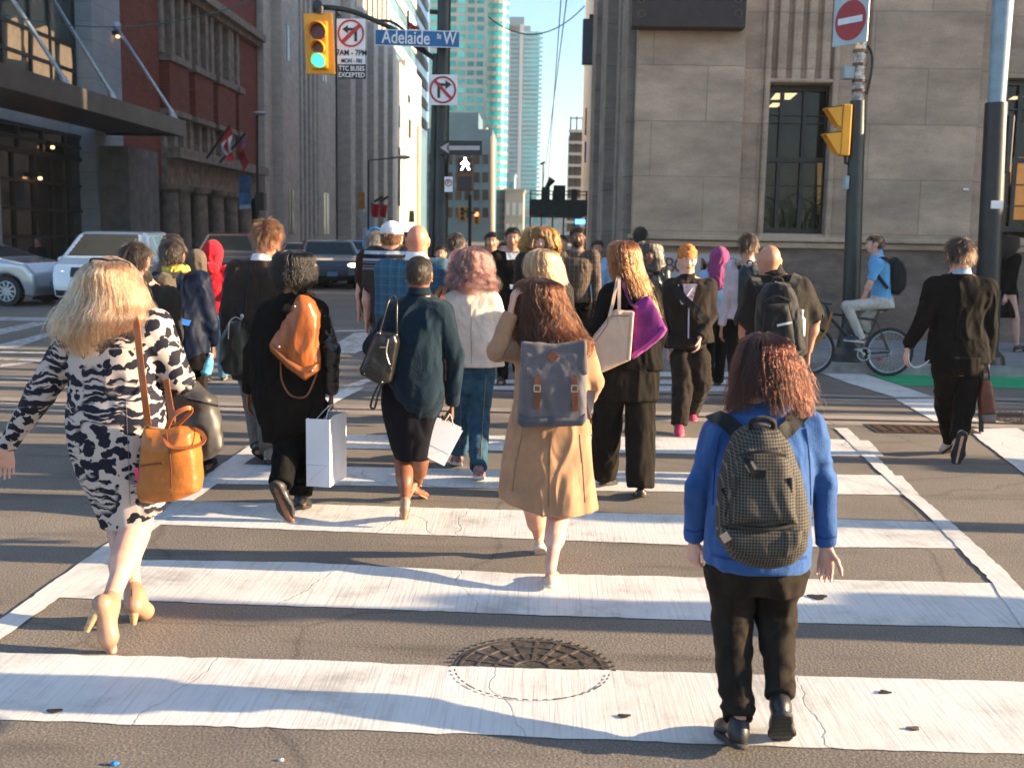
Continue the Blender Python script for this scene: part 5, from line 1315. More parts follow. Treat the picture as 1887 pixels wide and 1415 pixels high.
        for k in ('l', 'r'):
            g = H*s.wide**.5
            S.cap(nb-V(0, 0, .02), J['sh_'+k], .03*g, .028*g, .03)
            S.chain([J['sh_'+k], J['el_'+k], J['wr_'+k]], [.027*g*arm, .022*g*arm, .0145*g*(.5+.5*arm)], .02)
            m = J['el_'+k]*.68+J['wr_'+k]*.32; S.ell(m, (.0245*g*arm,)*3, None, .03)
            if legs:
                l = leg*H; S.chain([J['hip_'+k], J['kn_'+k]], [.05*l, .034*l], .03)
                kn, an, to = J['kn_'+k], J['an_'+k], J['toe_'+k]; S.cap(kn, an, .031*l, .0185*l, .02)
                ca = kn*.68+an*.32; bk = unit(np.cross(unit(kn-an), s.rt)); bk = bk if bk@s.fw < 0 else -bk
                S.cap(kn*.85+an*.15+bk*.008*l, kn*.5+an*.5+bk*.006*l, .030*l*calf, .028*l*calf, .035)
                fo, fn, fl = s.footframe(k); hl = an-fn*.035*H; S.cap(hl-fo*.01*H, to+fn*.012, .021*H, .015*H, .02, flat=(fn, .8))
        for k in hands:
            i = 0 if k == 'l' else 1; s.hand(S, k, hand_size, curl[i], None if not palms else palms.get(k), None if not handdir else handdir.get(k))
        v, f = S.mesh(); v = relax(v, f, 1, .35)
        s.b = mkobj('body', v, f, s.skin, s.root)
        if face:
            we = mat('eye_white', (.7, .68, .65), .3, var=0); pu = mat('iris_brown', (.03, .015, .01), .2, var=0); li = mat('lips', (.32, .10, .08), .5, var=.1)
            for q in (1, -1):
                e = SDF(s.pt(q*.145, .38, .035)-.04, s.pt(q*.145, .38, .035)+.04, .003); e.ell(s.pt(q*.145, .372, .035), V(.052, .045, .038)*hh, hf, .001); v, f = e.mesh(); eo = mkobj('eye', v, f, we, s.root)
                e = SDF(s.pt(q*.145, .41, .035)-.03, s.pt(q*.145, .41, .035)+.03, .002); e.ell(s.pt(q*.145, .408, .035), V(.024, .014, .026)*hh, hf, .001); v, f = e.mesh(); mkobj('iris', v, f, pu, eo)
                e = SDF(s.pt(q*.15, .4, .11)-.04, s.pt(q*.15, .4, .11)+.04, .003); e.cap(s.pt(q*.07, .425, .105), s.pt(q*.22, .365, .12), hh*.018, hh*.013, .001); v, f = e.mesh(); mkobj('eyebrow', v, f, mat('brow_dark', (.03, .018, .012), .8), s.root)
            e = SDF(s.pt(0, .42, -.235)-.05, s.pt(0, .42, -.235)+.05, .003); e.ell(s.pt(0, .425, -.225), V(.095, .022, .018)*hh, hf, .004); e.ell(s.pt(0, .42, -.25), V(.08, .024, .022)*hh, hf, .004); v, f = e.mesh(); mkobj('mouth', v, f, li, s.root)
        return s
    def stations(s, st, ryf=.6, dy=0):
        out = []
        for q in st:
            py, xl, xr = q[:3]; a, b_ = at(xl, py, s.Y), at(xr, py, s.Y); rx = abs(b_[0]-a[0])/2
            ry = q[3] if len(q) > 3 and q[3] else rx*ryf
            out.append(((a[2]+b_[2])/2, (a[0]+b_[0])/2, s.Y+dy+(q[4] if len(q) > 4 else 0), rx, ry))
        return out
    def torso_default(s, hem, ease):
        J, H, w = s.J, s.H, s.wide
        def q(u, j, rx, ry): return (s.z0+u*H, j[0], j[1], rx*H*w+ease, ry*H*w**.8+ease)
        mix = lambda a, b_, t: J[a]*(1-t)+J[b_]*t
        L = [q(.795, mix('chest', 'neck', .6), .088, .050), q(.74, J['chest'], .098, .070), q(.67, mix('chest', 'waist', .5), .088, .068), q(.60, J['waist'], .080, .062), q(.52, J['pelvis'], .094, .070)]
        L = [t for t in L if t[0] > s.z0+hem*H+.02]; j = J['pelvis']
        L.append((s.z0+hem*H, j[0], j[1], (.096 if hem > .4 else .10)*H*w+ease*1.3, .072*H*w**.8+ease*1.3))
        return L
    def top(s, m, hem=.47, st=None, ease=.012, sleeve='long', sr=(.036, .029, .021), wr=.006, ryf=.6, collar=None, fold=0, nf=7, vox=None, name='jacket', wf=(15, 15, 8), open_front=False, nk=.038, pw=2.3, cuffext=0.0, shr=1.0, hood=False, sh_pad=.0):
        J, H = s.J, s.H; L = s.stations(st, ryf) if st else s.torso_default(hem, ease)
        g = H*s.wide**.5; keys = ['head', 'neck', 'sh_l', 'sh_r', 'el_l', 'el_r', 'wr_l', 'wr_r', 'pelvis']
        A = np.array(L); S = s.sdf(.14, vox, keys, V(min(A[:,1]-A[:,3]), min(A[:,2]-A[:,4]), A[:,0].min())-.03, V(max(A[:,1]+A[:,3]), max(A[:,2]+A[:,4]), A[:,0].max())+.03)
        S.loft(L, -s.h if not st else 0, .03, p=pw, fold=fold, nf=nf, seed=s.seed, rnd=.012)
        for k in ('l', 'r'):
            sh = J['sh_'+k]+V(0, 0, sh_pad)
            S.cap(J['neck']-V(0, 0, .022*H), sh, .030*g*shr, sr[0]*g*.95, .05)
            S.cap(sh-V(0, 0, .006*H), sh*.6+J['el_'+k]*.4, sr[0]*g, (sr[0]*.55+sr[1]*.45)*g, .045)
            if sleeve == 'long':
                wre = J['wr_'+k]+unit(J['wr_'+k]-J['el_'+k])*(.0+cuffext)
                S.chain([sh, J['el_'+k]], [sr[0]*g, sr[1]*g], .03); S.cap(J['el_'+k], wre, sr[1]*g, sr[2]*g, .012)
                S.rbox(wre+unit(wre-J['el_'+k])*.031, (.045, .03, .045), frame_of(unit(wre-J['el_'+k])), .001, .004, 's')
            elif sleeve == 'short':
                e = J['el_'+k]*.85+sh*.15; S.cap(sh, e, sr[0]*g, sr[1]*g*1.12, .03); S.rbox(e+unit(e-sh)*.046, (.06, .045, .06), frame_of(unit(e-sh)), .001, .006, 's')
        # neckline
        nb = J['neck']; S.cap(nb-V(0, 0, .02*H), nb+V(0, 0, .012*H), nk*g*1.15, nk*g, .03)
        if hood: S.ell(nb-s.fw*.05*H+V(0, 0, -.0), (.062*H, .05*H, .045*H), None, .03)
        v, f = S.mesh(); v = relax(v, f, 2, .5)
        if wr: v = wrinkle(v, f, wr, wf, s.seed)
        s.t = mkobj(name, v, f, m, s.root)
        if collar is not None:
            cm, ch = collar; q = V(0, 0, 1.0); S = SDF(nb-.15, nb+.15, .006); e = nb-s.fw*.006*H
            S.loft([(nb[2]+.0*H, e[0], e[1], nk*g*1.22, nk*g*1.32), (nb[2]+ch*H, e[0]+s.fw[0]*.006, e[1]+s.fw[1]*.006, nk*g*.98, nk*g*1.1)], -s.h, .01, rnd=.006); v, f = S.mesh(); mkobj('collar', v, f, cm, s.root)
        return s
    def pants(s, m, r=(.056, .042, .033), wr=.005, waist=.535, vox=None, ratio=None, hip=.1, name='trousers', end=0.02, hipst=None, wf=(13, 13, 16), wide=1, rd=.074, cut=True):
        J, H = s.J, s.H; S = s.sdf(.12, vox, ['pelvis', 'hip_l', 'hip_r', 'kn_l', 'kn_r', 'an_l', 'an_r'], None, J['pelvis']+V(.2, .2, .1)); w = s.wide
        if hipst: S.loft(s.stations(hipst, .68), 0, .03, rnd=.01)
        else: S.loft([(s.z0+.455*H, J['pelvis'][0], J['pelvis'][1], hip*H*w*.95, rd*H*w**.7), (s.z0+.50*H, J['pelvis'][0], J['pelvis'][1], hip*H*w, rd*H*w**.7), (s.z0+waist*H, J['pelvis'][0], J['pelvis'][1], .088*H*w, .064*H*w**.7)], -s.h, .03, rnd=.01)
        g = H*w**.6
        for k in ('l', 'r'):
            an = J['an_'+k]; d = unit(an-J['kn_'+k]); e = an+d*end*H
            rr = r if not isinstance(r, dict) else r[k]
            S.chain([J['hip_'+k], J['kn_'+k], e+d*.03], [rr[0]*g, rr[1]*g, rr[2]*g], .025)
            if cut: cw_ = max(.075, rr[2]*g+.035); S.rbox(e+d*.071, (cw_, .07, cw_), frame_of(d), .001, .004, 's')
        v, f = S.mesh(); v = relax(v, f, 1, .5)
        if wr: v = wrinkle(v, f, wr, wf, s.seed+3)
        s.p = mkobj(name, v, f, m, s.root); return s
    def skirt(s, m, st=None, hem=.28, top=.6, fold=.03, nf=6, wr=.004, flare=.11, ryf=.62, name='skirt', vox=None, pw=2.2, fz=None, hemcut=None):
        J, H = s.J, s.H
        if st: L = s.stations(st, ryf)
        else: L = [(s.z0+top*H, *J['waist'][:2], .08*H*s.wide, .062*H*s.wide), (s.z0+.5*H, *J['pelvis'][:2], .1*H*s.wide, .08*H*s.wide), (s.z0+hem*H, *J['pelvis'][:2], flare*H*s.wide, .085*H)]
        A = np.array(L); S = SDF(V((A[:,1]-A[:,3]).min(), (A[:,2]-A[:,4]).min(), A[:,0].min())-.05, V((A[:,1]+A[:,3]).max(), (A[:,2]+A[:,4]).max(), A[:,0].max())+.05, vox or s.vox)
        S.loft(L, 0, .02, p=pw, fold=fold, nf=nf, seed=s.seed, fz=fz, rnd=.01); v, f = S.mesh(); v = relax(v, f, 1, .5)
        if wr: v = wrinkle(v, f, wr, (12, 12, 5), s.seed+4)
        if hemcut: v = hemcut(v)
        s.s_ = mkobj(name, v, f, m, s.root); return s
    def footframe(s, k):
        J = s.J; a, t, kn = J['an_'+k], J['toe_'+k], J['kn_'+k]; v = unit(t-a); q = unit(kn-a)+s.fw*.7; n = q-v*(q@v)
        n = unit(n); c, si = math.cos(R(21)), math.sin(R(21)); f = unit(v*c+n*si); n2 = unit(n*c-v*si)
        return f, n2, np.cross(f, n2)
    def shoes(s, m, sole=None, kind='shoe', name='shoe', sc=1.0, soleh=.014, ankle=True, tread=False):
        for k in ('l', 'r'):
            f, n, r = s.footframe(k); an = s.J['an_'+k]; H = s.H*sc; fr = np.array([f, r, n]); L = .150*H
            o = an-n*(.041*H)-f*.030*H            # heel bottom
            hv = min(s.vox, .0075*Q)
            S = SDF(o+f*L*.5-.22, o+f*L*.5+.22, hv)
            P = lambda a, b_, c: o+f*a*L+r*b_*H+n*c*H
            hl = 1 if k == 'r' else -1
            if kind in ('shoe', 'sneaker'):
                S.ell(P(.14, 0, .018), (.16*L, .019*H, .030*H), fr, .02); S.ell(P(.76, .002*hl, .012), (.27*L, .027*H, .020*H), fr, .02)
                S.cap(P(.22, 0, .028), P(.62, 0, .020), .020*H, .022*H, .03); 
                if ankle: S.cap(P(.2, 0, .03), P(.22, 0, .052), .019*H, .020*H, .02)
            else:   # low cut flats, sandals, pumps
                S.ell(P(.10, 0, .012), (.12*L, .018*H, .022*H), fr, .015); S.ell(P(.80, .002*hl, .008), (.22*L, .024*H, .014*H), fr, .015); S.cap(P(.15, 0, .004), P(.75, 0, .004), .017*H, .02*H, .015, flat=(n, .55))
            S.rbox(P(.5, 0, -.05), (L, .1, .05*H), fr, .002, .003, 's')
            if ankle and kind in ('shoe', 'sneaker'): S.cap(P(.2, 0, .056), P(.2, 0, .09), .0165*H, .018*H, .006, 's')
            v, fa = S.mesh(); so_ = mkobj(name, v, fa, m, s.root)
            if sole is not None:
                S = SDF(o+f*L*.5-.22, o+f*L*.5+.22, min(hv, .006))
                S.cap(P(.10, 0, 0), P(.2, 0, 0), .0215*H, .021*H, .02); S.cap(P(.2, 0, 0), P(.7, 0, 0), .020*H, .0285*H, .02); S.cap(P(.7, .001*hl, 0), P(.92, .0, 0), .0285*H, .020*H, .02)
                S.rbox(P(.5, 0, -soleh/H*1-.1), (L, .2, .1*H), fr, .001, .003, 's'); S.rbox(P(.5, 0, .1+.004), (L, .2, .1*H), fr, .001, .003, 's')
                if tread:
                    for i in range(7): S.rbox(P(.06+i*.15, 0, -soleh/H), (.006, .1, .003), fr, .001, .001, 's')
                    S.rbox(P(.5, 0, -soleh/H), (L, .0018, .003), fr, .001, .001, 's')
                v, fa = S.mesh(); mkobj('sole', v, fa, sole, so_)
        return s
    # ---- hair
    def short_hair(s, key, col, n=1500, ln=.035, vol=.012, nape=-.28, mess=.5, rad=.0007, hairline=.16, sides=1.0):
        hm, hb = hairmats(key, col); hh = s.hh; S = SDF(s.hc-hh*.85, s.hc+hh*.85, min(s.vox, .008*Q))
        S.ell(s.pt(0, -.055, .11), V(.335*sides, .43, .40)*hh+vol, s.hf, .02); S.ell(s.pt(0, -.20, -.08), V(.27*sides, .25, .26)*hh+vol*.5, s.hf, .03)
        S.rbox(s.pt(0, .60, -.30), V(.6, .42, .52)*hh, s.hf, .02, .03, 's')                    # face
        S.rbox(s.pt(0, .62, .0), V(.6, .30, .30)*hh, s.hf, .02, .02, 's')
        for q in (1, -1): S.ell(s.pt(q*.36, .02, -.08), V(.10, .14, .22)*hh, s.hf, .02, 's')
        S.rbox(s.pt(0, -.3, nape-.5), V(.8, .8, .5)*hh, s.hf, .01, .03, 's')
        v, f = S.mesh(); nn = vnormals(v, f); v = v+nn*(vnoise(v*55, s.seed)*.004)[:,None]
        s.hr = mkobj('hair', v, f, hb, s.root)
        rng = np.random.default_rng(s.seed+1); i = rng.integers(0, len(v), n); p = v[i]; q = nn[i]
        loc = (p-s.hc)@s.hf.T/hh; crown = V(0, -.25, .5)
        flow = loc-crown; flow = flow@s.hf; flow -= q*(flow*q).sum(1)[:,None]; flow /= np.maximum(np.linalg.norm(flow, axis=1), .05)[:,None]
        cl = np.stack([vnoise(p*45, s.seed+k) for k in (1, 2, 3)], 1)
        d = flow+q*(.35+.4*mess)+cl*mess*.9+rng.normal(0, .12*mess+.05, (n, 3)); d /= np.linalg.norm(d, axis=1)[:,None]
        L = ln*rng.uniform(.6, 1.3, n)[:,None]; K = 5; P = np.zeros((n, K, 3))
        for k in range(K): t = k/(K-1); P[:,k] = p-q*.003+d*L*t+(flow*.5-V(0, 0, 1)*.45)*L*t*t*.6
        curves('hair_strands', P, rad*max(1, s.Y/7), hm, s.hr); return s
    def long_hair(s, key, col, st, n=3500, wav=.006, wf=22, ryf=.8, rad=.0006, K=16, th=(0, 2*math.pi), seed=None, endv=.25, dy=0.0, curl=0.0, flare=.0, clump=.5, base_in=.020, K2=None):
        """st: (py, xl, xr[, ry, dy]) silhouette, crown first; th: strand angles (x right, -pi/2 = towards the camera)"""
        hm, hb = hairmats(key, col); L = sorted(s.stations(st, ryf, dy), key=lambda q: -q[0]); L = [(a, b_, c, d, max(e, min(d*1.25, .125))) for a, b_, c, d, e in L]; A = np.array(L); sd = s.seed if seed is None else seed
        S = SDF(V((A[:,1]-A[:,3]).min(), (A[:,2]-A[:,4]).min(), A[:,0].min())-.04, V((A[:,1]+A[:,3]).max(), (A[:,2]+A[:,4]).max(), A[:,0].max())+.04, min(.009, s.vox)*1.0)
        B = [(z, cx, cy, max(rx-base_in, .012), max(ry-base_in, .012)) for z, cx, cy, rx, ry in L]
        zc = A[0,0]-(A[0,0]-A[-1,0])*.80; zz_ = A[::-1,0]; B = [q for q in B if q[0] > zc+.01]+[(zc, *[float(pch(zz_, A[::-1,c_], np.array([zc]))[0])-(base_in*1.8 if c_ > 2 else 0) for c_ in (1, 2, 3, 4)])]
        S.loft(B, 0, .02, p=2.0, fold=.05, nf=9, seed=sd, rnd=.03)
        S.ell(s.pt(0, -.055, .12), V(.335, .43, .40)*s.hh+.010, s.hf, .02)
        if th[1]-th[0] < 6:        # open the face side
            fx = s.pt(0, .62, -.2); S.ell(fx, V(.34, .36, .48)*s.hh, s.hf, .02, 's')
        v, f = S.mesh(); v = relax(v, f, 1); v = wrinkle(v, f, .007, (38, 38, 7), sd)
        s.hr = mkobj('hair', v, f, hb, s.root)
        rng = np.random.default_rng(sd+7); z = A[::-1,0]; zt = A[0,0]; zb = A[-1,0]
        nc = max(40, n//34); ct = rng.uniform(th[0], th[1], nc); ce = rng.uniform(0, endv, nc); cp = rng.uniform(0, 6.28, nc); cr = rng.uniform(.80, 1.09, nc)
        c = rng.integers(0, nc, n); T = (ct[c]*clump+rng.uniform(th[0], th[1], n)*(1-clump)) if clump > .99 else ct[c]+rng.normal(0, .22*(1-clump)+.035, n)
        T0 = T.copy(); en = np.clip(ce[c]+rng.uniform(-.08, .12, n), 0, .8); en = np.clip(en+.13*np.sin(T0*3.1+sd*1.7)+.05*np.sin(T0*9+sd), 0, .8); ph = cp[c]+rng.normal(0, .16, n); rr = cr[c]+rng.normal(0, .022, n)
        fly = rng.random(n) < .13; rr = np.where(fly, rr*rng.uniform(1.0, 1.19, n), rr); ph = np.where(fly, rng.uniform(0, 6.3, n), ph); T0 = T0+np.where(fly, rng.normal(0, .25, n), 0)
        P = np.zeros((n, K, 3)); g = lambda q, col_: pch(z, A[::-1,col_], q)
        for k in range(K):
            t = k/(K-1); zz = zt-(zt-zb)*(1-en)*t**1.35; cx, cy, rx, ry = g(zz, 1), g(zz, 2), g(zz, 3), g(zz, 4)
            gather = 1-.10*t*clump; a = T0; w_ = wav*t*np.sin(ph+wf*(zt-zz))+wav*.5*t*np.sin(ph*2+wf*2.3*(zt-zz))
            w2 = wav*t*np.cos(ph*1.3+wf*1.1*(zt-zz)); fl = 1+flare*max(0, t-.7)
            e = rr*fl
            P[:,k,0] = cx+rx*e*np.cos(a)+w_*-np.sin(a)+w2*.5*np.cos(a)+curl*t*np.cos(ph+wf*1.7*(zt-zz)); P[:,k,1] = cy+ry*e*np.sin(a)+w_*np.cos(a)+w2*.5*np.sin(a)+curl*t*np.sin(ph+wf*1.7*(zt-zz)); P[:,k,2] = zz
            P[:,k] += rng.normal(0, .0012+.002*t, (n, 3))
        big = n//4; curves('hair_locks', P[:big], rad*3.4*max(1, s.Y/7), hm, s.hr); curves('hair_strands', P[big:], rad*1.3*max(1, s.Y/6), hm, s.hr); return s
def frame_of(d):
    d = unit(d); a = unit(np.cross(d, (0, 0, 1.0) if abs(d[2]) < .9 else (1.0, 0, 0))); return np.array([a, d, np.cross(a, d)])
def strap(fig, name, pts, w, t, m, parent, nrm=(0, -1, 0), sm=5, loc=None):
    P = smoothpts([at(p[0], p[1], fig.Y+(p[2] if len(p) > 2 else 0)) for p in pts], sm)
    mb = MB(); mb.ribbon(P, w, t, nrm); return mb.build(name, m, parent, smooth=60, loc=loc)
def cord(fig, name, pts, r, m, parent, sm=5, loc=None):
    P = smoothpts([at(p[0], p[1], fig.Y+(p[2] if len(p) > 2 else 0)) for p in pts], sm)
    mb = MB(); mb.tube(P, r, 8); return mb.build(name, m, parent, smooth=60, loc=loc)
def blob(name, c, r, m, parent, rot=None, h=None, wr=0, seed=0):
    c = np.asarray(c); r = np.asarray(r, float); S = SDF(c-r.max()*1.3, c+r.max()*1.3, h or r.min()/4); S.ell(c, r, rot); v, f = S.mesh()
    if wr: v = wrinkle(v, f, wr, (40, 40, 40), seed)
    return mkobj(name, v, f, m, parent)
# ================================================================ cloth materials
def m_leopard():
    m, n, l, b = nt('animal_print_jersey'); tc = n.new('ShaderNodeTexCoord'); o = tc.outputs['Object']
    nz = N(n, 'ShaderNodeTexNoise', i_Scale=9, i_Detail=3.0); l.new(o, nz.inputs[0])
    ws = N(n, 'ShaderNodeMix', data_type='RGBA'); ws.inputs[0].default_value = .09; l.new(o, ws.inputs[6]); l.new(nz.outputs['Color'], ws.inputs[7])
    mp = N(n, 'ShaderNodeMapping'); mp.inputs['Scale'].default_value = (17, 17, 27); l.new(ws.outputs[2], mp.inputs[0])
    vo = N(n, 'ShaderNodeTexVoronoi', i_Scale=1.0); l.new(mp.outputs[0], vo.inputs['Vector'])
    n2 = N(n, 'ShaderNodeTexNoise', i_Scale=26, i_Detail=2.0); l.new(o, n2.inputs[0])
    sb = N(n, 'ShaderNodeMath', operation='MULTIPLY_ADD', i_1=.75); l.new(n2.outputs['Fac'], sb.inputs[0]); l.new(vo.outputs['Distance'], sb.inputs[2])
    spots = ramp(n, [(.90, (0, 0, 0)), (.92, (1, 1, 1))]); l.new(sb.outputs[0], spots.inputs[0])
    m2 = N(n, 'ShaderNodeMapping'); m2.inputs['Scale'].default_value = (6, 6, 52); m2.inputs['Rotation'].default_value = (0, R(14), 0); l.new(ws.outputs[2], m2.inputs[0])
    st = N(n, 'ShaderNodeTexNoise', i_Scale=1.1, i_Detail=2.5, i_Roughness=.55); l.new(m2.outputs[0], st.inputs[0])
    stripes = ramp(n, [(.515, (0, 0, 0)), (.535, (1, 1, 1))]); l.new(st.outputs['Fac'], stripes.inputs[0])
    mk = N(n, 'ShaderNodeTexNoise', i_Scale=3.4, i_Detail=1.0); l.new(o, mk.inputs[0]); mr = ramp(n, [(.50, (0, 0, 0)), (.53, (1, 1, 1))]); l.new(mk.outputs['Fac'], mr.inputs[0])
    mx = N(n, 'ShaderNodeMix', data_type='RGBA'); l.new(mr.outputs[0], mx.inputs[0]); l.new(spots.outputs[0], mx.inputs[6]); l.new(stripes.outputs[0], mx.inputs[7])
    fc = N(n, 'ShaderNodeMix', data_type='RGBA'); fc.inputs[6].default_value = (.010, .011, .022, 1); fc.inputs[7].default_value = (.48, .40, .36, 1); l.new(mx.outputs[2], fc.inputs[0]); l.new(fc.outputs[2], b.inputs['Base Color'])
    b.inputs['Roughness'].default_value = .7; b.inputs['Specular IOR Level'].default_value = .2
    return m
def m_check(name, base, line, sx, sz, w=.12, rough=.8, second=None, w2=.3, axes=(0, 2), rot=0, line_mix=1.0):
    """woven grid: lines every 1/s metres along two object axes"""
    m, n, l, b = nt(name); tc = n.new('ShaderNodeTexCoord'); sp = n.new('ShaderNodeSeparateXYZ')
    mp = N(n, 'ShaderNodeMapping'); mp.inputs['Rotation'].default_value = (0, rot, 0); l.new(tc.outputs['Object'], mp.inputs[0]); l.new(mp.outputs[0], sp.inputs[0])
    def ln(ax, s, w, off=0):
        a = N(n, 'ShaderNodeMath', operation='MULTIPLY_ADD', i_1=s, i_2=off); l.new(sp.outputs[ax], a.inputs[0]); f = N(n, 'ShaderNodeMath', operation='FRACT'); l.new(a.outputs[0], f.inputs[0])
        c = N(n, 'ShaderNodeMath', operation='LESS_THAN', i_1=w); l.new(f.outputs[0], c.inputs[0]); return c.outputs[0]
    def mixc(f, a, b_):
        q = N(n, 'ShaderNodeMix', data_type='RGBA'); l.new(f, q.inputs[0])
        for i, c in ((6, a), (7, b_)):
            if isinstance(c, tuple): q.inputs[i].default_value = (*c, 1)
            else: l.new(c, q.inputs[i])
        return q.outputs[2]
    cur = base
    if second: 
        h1 = ln(axes[0], sx, w2, .5); h2 = ln(axes[1], sz, w2, .5); cur = mixc(h1, cur, second); 
        ad = N(n, 'ShaderNodeMath', operation='MULTIPLY', i_1=.6); l.new(h2, ad.inputs[0]); cur = mixc(ad.outputs[0], cur, second)
    mxx = N(n, 'ShaderNodeMath', operation='MAXIMUM'); l.new(ln(axes[0], sx, w), mxx.inputs[0]); l.new(ln(axes[1], sz, w), mxx.inputs[1])
    ml = N(n, 'ShaderNodeMath', operation='MULTIPLY', i_1=line_mix); l.new(mxx.outputs[0], ml.inputs[0]); cur = mixc(ml.outputs[0], cur, line)
    l.new(cur, b.inputs['Base Color']); b.inputs['Roughness'].default_value = rough; b.inputs['Specular IOR Level'].default_value = .25
    t = N(n, 'ShaderNodeTexNoise', i_Scale=150); l.new(tc.outputs['Object'], t.inputs[0]); bp = N(n, 'ShaderNodeBump', i_Strength=.25, i_Distance=.004); l.new(t.outputs['Fac'], bp.inputs['Height']); l.new(bp.outputs[0], b.inputs['Normal'])
    return m
def m_bands(name, base, bands):
    """horizontal bands given as object-space z ranges"""
    m, n, l, b = nt(name); tc = n.new('ShaderNodeTexCoord'); sp = n.new('ShaderNodeSeparateXYZ'); l.new(tc.outputs['Object'], sp.inputs[0])
    st = [(0, base)]; z0, z1 = 0.0, 2.5
    for a, c, col in sorted(bands): st += [((a-z0)/(z1-z0), col), ((c-z0)/(z1-z0), base)]
    mr = N(n, 'ShaderNodeMath', operation='DIVIDE', i_1=z1); l.new(sp.outputs[2], mr.inputs[0]); r = ramp(n, st, 'CONSTANT'); l.new(mr.outputs[0], r.inputs[0]); l.new(r.outputs[0], b.inputs['Base Color'])
    b.inputs['Roughness'].default_value = .9; b.inputs['Specular IOR Level'].default_value = .2; return m
K_BLK = cloth('black_cloth', (.0045, .004, .0037), sheen=0); K_BLK2 = cloth('soft_black_cloth', (.0075, .006, .005), sheen=0); K_CHAR = cloth('charcoal_wool', (.016, .013, .011), sheen=.05); K_BRN = cloth('brown_wool', (.038, .025, .019), sheen=.08); K_TAUPE = cloth('taupe_cotton', (.11, .08, .06), sheen=.05)
K_DBROWN = cloth('dark_brown_cotton', (.020, .014, .011), sheen=.05); K_NAVY = cloth('navy_knit', (.006, .018, .030), sheen=.08, bump=.5, bs=130); K_DENIM = cloth('denim', (.018, .062, .10), var=.3, sheen=.05, vs=14); K_DENIM_L = cloth('light_denim', (.10, .22, .32), var=.2)
K_CREAM = cloth('cream_cotton', (.62, .51, .42)); K_TRENCH = cloth('beige_trench', (.35, .195, .11), bump=.15); K_BLUE = cloth('royal_blue_knit', (.025, .085, .25), sheen=.1, bump=.3, bs=160); K_RED = cloth('red_fleece', (.48, .008, .02))
K_PINK = cloth('pale_pink_cotton', (.52, .42, .44)); K_LBLUE = cloth('light_blue_cotton', (.32, .46, .62)); K_SKYB = cloth('sky_blue_cotton', (.12, .36, .62)); K_WHITE = cloth('white_cotton', (.7, .7, .72)); K_GREYT = cloth('grey_tee', (.26, .28, .30))
K_OLIVE = cloth('olive_grey_cotton', (.028, .023, .018), sheen=.05); K_KHAKI = cloth('pale_khaki', (.48, .44, .38)); K_MAROON = cloth('maroon_cotton', (.034, .011, .009), sheen=.05); K_LEATHER = mat('black_leather', (.014, .012, .011), .32, var=.3, vs=12, bump=.35, bs=45)
K_NAVYJ = cloth('navy_nylon', (.006, .011, .028), rough=.5, sheen=0); K_DSKIRT = cloth('dark_navy_skirt', (.006, .006, .010), sheen=0); K_HIJAB = cloth('magenta_scarf', (.26, .045, .14)); K_GREYP = cloth('grey_trousers', (.13, .11, .10)); K_BPANT = cloth('dark_olive_trousers', (.013, .0105, .008), var=.2, sheen=0)
K_SLATE = cloth('slate_canvas', (.115, .105, .115), bump=.2, bs=300); SOLE_D = mat('dark_rubber_sole', (.03, .028, .026), .8, bump=.3, bs=60); SOLE_W = mat('pale_sole', (.5, .48, .45), .7); SH_BLK = mat('black_shoe', (.016, .015, .015), .45, bump=.15); SH_TAN = mat('tan_shoe_leather', (.34, .20, .13), .35, var=.1); SH_NUDE = mat('nude_flat', (.52, .34, .25), .4)
SH_PINK = mat('pink_sneaker', (.55, .04, .10), .6); SH_WHITE = mat('white_sneaker', (.6, .56, .52), .6); L_TAN = mat('tan_leather', (.40, .13, .024), .36, var=.14, vs=9, bump=.15, bs=60); L_BRN = mat('brown_strap_leather', (.19, .055, .02), .4, var=.2, bump=.2)
# ================================================================ the nearest people
# blue sweater woman
A1 = Fig('woman in royal blue sweater and dark trousers, closest at the right, wearing a backpack', 1405, 618, 4.02, w=0, wide=1.28, vox=.0058, skin='fair', seed=1, hg=.022, xf=1395, px=dict(
    sh_l=(1330, 800, 0), sh_r=(1487, 788, 0), el_l=(1285, 893, .02), el_r=(1518, 888, .0), wr_l=(1279, 992, .10), wr_r=(1522, 1003, .02), neck=(1410, 742, .0), chest=(1405, 850, 0), waist=(1400, 950, 0), pelvis=(1395, 1040, 0),
    hip_l=(1350, 1050, 0), hip_r=(1436, 1050, 0), kn_l=(1347, 1140, .02), kn_r=(1430, 1132, .03), an_l=(1362, 1332, -.15), an_r=(1437, 1290, -.15), toe_l=(1336, 1344, .0), toe_r=(1440, 1358, -.08)))
A1.body(curl=(.55, .48), palms={'l': V(.55, .6, .2), 'r': V(-.35, -.75, .1)}, hand_size=1.0)
A1.top(K_BLUE, st=[(752, 1372, 1448, .08), (786, 1332, 1488, .11), (850, 1312, 1496, .150), (930, 1306, 1492, .165), (1000, 1300, 1492, .175), (1036, 1298, 1491, .18)], sr=(.035, .0275, .0215), wr=.006, name='sweater', nk=.040, wf=(11, 11, 7))
A1.pants(cloth('dark_brown_trousers', (.021, .0155, .0115), var=.25, sheen=0), r={'l': (.054, .043, .031), 'r': (.054, .041, .027)}, hipst=[(1012, 1308, 1484), (1050, 1306, 1485), (1085, 1312, 1478)], wr=.010, end=-.012, wf=(8, 8, 17))
A1.shoes(SH_BLK, SOLE_D, tread=True, sc=1.12)
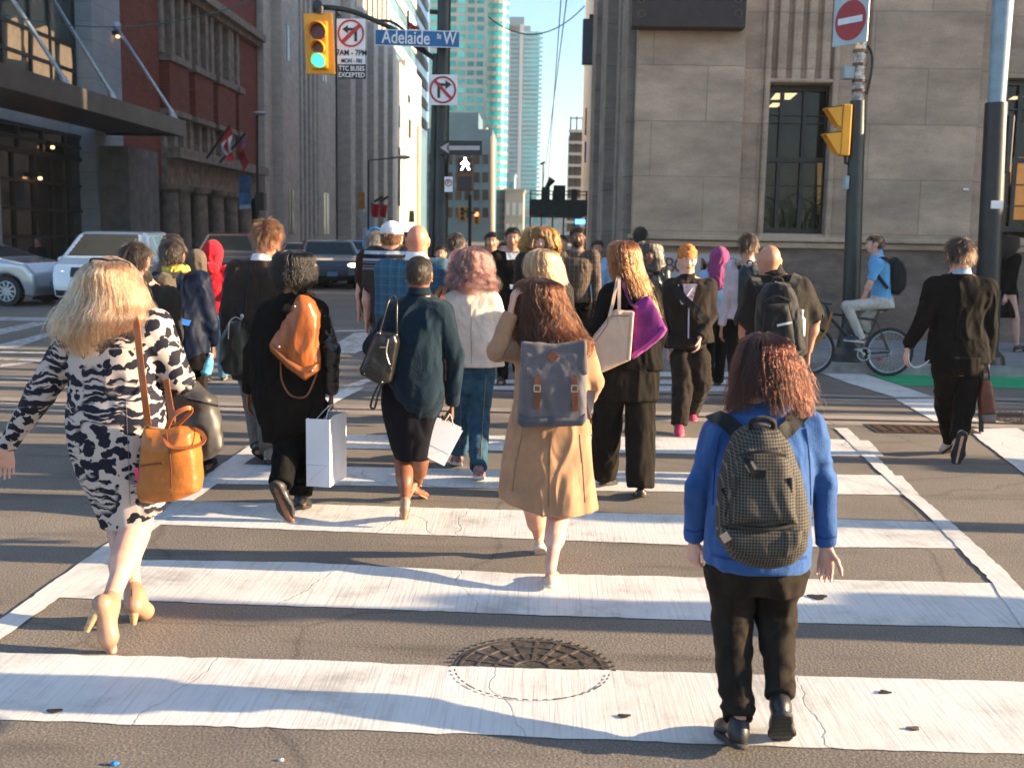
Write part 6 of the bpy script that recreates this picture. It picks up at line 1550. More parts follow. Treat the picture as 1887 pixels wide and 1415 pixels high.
A1.long_hair('auburn', (.050, .013, .007), [(613, 1396, 1416), (622, 1378, 1440), (645, 1366, 1456), (680, 1355, 1478), (712, 1350, 1490), (735, 1346, 1500), (758, 1340, 1506)], n=5600, wav=.007, wf=20, ryf=.72, dy=-.01, endv=.45, flare=.12, clump=.6, th=(-math.pi*1.05, math.pi*.12))
# animal print dress woman
A2 = Fig('blonde woman in navy and cream animal print dress with beige heeled boots', 205, 484, 5.0, wide=1.2, vox=.0065, skin='fair', seed=2, hg=.022, xf=225, px=dict(
    neck=(208, 585, .02), sh_l=(143, 622, 0), sh_r=(283, 602, 0), el_l=(75, 725, .05), wr_l=(14, 820, .15), el_r=(330, 700, .05), wr_r=(322, 690, .32), chest=(212, 660, 0), waist=(214, 722, 0), pelvis=(222, 800, 0),
    hip_l=(185, 820, 0), hip_r=(262, 815, 0), kn_r=(256, 965, .0), kn_l=(222, 955, .16), an_r=(199, 1118, -.16), toe_r=(203, 1199, -.21), an_l=(249, 1100, .16), toe_l=(275, 1133, .27)))
A2.body(curl=(.15, .4), palms={'l': V(.2, -.5, -.4)}, handdir={'l': unit(V(-.12, .15, -.75))}, calf=1.25, leg=1.12)
PR = m_leopard()
A2.top(PR, st=[(590, 150, 275, .09), (625, 128, 298, .13), (665, 128, 292, .14), (700, 131, 290, .135), (724, 132, 298, .14)], sr=(.042, .037, .023), wr=.005, name='dress_top', nk=.036)
A2.skirt(PR, st=[(715, 132, 299, .14), (770, 126, 303, .165), (830, 133, 303, .16), (880, 150, 303, .15), (920, 172, 302, .14), (968, 188, 302, .13)], fold=.012, nf=5, name='dress_skirt', hemcut=lambda v: np.stack([v[:,0], v[:,1], v[:,2]+np.clip((v[:,0]-at(235, 960, 5)[0]), 0, 1)*.42*np.clip((at(235, 860, 5)[2]-v[:,2])/.25, 0, 1)], 1))
mb = MB(); P = [at(214+86*math.cos(t), 722, 5.0)+V(0, .145*math.sin(t), .012*math.sin(t*3)) for t in np.linspace(0, 2*math.pi, 40)]; mb.ribbon(P, .022, .006, [unit(V(math.cos(t), math.sin(t), 0)) for t in np.linspace(0, 2*math.pi, 40)]); mb.build('belt', PR, A2.root, smooth=60)
A2.long_hair('blonde', (.92, .44, .25), [(473, 202, 210), (479, 187, 224), (490, 172, 238), (507, 158, 248), (533, 147, 262), (558, 132, 270), (584, 116, 280), (612, 108, 268), (652, 122, 250)], n=6500, wav=.012, wf=20, ryf=.78, dy=-.02, endv=.36, flare=.1, clump=.55, rad=.00065)
def heel_boot(A, k, tip):
    f, n_, r = A.footframe(k); an = A.J['an_'+k]; to = A.J['toe_'+k]; H = A.H; o = an-n_*.045*H-f*.03*H
    S = SDF(an-.3, an+.3, .0055*Q); L = .15*H
    tv = unit(to-(o+f*.01)); 
    S.chain([an+unit(A.J['kn_'+k]-an)*.075, an, o+n_*.03+f*.01], [.043, .039, .034], .03); S.cap(an, to-tv*.07+n_*.02, .036, .030, .04); S.cap(o+n_*.028+f*.02, to-tv*.06+n_*.012, .033, .036, .04); S.cap(to-tv*.06+n_*.010, to, .035, .014, .03, flat=(n_, .7))
    S.rbox(an+unit(A.J['kn_'+k]-an)*.122, (.08, .06, .08), frame_of(unit(A.J['kn_'+k]-an)), .001, .004, 's')
    v, fc = S.mesh(); b_ = mkobj('boot', v, fc, SH_TAN, A.root)
    ht = o+n_*.01+f*.005; hb_ = at(tip[0], tip[1], ht[1]-tip[2])
    mb = MB(); mb.tube([ht+n_*.02, ht*.5+hb_*.5, hb_], [.028, .020, .013], 12); mb.build('heel', mat('stacked_wood_heel', (.50, .30, .15), .5, stretch=(1, 1, 14), var=.2, vs=20), b_)
    mb = MB(); mb.tube([an-f*.041+V(0, -.004, .035), o-f*.012+n_*.03], .003, 6); mb.build('zip', mat('dark_zip', (.03, .02, .015), .4), b_)
heel_boot(A2, 'r', (160, 1162, .01)); heel_boot(A2, 'l', (246, 1150, .0))
# trench coat woman
A3 = Fig('dark haired woman in beige trench coat raising her left hand to her head', 988, 516, 5.85, vox=.0065, skin='fair', seed=3, hg=.022, xf=1012, px=dict(
    neck=(1010, 615, 0), sh_l=(965, 640, 0), sh_r=(1068, 640, 0), el_l=(916, 648, -.10), wr_l=(941, 578, -.10), el_r=(1096, 705, .03), wr_r=(1078, 745, .2), chest=(1016, 670, 0), waist=(1015, 730, 0), pelvis=(1010, 800, 0),
    hip_l=(985, 810, 0), hip_r=(1036, 810, 0), kn_l=(984, 930, .16), kn_r=(1030, 938, .02), an_l=(993, 990, .36), an_r=(1014, 1052, -.06), toe_l=(1000, 1014, .44), toe_r=(1018, 1062, .12)))
A3.body(curl=(.5, .3), palms={'l': V(.8, .3, .1)}, handdir={'l': unit(V(.16, .02, 1))}, hand_size=1.05, calf=1.2)
A3.top(K_TRENCH, st=[(622, 975, 1045, .07), (645, 952, 1082, .10), (690, 948, 1086, .115), (730, 948, 1086, .11), (775, 940, 1088, .12), (800, 936, 1090, .13)], sr=(.037, .033, .024), wr=.006, name='coat', collar=(K_TRENCH, .03))
A3.skirt(K_TRENCH, st=[(735, 948, 1082, .12), (800, 934, 1088, .15), (860, 925, 1092, .165), (938, 916, 1098, .18)], fold=.035, nf=5, name='coat_skirt', wr=.005, hemcut=lambda v: np.stack([v[:,0], v[:,1], v[:,2]+np.clip(at(1000, 900, 5.85)[0]-v[:,0], 0, 1)*.30*np.clip((at(1000, 820, 5.85)[2]-v[:,2])/.3, 0, 1)], 1))
mb = MB(); mb.ribbon([at(1014, 800, 5.695), at(1013, 870, 5.68), at(1012, 936, 5.67)], .004, .004); mb.build('back_seam', mat('seam_shadow', (.25, .14, .07), .8), A3.root, smooth=0)
A3.long_hair('darkbrown', (.090, .028, .010), [(512, 976, 1000), (519, 962, 1022), (545, 955, 1038), (575, 952, 1050), (605, 952, 1066), (628, 954, 1082), (652, 975, 1078), (668, 1000, 1060)], n=6000, wav=.022, wf=28, ryf=.8, dy=-.03, endv=.4, flare=.2, clump=.65)
A3.shoes(SH_NUDE, SOLE_W, kind='flat', name='flat_shoe')
# black leather jacket woman
A4 = Fig('woman with black bob, black leather sleeved jacket and wide black trousers', 541, 468, 6.95, wide=1.12, vox=.0075, skin='brown', seed=4, hg=.022, xf=540, px=dict(
    neck=(545, 543, 0), sh_l=(494, 576, 0), sh_r=(582, 572, 0), el_l=(465, 650, 0), wr_l=(458, 722, .05), el_r=(608, 645, 0), wr_r=(610, 722, .03), chest=(540, 600, 0), waist=(535, 660, 0), pelvis=(540, 730, 0),
    hip_l=(515, 735, 0), hip_r=(562, 735, 0), kn_l=(532, 815, .0), kn_r=(560, 822, .12), an_l=(517, 893, -.1), toe_l=(535, 960, -.14), an_r=(554, 912, .25), toe_r=(561, 930, .38)))
A4.body(curl=(.3, .9)); A4.top(K_BLK2, st=[(545, 515, 568, .08), (566, 486, 590, .11), (620, 468, 600, .13), (680, 462, 598, .14), (730, 466, 600, .15), (768, 474, 600, .14)], sr=(.034, .030, .023), wr=.007, name='jacket', fold=.03)
S_ = SDF(A4.J['sh_r']-.3-V(0, 0, .35), A4.J['sh_r']+.2, .0075*Q); q = lambda t: A4.J['sh_r']*(1-t)+A4.J['el_r']*t
S_.chain([q(.12), q(1), A4.J['el_r']*.08+A4.J['wr_r']*.92], [.069, .060, .047], .03); v, f = S_.mesh(); v = wrinkle(v, f, .008, (18, 18, 26), 5); mkobj('leather_sleeve', v, f, K_LEATHER, A4.root)
A4.skirt(K_BLK2, st=[(735, 468, 598, .14), (780, 478, 590, .13), (812, 486, 520, .1)], name='jacket_tail', fold=.06, nf=7)
A4.pants(K_BLK, r=(.062, .052, .040), wr=.006, end=.0); A4.shoes(SH_BLK, SOLE_D, tread=True, sc=1.05)
A4.long_hair('black', (.015, .012, .010), [(461, 532, 552), (467, 515, 566), (482, 506, 574), (502, 504, 577), (520, 508, 575), (537, 516, 566)], n=4200, wav=.008, wf=26, ryf=.85, endv=.25, clump=.7)
# navy cardigan woman
A5 = Fig('woman with cropped curls in cocoon navy cardigan, dark skirt and tan heeled sandals', 773, 472, 6.95, wide=1.05, vox=.0075, skin='brown', seed=5, xf=768, px=dict(
    neck=(773, 543, 0), sh_l=(734, 574, 0), sh_r=(812, 574, 0), el_l=(686, 640, .05), wr_l=(712, 660, .26), el_r=(838, 655, 0), wr_r=(833, 742, .05), chest=(772, 600, 0), waist=(768, 660, 0), pelvis=(762, 730, 0),
    hip_l=(745, 740, 0), hip_r=(785, 740, 0), kn_l=(744, 850, .05), kn_r=(774, 842, .15), an_l=(747, 922, -.04), toe_l=(745, 952, .12), an_r=(770, 890, .36), toe_r=(783, 914, .46)))
A5.body(curl=(.5, .9), calf=1.1); 
A5.skirt(K_DSKIRT, st=[(690, 705, 808, .12), (740, 703, 812, .13), (790, 712, 802, .12), (845, 728, 792, .10)], fold=.02, name='skirt')
A5.top(K_NAVY, st=[(552, 748, 800, .075), (572, 722, 826, .11), (620, 706, 818, .14), (670, 706, 816, .155), (715, 720, 820, .16), (750, 738, 814, .14), (772, 760, 802, .10)], sr=(.034, .032, .024), wr=.012, wf=(11, 11, 3.5), name='cardigan', collar=(K_NAVY, .03), cuffext=.01)
A5.short_hair('darkcurl', (.05, .028, .016), n=3500, ln=.012, mess=1.0, vol=.010)
def sandal(A, k):
    f, n_, r = A.footframe(k); an = A.J['an_'+k]; to = A.J['toe_'+k]; H = A.H; o = an-n_*.04*H-f*.03*H
    S = SDF(an-.25, an+.25, .006*Q); S.cap(o-f*.0, to-unit(to-o)*.015-n_*.01, .026, .034, .02, flat=(n_, .35)); b_v, b_f = S.mesh(); b_ = mkobj('sandal', b_v, b_f, SH_TAN, A.root)
    S = SDF(an-.25, an+.25, .006*Q); S.cap(o+n_*.01, o+n_*.055, .029, .031, .02); S.cap(o, o-n_*.045+f*.01, .026, .017, .01); v, f2 = S.mesh(); mkobj('heel', v, f2, SH_TAN, b_)
    mb = MB(); ring = [an-n_*.012+.031*(f*math.cos(t)+r*math.sin(t)) for t in np.linspace(0, 2*math.pi, 16)]; mb.tube(ring, .005, 6); mb.tube([to-f*.05+r*.03, to-f*.045+n_*.03, to-f*.05-r*.03], .008, 6); mb.build('ankle_strap', SH_TAN, b_)
for k in ('l', 'r'): sandal(A5, k)
for sx in (1, -1): blob('earring', A5.pt(sx*.36, -.02, -.17), (.006,)*3, mat('gold_stud', (.6, .4, .15), .3, metal=1, var=0), A5.root, h=.003)
# cream jacket woman
A6 = Fig('woman with curly mauve hair, cream jacket and blue jeans', 868, 460, 8.35, wide=1.1, vox=.009, skin='fair', seed=6, hg=.022, xf=870, px=dict(
    neck=(870, 532, 0), sh_l=(834, 556, 0), sh_r=(904, 554, 0), el_l=(820, 610, .05), wr_l=(838, 640, .25), el_r=(924, 612, .0), wr_r=(905, 645, .2), hip_l=(852, 690, 0), hip_r=(888, 690, 0), kn_l=(850, 775, .1), kn_r=(882, 772, .0), an_l=(845, 838, .25), toe_l=(840, 852, .4), an_r=(882, 862, -.08), toe_r=(883, 880, .08)))
A6.body(); A6.top(K_CREAM, st=[(540, 840, 900, .09), (556, 820, 918, .12), (600, 824, 914, .14), (640, 832, 920, .14), (674, 836, 932, .15)], sr=(.036, .033, .026), wr=.006, name='jacket')
A6.pants(K_DENIM, r=(.056, .046, .034), wr=.005, end=-.0, hipst=[(670, 838, 908), (700, 836, 908), (722, 842, 900)]); A6.shoes(mat('grey_pink_trainer', (.22, .12, .12), .6, var=.5, vs=30), SOLE_W)
A6.long_hair('mauve', (.38, .19, .17), [(455, 858, 880), (462, 842, 892), (480, 834, 902), (505, 830, 907), (525, 828, 912), (543, 840, 908)], n=4200, wav=.020, wf=36, ryf=.85, curl=.012, endv=.3, flare=.1, clump=.75)
# long haired woman with totes
A7 = Fig('woman with long golden brown hair, black jacket and wide dark trousers', 1150, 448, 7.62, vox=.0085, skin='fair', seed=7, hg=.022, xf=1150, px=dict(
    neck=(1158, 515, 0), sh_l=(1126, 544, 0), sh_r=(1194, 544, 0), el_l=(1100, 610, -.02), wr_l=(1112, 650, .15), el_r=(1212, 610, 0), wr_r=(1205, 665, .15), chest=(1158, 570, 0), waist=(1158, 620, 0), pelvis=(1155, 680, 0), hip_l=(1130, 690, 0), hip_r=(1180, 690, 0),
    kn_l=(1118, 780, .1), kn_r=(1180, 795, 0), an_l=(1114, 872, .2), toe_l=(1128, 887, .34), an_r=(1180, 893, -.1), toe_r=(1180, 908, .05)))
A7.body(legs=True); A7.top(K_BLK2, st=[(525, 1136, 1182, .07), (545, 1114, 1206, .11), (600, 1112, 1212, .13), (650, 1108, 1216, .14), (680, 1104, 1224, .15)], sr=(.040, .037, .027), wr=.007, fold=.04)
A7.pants(K_BPANT, r=(.058, .058, .052), wr=.008, end=.01, hipst=[(665, 1102, 1216), (700, 1098, 1214), (735, 1100, 1212)], wf=(16, 16, 4)); A7.shoes(SH_BLK, SOLE_D, kind='flat', name='flat_shoe')
A7.long_hair('golden', (.30, .115, .045), [(444, 1140, 1160), (450, 1128, 1170), (470, 1124, 1178), (500, 1128, 1184), (530, 1140, 1200), (560, 1155, 1212), (585, 1170, 1220)], n=4200, wav=.008, wf=16, ryf=.8, endv=.4, clump=.6)
# suit man at the right
A8 = Fig('man in black suit with white soled shoes walking away at the right', 1769, 441, 9.1, vox=.009, skin='fair', seed=8, xf=1766, px=dict(
    neck=(1769, 505, 0), sh_l=(1722, 528, 0), sh_r=(1818, 530, 0), el_l=(1700, 592, 0), wr_l=(1674, 637, .08), el_r=(1824, 598, 0), wr_r=(1820, 664, .05), chest=(1768, 560, 0), waist=(1764, 610, 0), pelvis=(1760, 670, 0), hip_l=(1742, 680, 0), hip_r=(1786, 680, 0),
    kn_l=(1743, 750, .18), kn_r=(1776, 752, .0), an_l=(1752, 805, .4), toe_l=(1742, 832, .52), an_r=(1768, 800, -.18), toe_r=(1762, 852, -.2)))
A8.body(curl=(.3, .9)); A8.top(K_BLK2, st=[(512, 1745, 1795, .07), (530, 1716, 1826, .11), (580, 1718, 1814, .12), (620, 1712, 1818, .12), (668, 1704, 1824, .13)], sr=(.038, .034, .027), wr=.009, name='suit_jacket', collar=(cloth('pale_blue_collar', (.3, .38, .48)), .032), shr=1.1, wf=(12, 12, 7))
A8.pants(K_BLK2, r=(.055, .045, .035), wr=.008, hipst=[(655, 1716, 1812), (690, 1722, 1806)], wf=(14, 14, 10)); A8.shoes(mat('pale_trainer', (.5, .42, .40), .6), mat('black_rubber_sole', (.02, .018, .017), .7), kind='shoe', sc=1.05); A8.short_hair('brown', (.05, .028, .018), n=1800, ln=.05, vol=.02)
# brown suit man at the left
A9 = Fig('tall brown haired man in charcoal brown suit with a black satchel', 493, 407, 8.8, vox=.009, skin='fair', seed=9, xf=470, px=dict(
    neck=(484, 480, 0), sh_l=(436, 498, 0), sh_r=(522, 500, 0), el_l=(420, 575, .0), wr_l=(420, 640, .1), chest=(478, 530, 0), waist=(474, 590, 0), pelvis=(472, 660, 0), hip_l=(456, 668, 0), hip_r=(494, 668, 0), kn_l=(470, 745, .1), kn_r=(492, 750, 0), an_l=(478, 822, .1), toe_l=(498, 842, .12), an_r=(496, 830, -.1), toe_r=(500, 845, .05)))
A9.body(); A9.top(K_BRN, st=[(488, 460, 512, .08), (505, 428, 532, .12), (560, 424, 530, .13), (620, 424, 528, .13), (700, 428, 524, .13)], sr=(.040, .036, .028), wr=.006, name='suit_jacket', collar=(K_WHITE, .03))
A9.pants(cloth('brown_grey_trousers', (.14, .10, .08)), r=(.056, .046, .038), end=-.0); A9.shoes(mat('grey_brown_dress_shoe', (.16, .13, .11), .35), SOLE_D); A9.short_hair('lightbrown', (.20, .075, .03), n=2600, ln=.05, vol=.022, mess=.9)
# ================================================================ the crowd behind
def simple(label, x, ytop, Y, top=K_BLK, bottom=K_BLK, h=0, w=.6, skin='fair', hair=None, wide=1.0, seed=0, hem=.47, sleeve='long', shoes=SH_BLK, face=None, skirt=None, longst=None, collar=None, bald=False, px=None, px_st=None, topname='jacket', vox=.012, z0=0.0, curl=(.35, .35), xf=None, pr=(.054, .043, .034), ease=.014, head=None, arms=1.0, sr=(.038, .032, .025), hn=1000, hln=.035, mess=.5, th=None, hs=1.0, sole=SOLE_D, **kw):
    A = Fig(label, x, ytop, Y, hg=.018 if longst else 0, h=h, w=w, wide=wide, vox=vox, skin=skin, seed=seed, z0=z0, px=px, xf=xf, head=head, arms=arms, hs=hs)
    fc = (abs(h) > 100) if face is None else face
    A.body(face=fc, curl=curl, arm=1.0 if sleeve == 'short' else .76)
    A.top(top, hem=hem, st=px_st, sleeve=sleeve, collar=collar, name=topname, ease=ease, sr=sr, **kw)
    if skirt: A.skirt(bottom, hem=skirt)
    else: A.pants(bottom, r=pr)
    A.shoes(shoes, sole)
    if longst: A.long_hair(hair[0], hair[1], longst, n=hn*2, ryf=.85, th=th or ((0, 2*math.pi) if not fc else (-.35, math.pi+.35)), **(hair[2] if len(hair) > 2 else {}))
    elif hair and not bald: A.short_hair(hair[0], hair[1], n=hn, ln=hln, mess=mess)
    return A
HB = ('darkest', (.02, .014, .011)); HD = ('brown', (.05, .028, .018)); HL = ('lightbrown', (.20, .075, .03)); HG = ('greyhair', (.28, .25, .22))
B1 = simple('man with brown hair in dark taupe jacket, just behind the blonde woman', 250, 447, 7.1, K_OLIVE, K_BLK, hair=HD, seed=11, w=-.3, xf=262, wide=1.05, px=dict(neck=(262, 520, 0), sh_l=(215, 545, 0), sh_r=(310, 548, 0), el_r=(322, 620, .0), wr_r=(305, 660, .2)), vox=.009, hn=1800, hln=.05, mess=.9)
B2 = simple('man with short hair, yellow neckerchief and navy jacket, at left', 318, 441, 8.0, K_NAVYJ, K_BLK, skin='brown', hair=('darkcurl', (.05, .028, .016)), seed=12, w=.3, xf=338, wide=1.12, px=dict(neck=(325, 500, 0), sh_l=(292, 520, 0), sh_r=(368, 518, 0), el_r=(388, 600, 0), wr_r=(392, 632, .1), hip_l=(325, 665, 0), hip_r=(352, 665, 0), kn_l=(330, 760, .1), kn_r=(350, 760, .1)), px_st=[(508, 305, 350), (525, 278, 378, .13), (580, 282, 380, .14), (640, 290, 385, .14), (660, 296, 384, .14)], vox=.009)
S_ = SDF(B2.J['neck']-.2, B2.J['neck']+.2, .008*Q); c_ = B2.J['neck']
for t in np.linspace(0, 2*math.pi, 9)[:-1]: S_.cap(c_+V(.075*math.cos(t), .075*math.sin(t), .01), c_+V(.075*math.cos(t+.8), .075*math.sin(t+.8), .012+.012*math.sin(t*3)), .026, .024, .02)
v, f = S_.mesh(); v = wrinkle(v, f, .009, (30, 30, 30), 3); mkobj('neckerchief', v, f, mat('yellow_green_print', (.55, .42, .06), .7, var=.55, vs=28), B2.root)
B3 = simple('man in taupe blazer half hidden behind the yellow neckerchief man', 318, 432, 9.8, K_TAUPE, K_CHAR, hair=HD, seed=13, w=.4, xf=335, wide=1.1, px=dict(sh_l=(312, 478, 0), sh_r=(362, 476, 0), el_r=(372, 540, 0), neck=(330, 468, 0)))
B4 = simple('person in bright red hooded sweatshirt and light blue jeans at left', 391, 451, 13.0, K_RED, K_DENIM_L, seed=14, w=.3, hem=.5, px=dict(wr_r=(398, 555, .1), wr_l=(382, 555, .1)), hood=True)
S_ = SDF(B4.hc-.25, B4.hc+.25, .011*Q); S_.ell(B4.hc+V(0, 0, .02), (.125, .14, .155)); S_.ell(B4.hc+V(0, -.02, -.13), (.10, .11, .10), None, .06); v, f = S_.mesh(); v = wrinkle(v, f, .006, (20, 20, 12), 2); mkobj('hood', v, f, K_RED, B4.root)
B5 = simple('man in maroon T-shirt with blue headphones, left of the white cap', 691, 426, 10.8, K_MAROON, K_DENIM, h=0, hair=HG, seed=15, sleeve='short', w=.2, xf=712, topname='tshirt', px=dict(sh_l=(672, 475, 0), sh_r=(725, 478, 0), el_l=(664, 530, 0), wr_l=(662, 570, .05), neck=(695, 465, 0), hip_l=(706, 600, 0), hip_r=(724, 600, 0), kn_l=(722, 680, 0), an_l=(725, 760, 0), toe_l=(725, 765, .2), kn_r=(735, 680, 0), an_r=(735, 758, 0), toe_r=(738, 765, .2)), px_st=[(470, 682, 712), (482, 664, 730, .12), (540, 662, 732, .13), (600, 676, 734, .13)], pr=(.048, .038, .032))
B6 = simple('man in white cap and dark striped T-shirt, left of the bald man', 722, 410, 9.6, None or K_GREYP, K_DENIM, hair=('copper', (.25, .08, .03)), seed=16, sleeve='short', w=.2, wide=1.15, xf=728, topname='tshirt', px=dict(sh_l=(690, 472, 0), sh_r=(752, 470, 0), el_l=(678, 540, 0), wr_l=(676, 585, .04), neck=(724, 458, 0), hip_l=(722, 620, 0), hip_r=(748, 620, 0), kn_l=(735, 700, 0), kn_r=(750, 700, 0), an_l=(742, 790, 0), toe_l=(745, 797, .2), an_r=(758, 790, 0), toe_r=(760, 797, .2)), px_st=[(462, 706, 744), (476, 682, 760, .13), (540, 682, 764, .15), (610, 690, 764, .15)])
z_ = lambda A, py: at(720, py, A.Y)[2]-A.base[2]
bm_ = m_bands('striped_jersey', (.038, .030, .027), [(z_(B6, 470), z_(B6, 463), (.35, .42, .5)), (z_(B6, 476), z_(B6, 472), (.012, .012, .015)), (z_(B6, 481), z_(B6, 477), (.3, .36, .42)), (z_(B6, 499), z_(B6, 495), (.16, .15, .17)), (z_(B6, 493), z_(B6, 490), (.16, .15, .17)), (z_(B6, 487), z_(B6, 484), (.16, .15, .17))])
B6.t.data.materials.clear(); B6.t.data.materials.append(bm_)
S_ = SDF(B6.hc-.2, B6.hc+.2, .009*Q); S_.ell(B6.pt(0, -.04, .17), V(.415, .50, .425)*B6.hh, B6.hf); S_.rbox(B6.pt(0, 0, -.38), V(.7, .7, .5)*B6.hh, B6.hf, .01, .01, 's'); S_.ell(B6.pt(0, .5, .13), V(.26, .30, .03)*B6.hh, B6.hf, .01); v, f = S_.mesh(); mkobj('cap', v, f, K_WHITE, B6.root)
B7 = simple('bald man in blue checked blazer with white collar', 770, 413, 8.6, m_check('blue_check_wool', (.035, .10, .155), (.06, .135, .19), 14, 14, .10, second=(.028, .08, .125)), K_DENIM, skin='ruddy', bald=True, seed=17, w=.2, wide=1.18, collar=(K_WHITE, .036), xf=772, vox=.009, px=dict(neck=(768, 480, 0), sh_l=(712, 497, 0), sh_r=(812, 495, 0), el_l=(706, 575, 0), wr_l=(712, 640, .1), hip_l=(755, 660, 0), hip_r=(785, 660, 0), kn_l=(762, 740, 0), kn_r=(780, 740, 0), an_l=(765, 830, 0), toe_l=(765, 838, .2), an_r=(778, 830, 0), toe_r=(780, 838, .2)), px_st=[(485, 742, 794, .09), (502, 706, 820, .13), (560, 706, 826, .14), (650, 708, 824, .14)], topname='blazer')
B8 = simple('man with short brown hair seen beside the bald man, in navy suit', 840, 430, 12.0, K_NAVYJ, K_CHAR, hair=HD, seed=18, w=.4, collar=(K_WHITE, .03))
B9 = simple('man facing us in grey T-shirt under dark jacket, far in the crowd', 906, 428, 15.2, K_GREYT, K_DENIM, h=180, skin='tan', hair=HB, seed=19, topname='tshirt')
B10 = simple('man facing us in black suit and open white shirt', 945, 420, 13.6, K_BLK2, K_BLK, h=180, skin='tan', hair=HB, seed=20, topname='suit_jacket', w=.5, vox=.010)
vs_ = [B10.J['neck']+V(-.075, -.085, .01), B10.J['neck']+V(.075, -.085, .01), V(B10.base[0]+.015, 13.6-.155, 1.17), V(B10.base[0]-.015, 13.6-.155, 1.17)]; mb = MB(); mb.prism([vs_[0], vs_[1], vs_[2], vs_[3]], (0, .05, 0)); mb.build('shirt_front', K_WHITE, B10.root, smooth=0)
B11 = simple('woman facing us with big curly golden hair and dark top', 996, 421, 12.6, K_OLIVE, K_BLK, h=180, hair=('gold', (.62, .30, .09), dict(wav=.03, curl=.02, wf=34, clump=.7)), seed=21, longst=[(418, 985, 1008), (422, 975, 1018), (440, 966, 1025), (456, 962, 1030), (470, 966, 1026)], hn=1600)
B12 = simple('woman with long pale blonde hair in olive jacket, seen from behind', 1003, 463, 9.5, K_OLIVE, K_DENIM, hair=('paleblonde', (.92, .46, .24), dict(wav=.01, clump=.6)), seed=22, w=.3, xf=1008, px=dict(neck=(1008, 515, 0), sh_l=(978, 530, 0), sh_r=(1040, 535, 0)), longst=[(459, 992, 1010), (464, 980, 1020), (480, 971, 1030), (500, 970, 1036), (520, 978, 1042), (545, 995, 1050)], hn=1600, vox=.010)
B13 = simple('man facing us in brown plaid shirt and black trousers', 1065, 419, 14.3, m_check('brown_plaid', (.17, .125, .09), (.05, .035, .025), 17, 16, .16, second=(.08, .05, .032), w2=.4), K_BLK, h=180, skin='brown', hair=HB, seed=23, topname='shirt', w=.3, hem=.5, wide=1.05, vox=.010, collar=(cloth('plaid_collar', (.2, .17, .14)), .03))
blob('beard', B13.pt(0, .27, -.3), V(.26, .22, .17)*B13.hh, mat('dark_beard', (.02, .013, .01), .9, bump=.5, bs=90), B13.root, B13.hf, .008, .004)
B14 = simple('young man facing us in light blue shirt, behind the plaid shirt', 1101, 443, 17.0, K_LBLUE, K_CHAR, h=180, skin='tan', hair=HB, seed=24, topname='shirt')
B15 = simple('woman with dark hair bun in black leather jacket, facing us', 1196, 447, 12.4, K_LEATHER, K_BLK, h=175, skin='brown', hair=('ash', (.20, .16, .13), dict(wav=.01)), seed=25, longst=[(445, 1184, 1206), (449, 1178, 1213), (465, 1174, 1218), (490, 1176, 1222), (515, 1182, 1228)], hn=900)
B16 = simple('man with tall dark hair far behind the long haired woman', 1180, 419, 16.5, K_BLK2, K_BLK, h=0, skin='brown', hair=HB, seed=26)
B17 = simple('woman facing us in orange patterned headwrap, grey hoodie and pink sneakers', 1268, 456, 10.4, K_DBROWN, K_DBROWN, h=178, hair=None, seed=27, w=.7, wide=1.15, shoes=SH_PINK, sole=SOLE_W, hem=.5, topname='hoodie', vox=.009, xf=1270, px=dict(sh_l=(1306, 528, 0), sh_r=(1238, 528, 0), el_l=(1312, 580, .02), wr_l=(1290, 622, -.22), el_r=(1230, 585, .05), wr_r=(1232, 640, .1), hip_l=(1288, 660, 0), hip_r=(1256, 660, 0), kn_l=(1292, 705, -.05), kn_r=(1258, 715, -.1), an_l=(1275, 758, .25), toe_l=(1276, 772, .14), an_r=(1252, 776, -.1), toe_r=(1252, 800, -.22)), px_st=[(518, 1245, 1292, .09), (530, 1230, 1312, .13), (580, 1232, 1310, .14), (630, 1240, 1316, .15)], pr=(.060, .052, .040), head=(0, -6))
S_ = SDF(B17.hc-.25, B17.hc+.25, .008*Q); S_.ell(B17.pt(0, -.08, .20), V(.40, .48, .40)*B17.hh, B17.hf); S_.ell(B17.pt(0, -.2, .38), V(.34, .36, .26)*B17.hh, B17.hf, .03); S_.rbox(B17.pt(0, .45, -.45), V(.5, .45, .52)*B17.hh, B17.hf, .02, .02, 's'); v, f = S_.mesh(); v = wrinkle(v, f, .007, (10, 10, 45), 4); mkobj('headwrap', v, f, mat('orange_red_print', (.75, .13, .02), .7, var=.75, vs=26), B17.root)
mb = MB(); j = B17.J['chest']; mb.prism([j+V(-.06, -.165, .15), j+V(.07, -.165, .15), j+V(.03, -.17, -.02), j+V(-.03, -.17, -.02)], (0, .04, 0)); mb.build('printed_tshirt', mat('pale_pink_print', (.5, .36, .38), .8, var=.5, vs=25), B17.root, smooth=0)
mb = MB(); mb.ribbon(smoothpts([j+V(0, -.165, -.02), j+V(.005, -.16, -.2), j+V(.01, -.155, -.36)]), .012, .006); mb.build('zip', mat('pale_zip', (.5, .5, .55), .4), B17.root, smooth=0)
cord(B17, 'hoodie_cord', [(1250, 525, -.15), (1256, 560, -.17), (1266, 545, -.175), (1278, 528, -.16)], .006, mat('white_cord', (.6, .6, .6), .7), B17.root)
B18 = simple('woman in magenta headscarf and pale blue top, walking away', 1326, 462, 13.5, K_LBLUE, K_BLK, seed=28, w=.3, skirt=None, hem=.52)
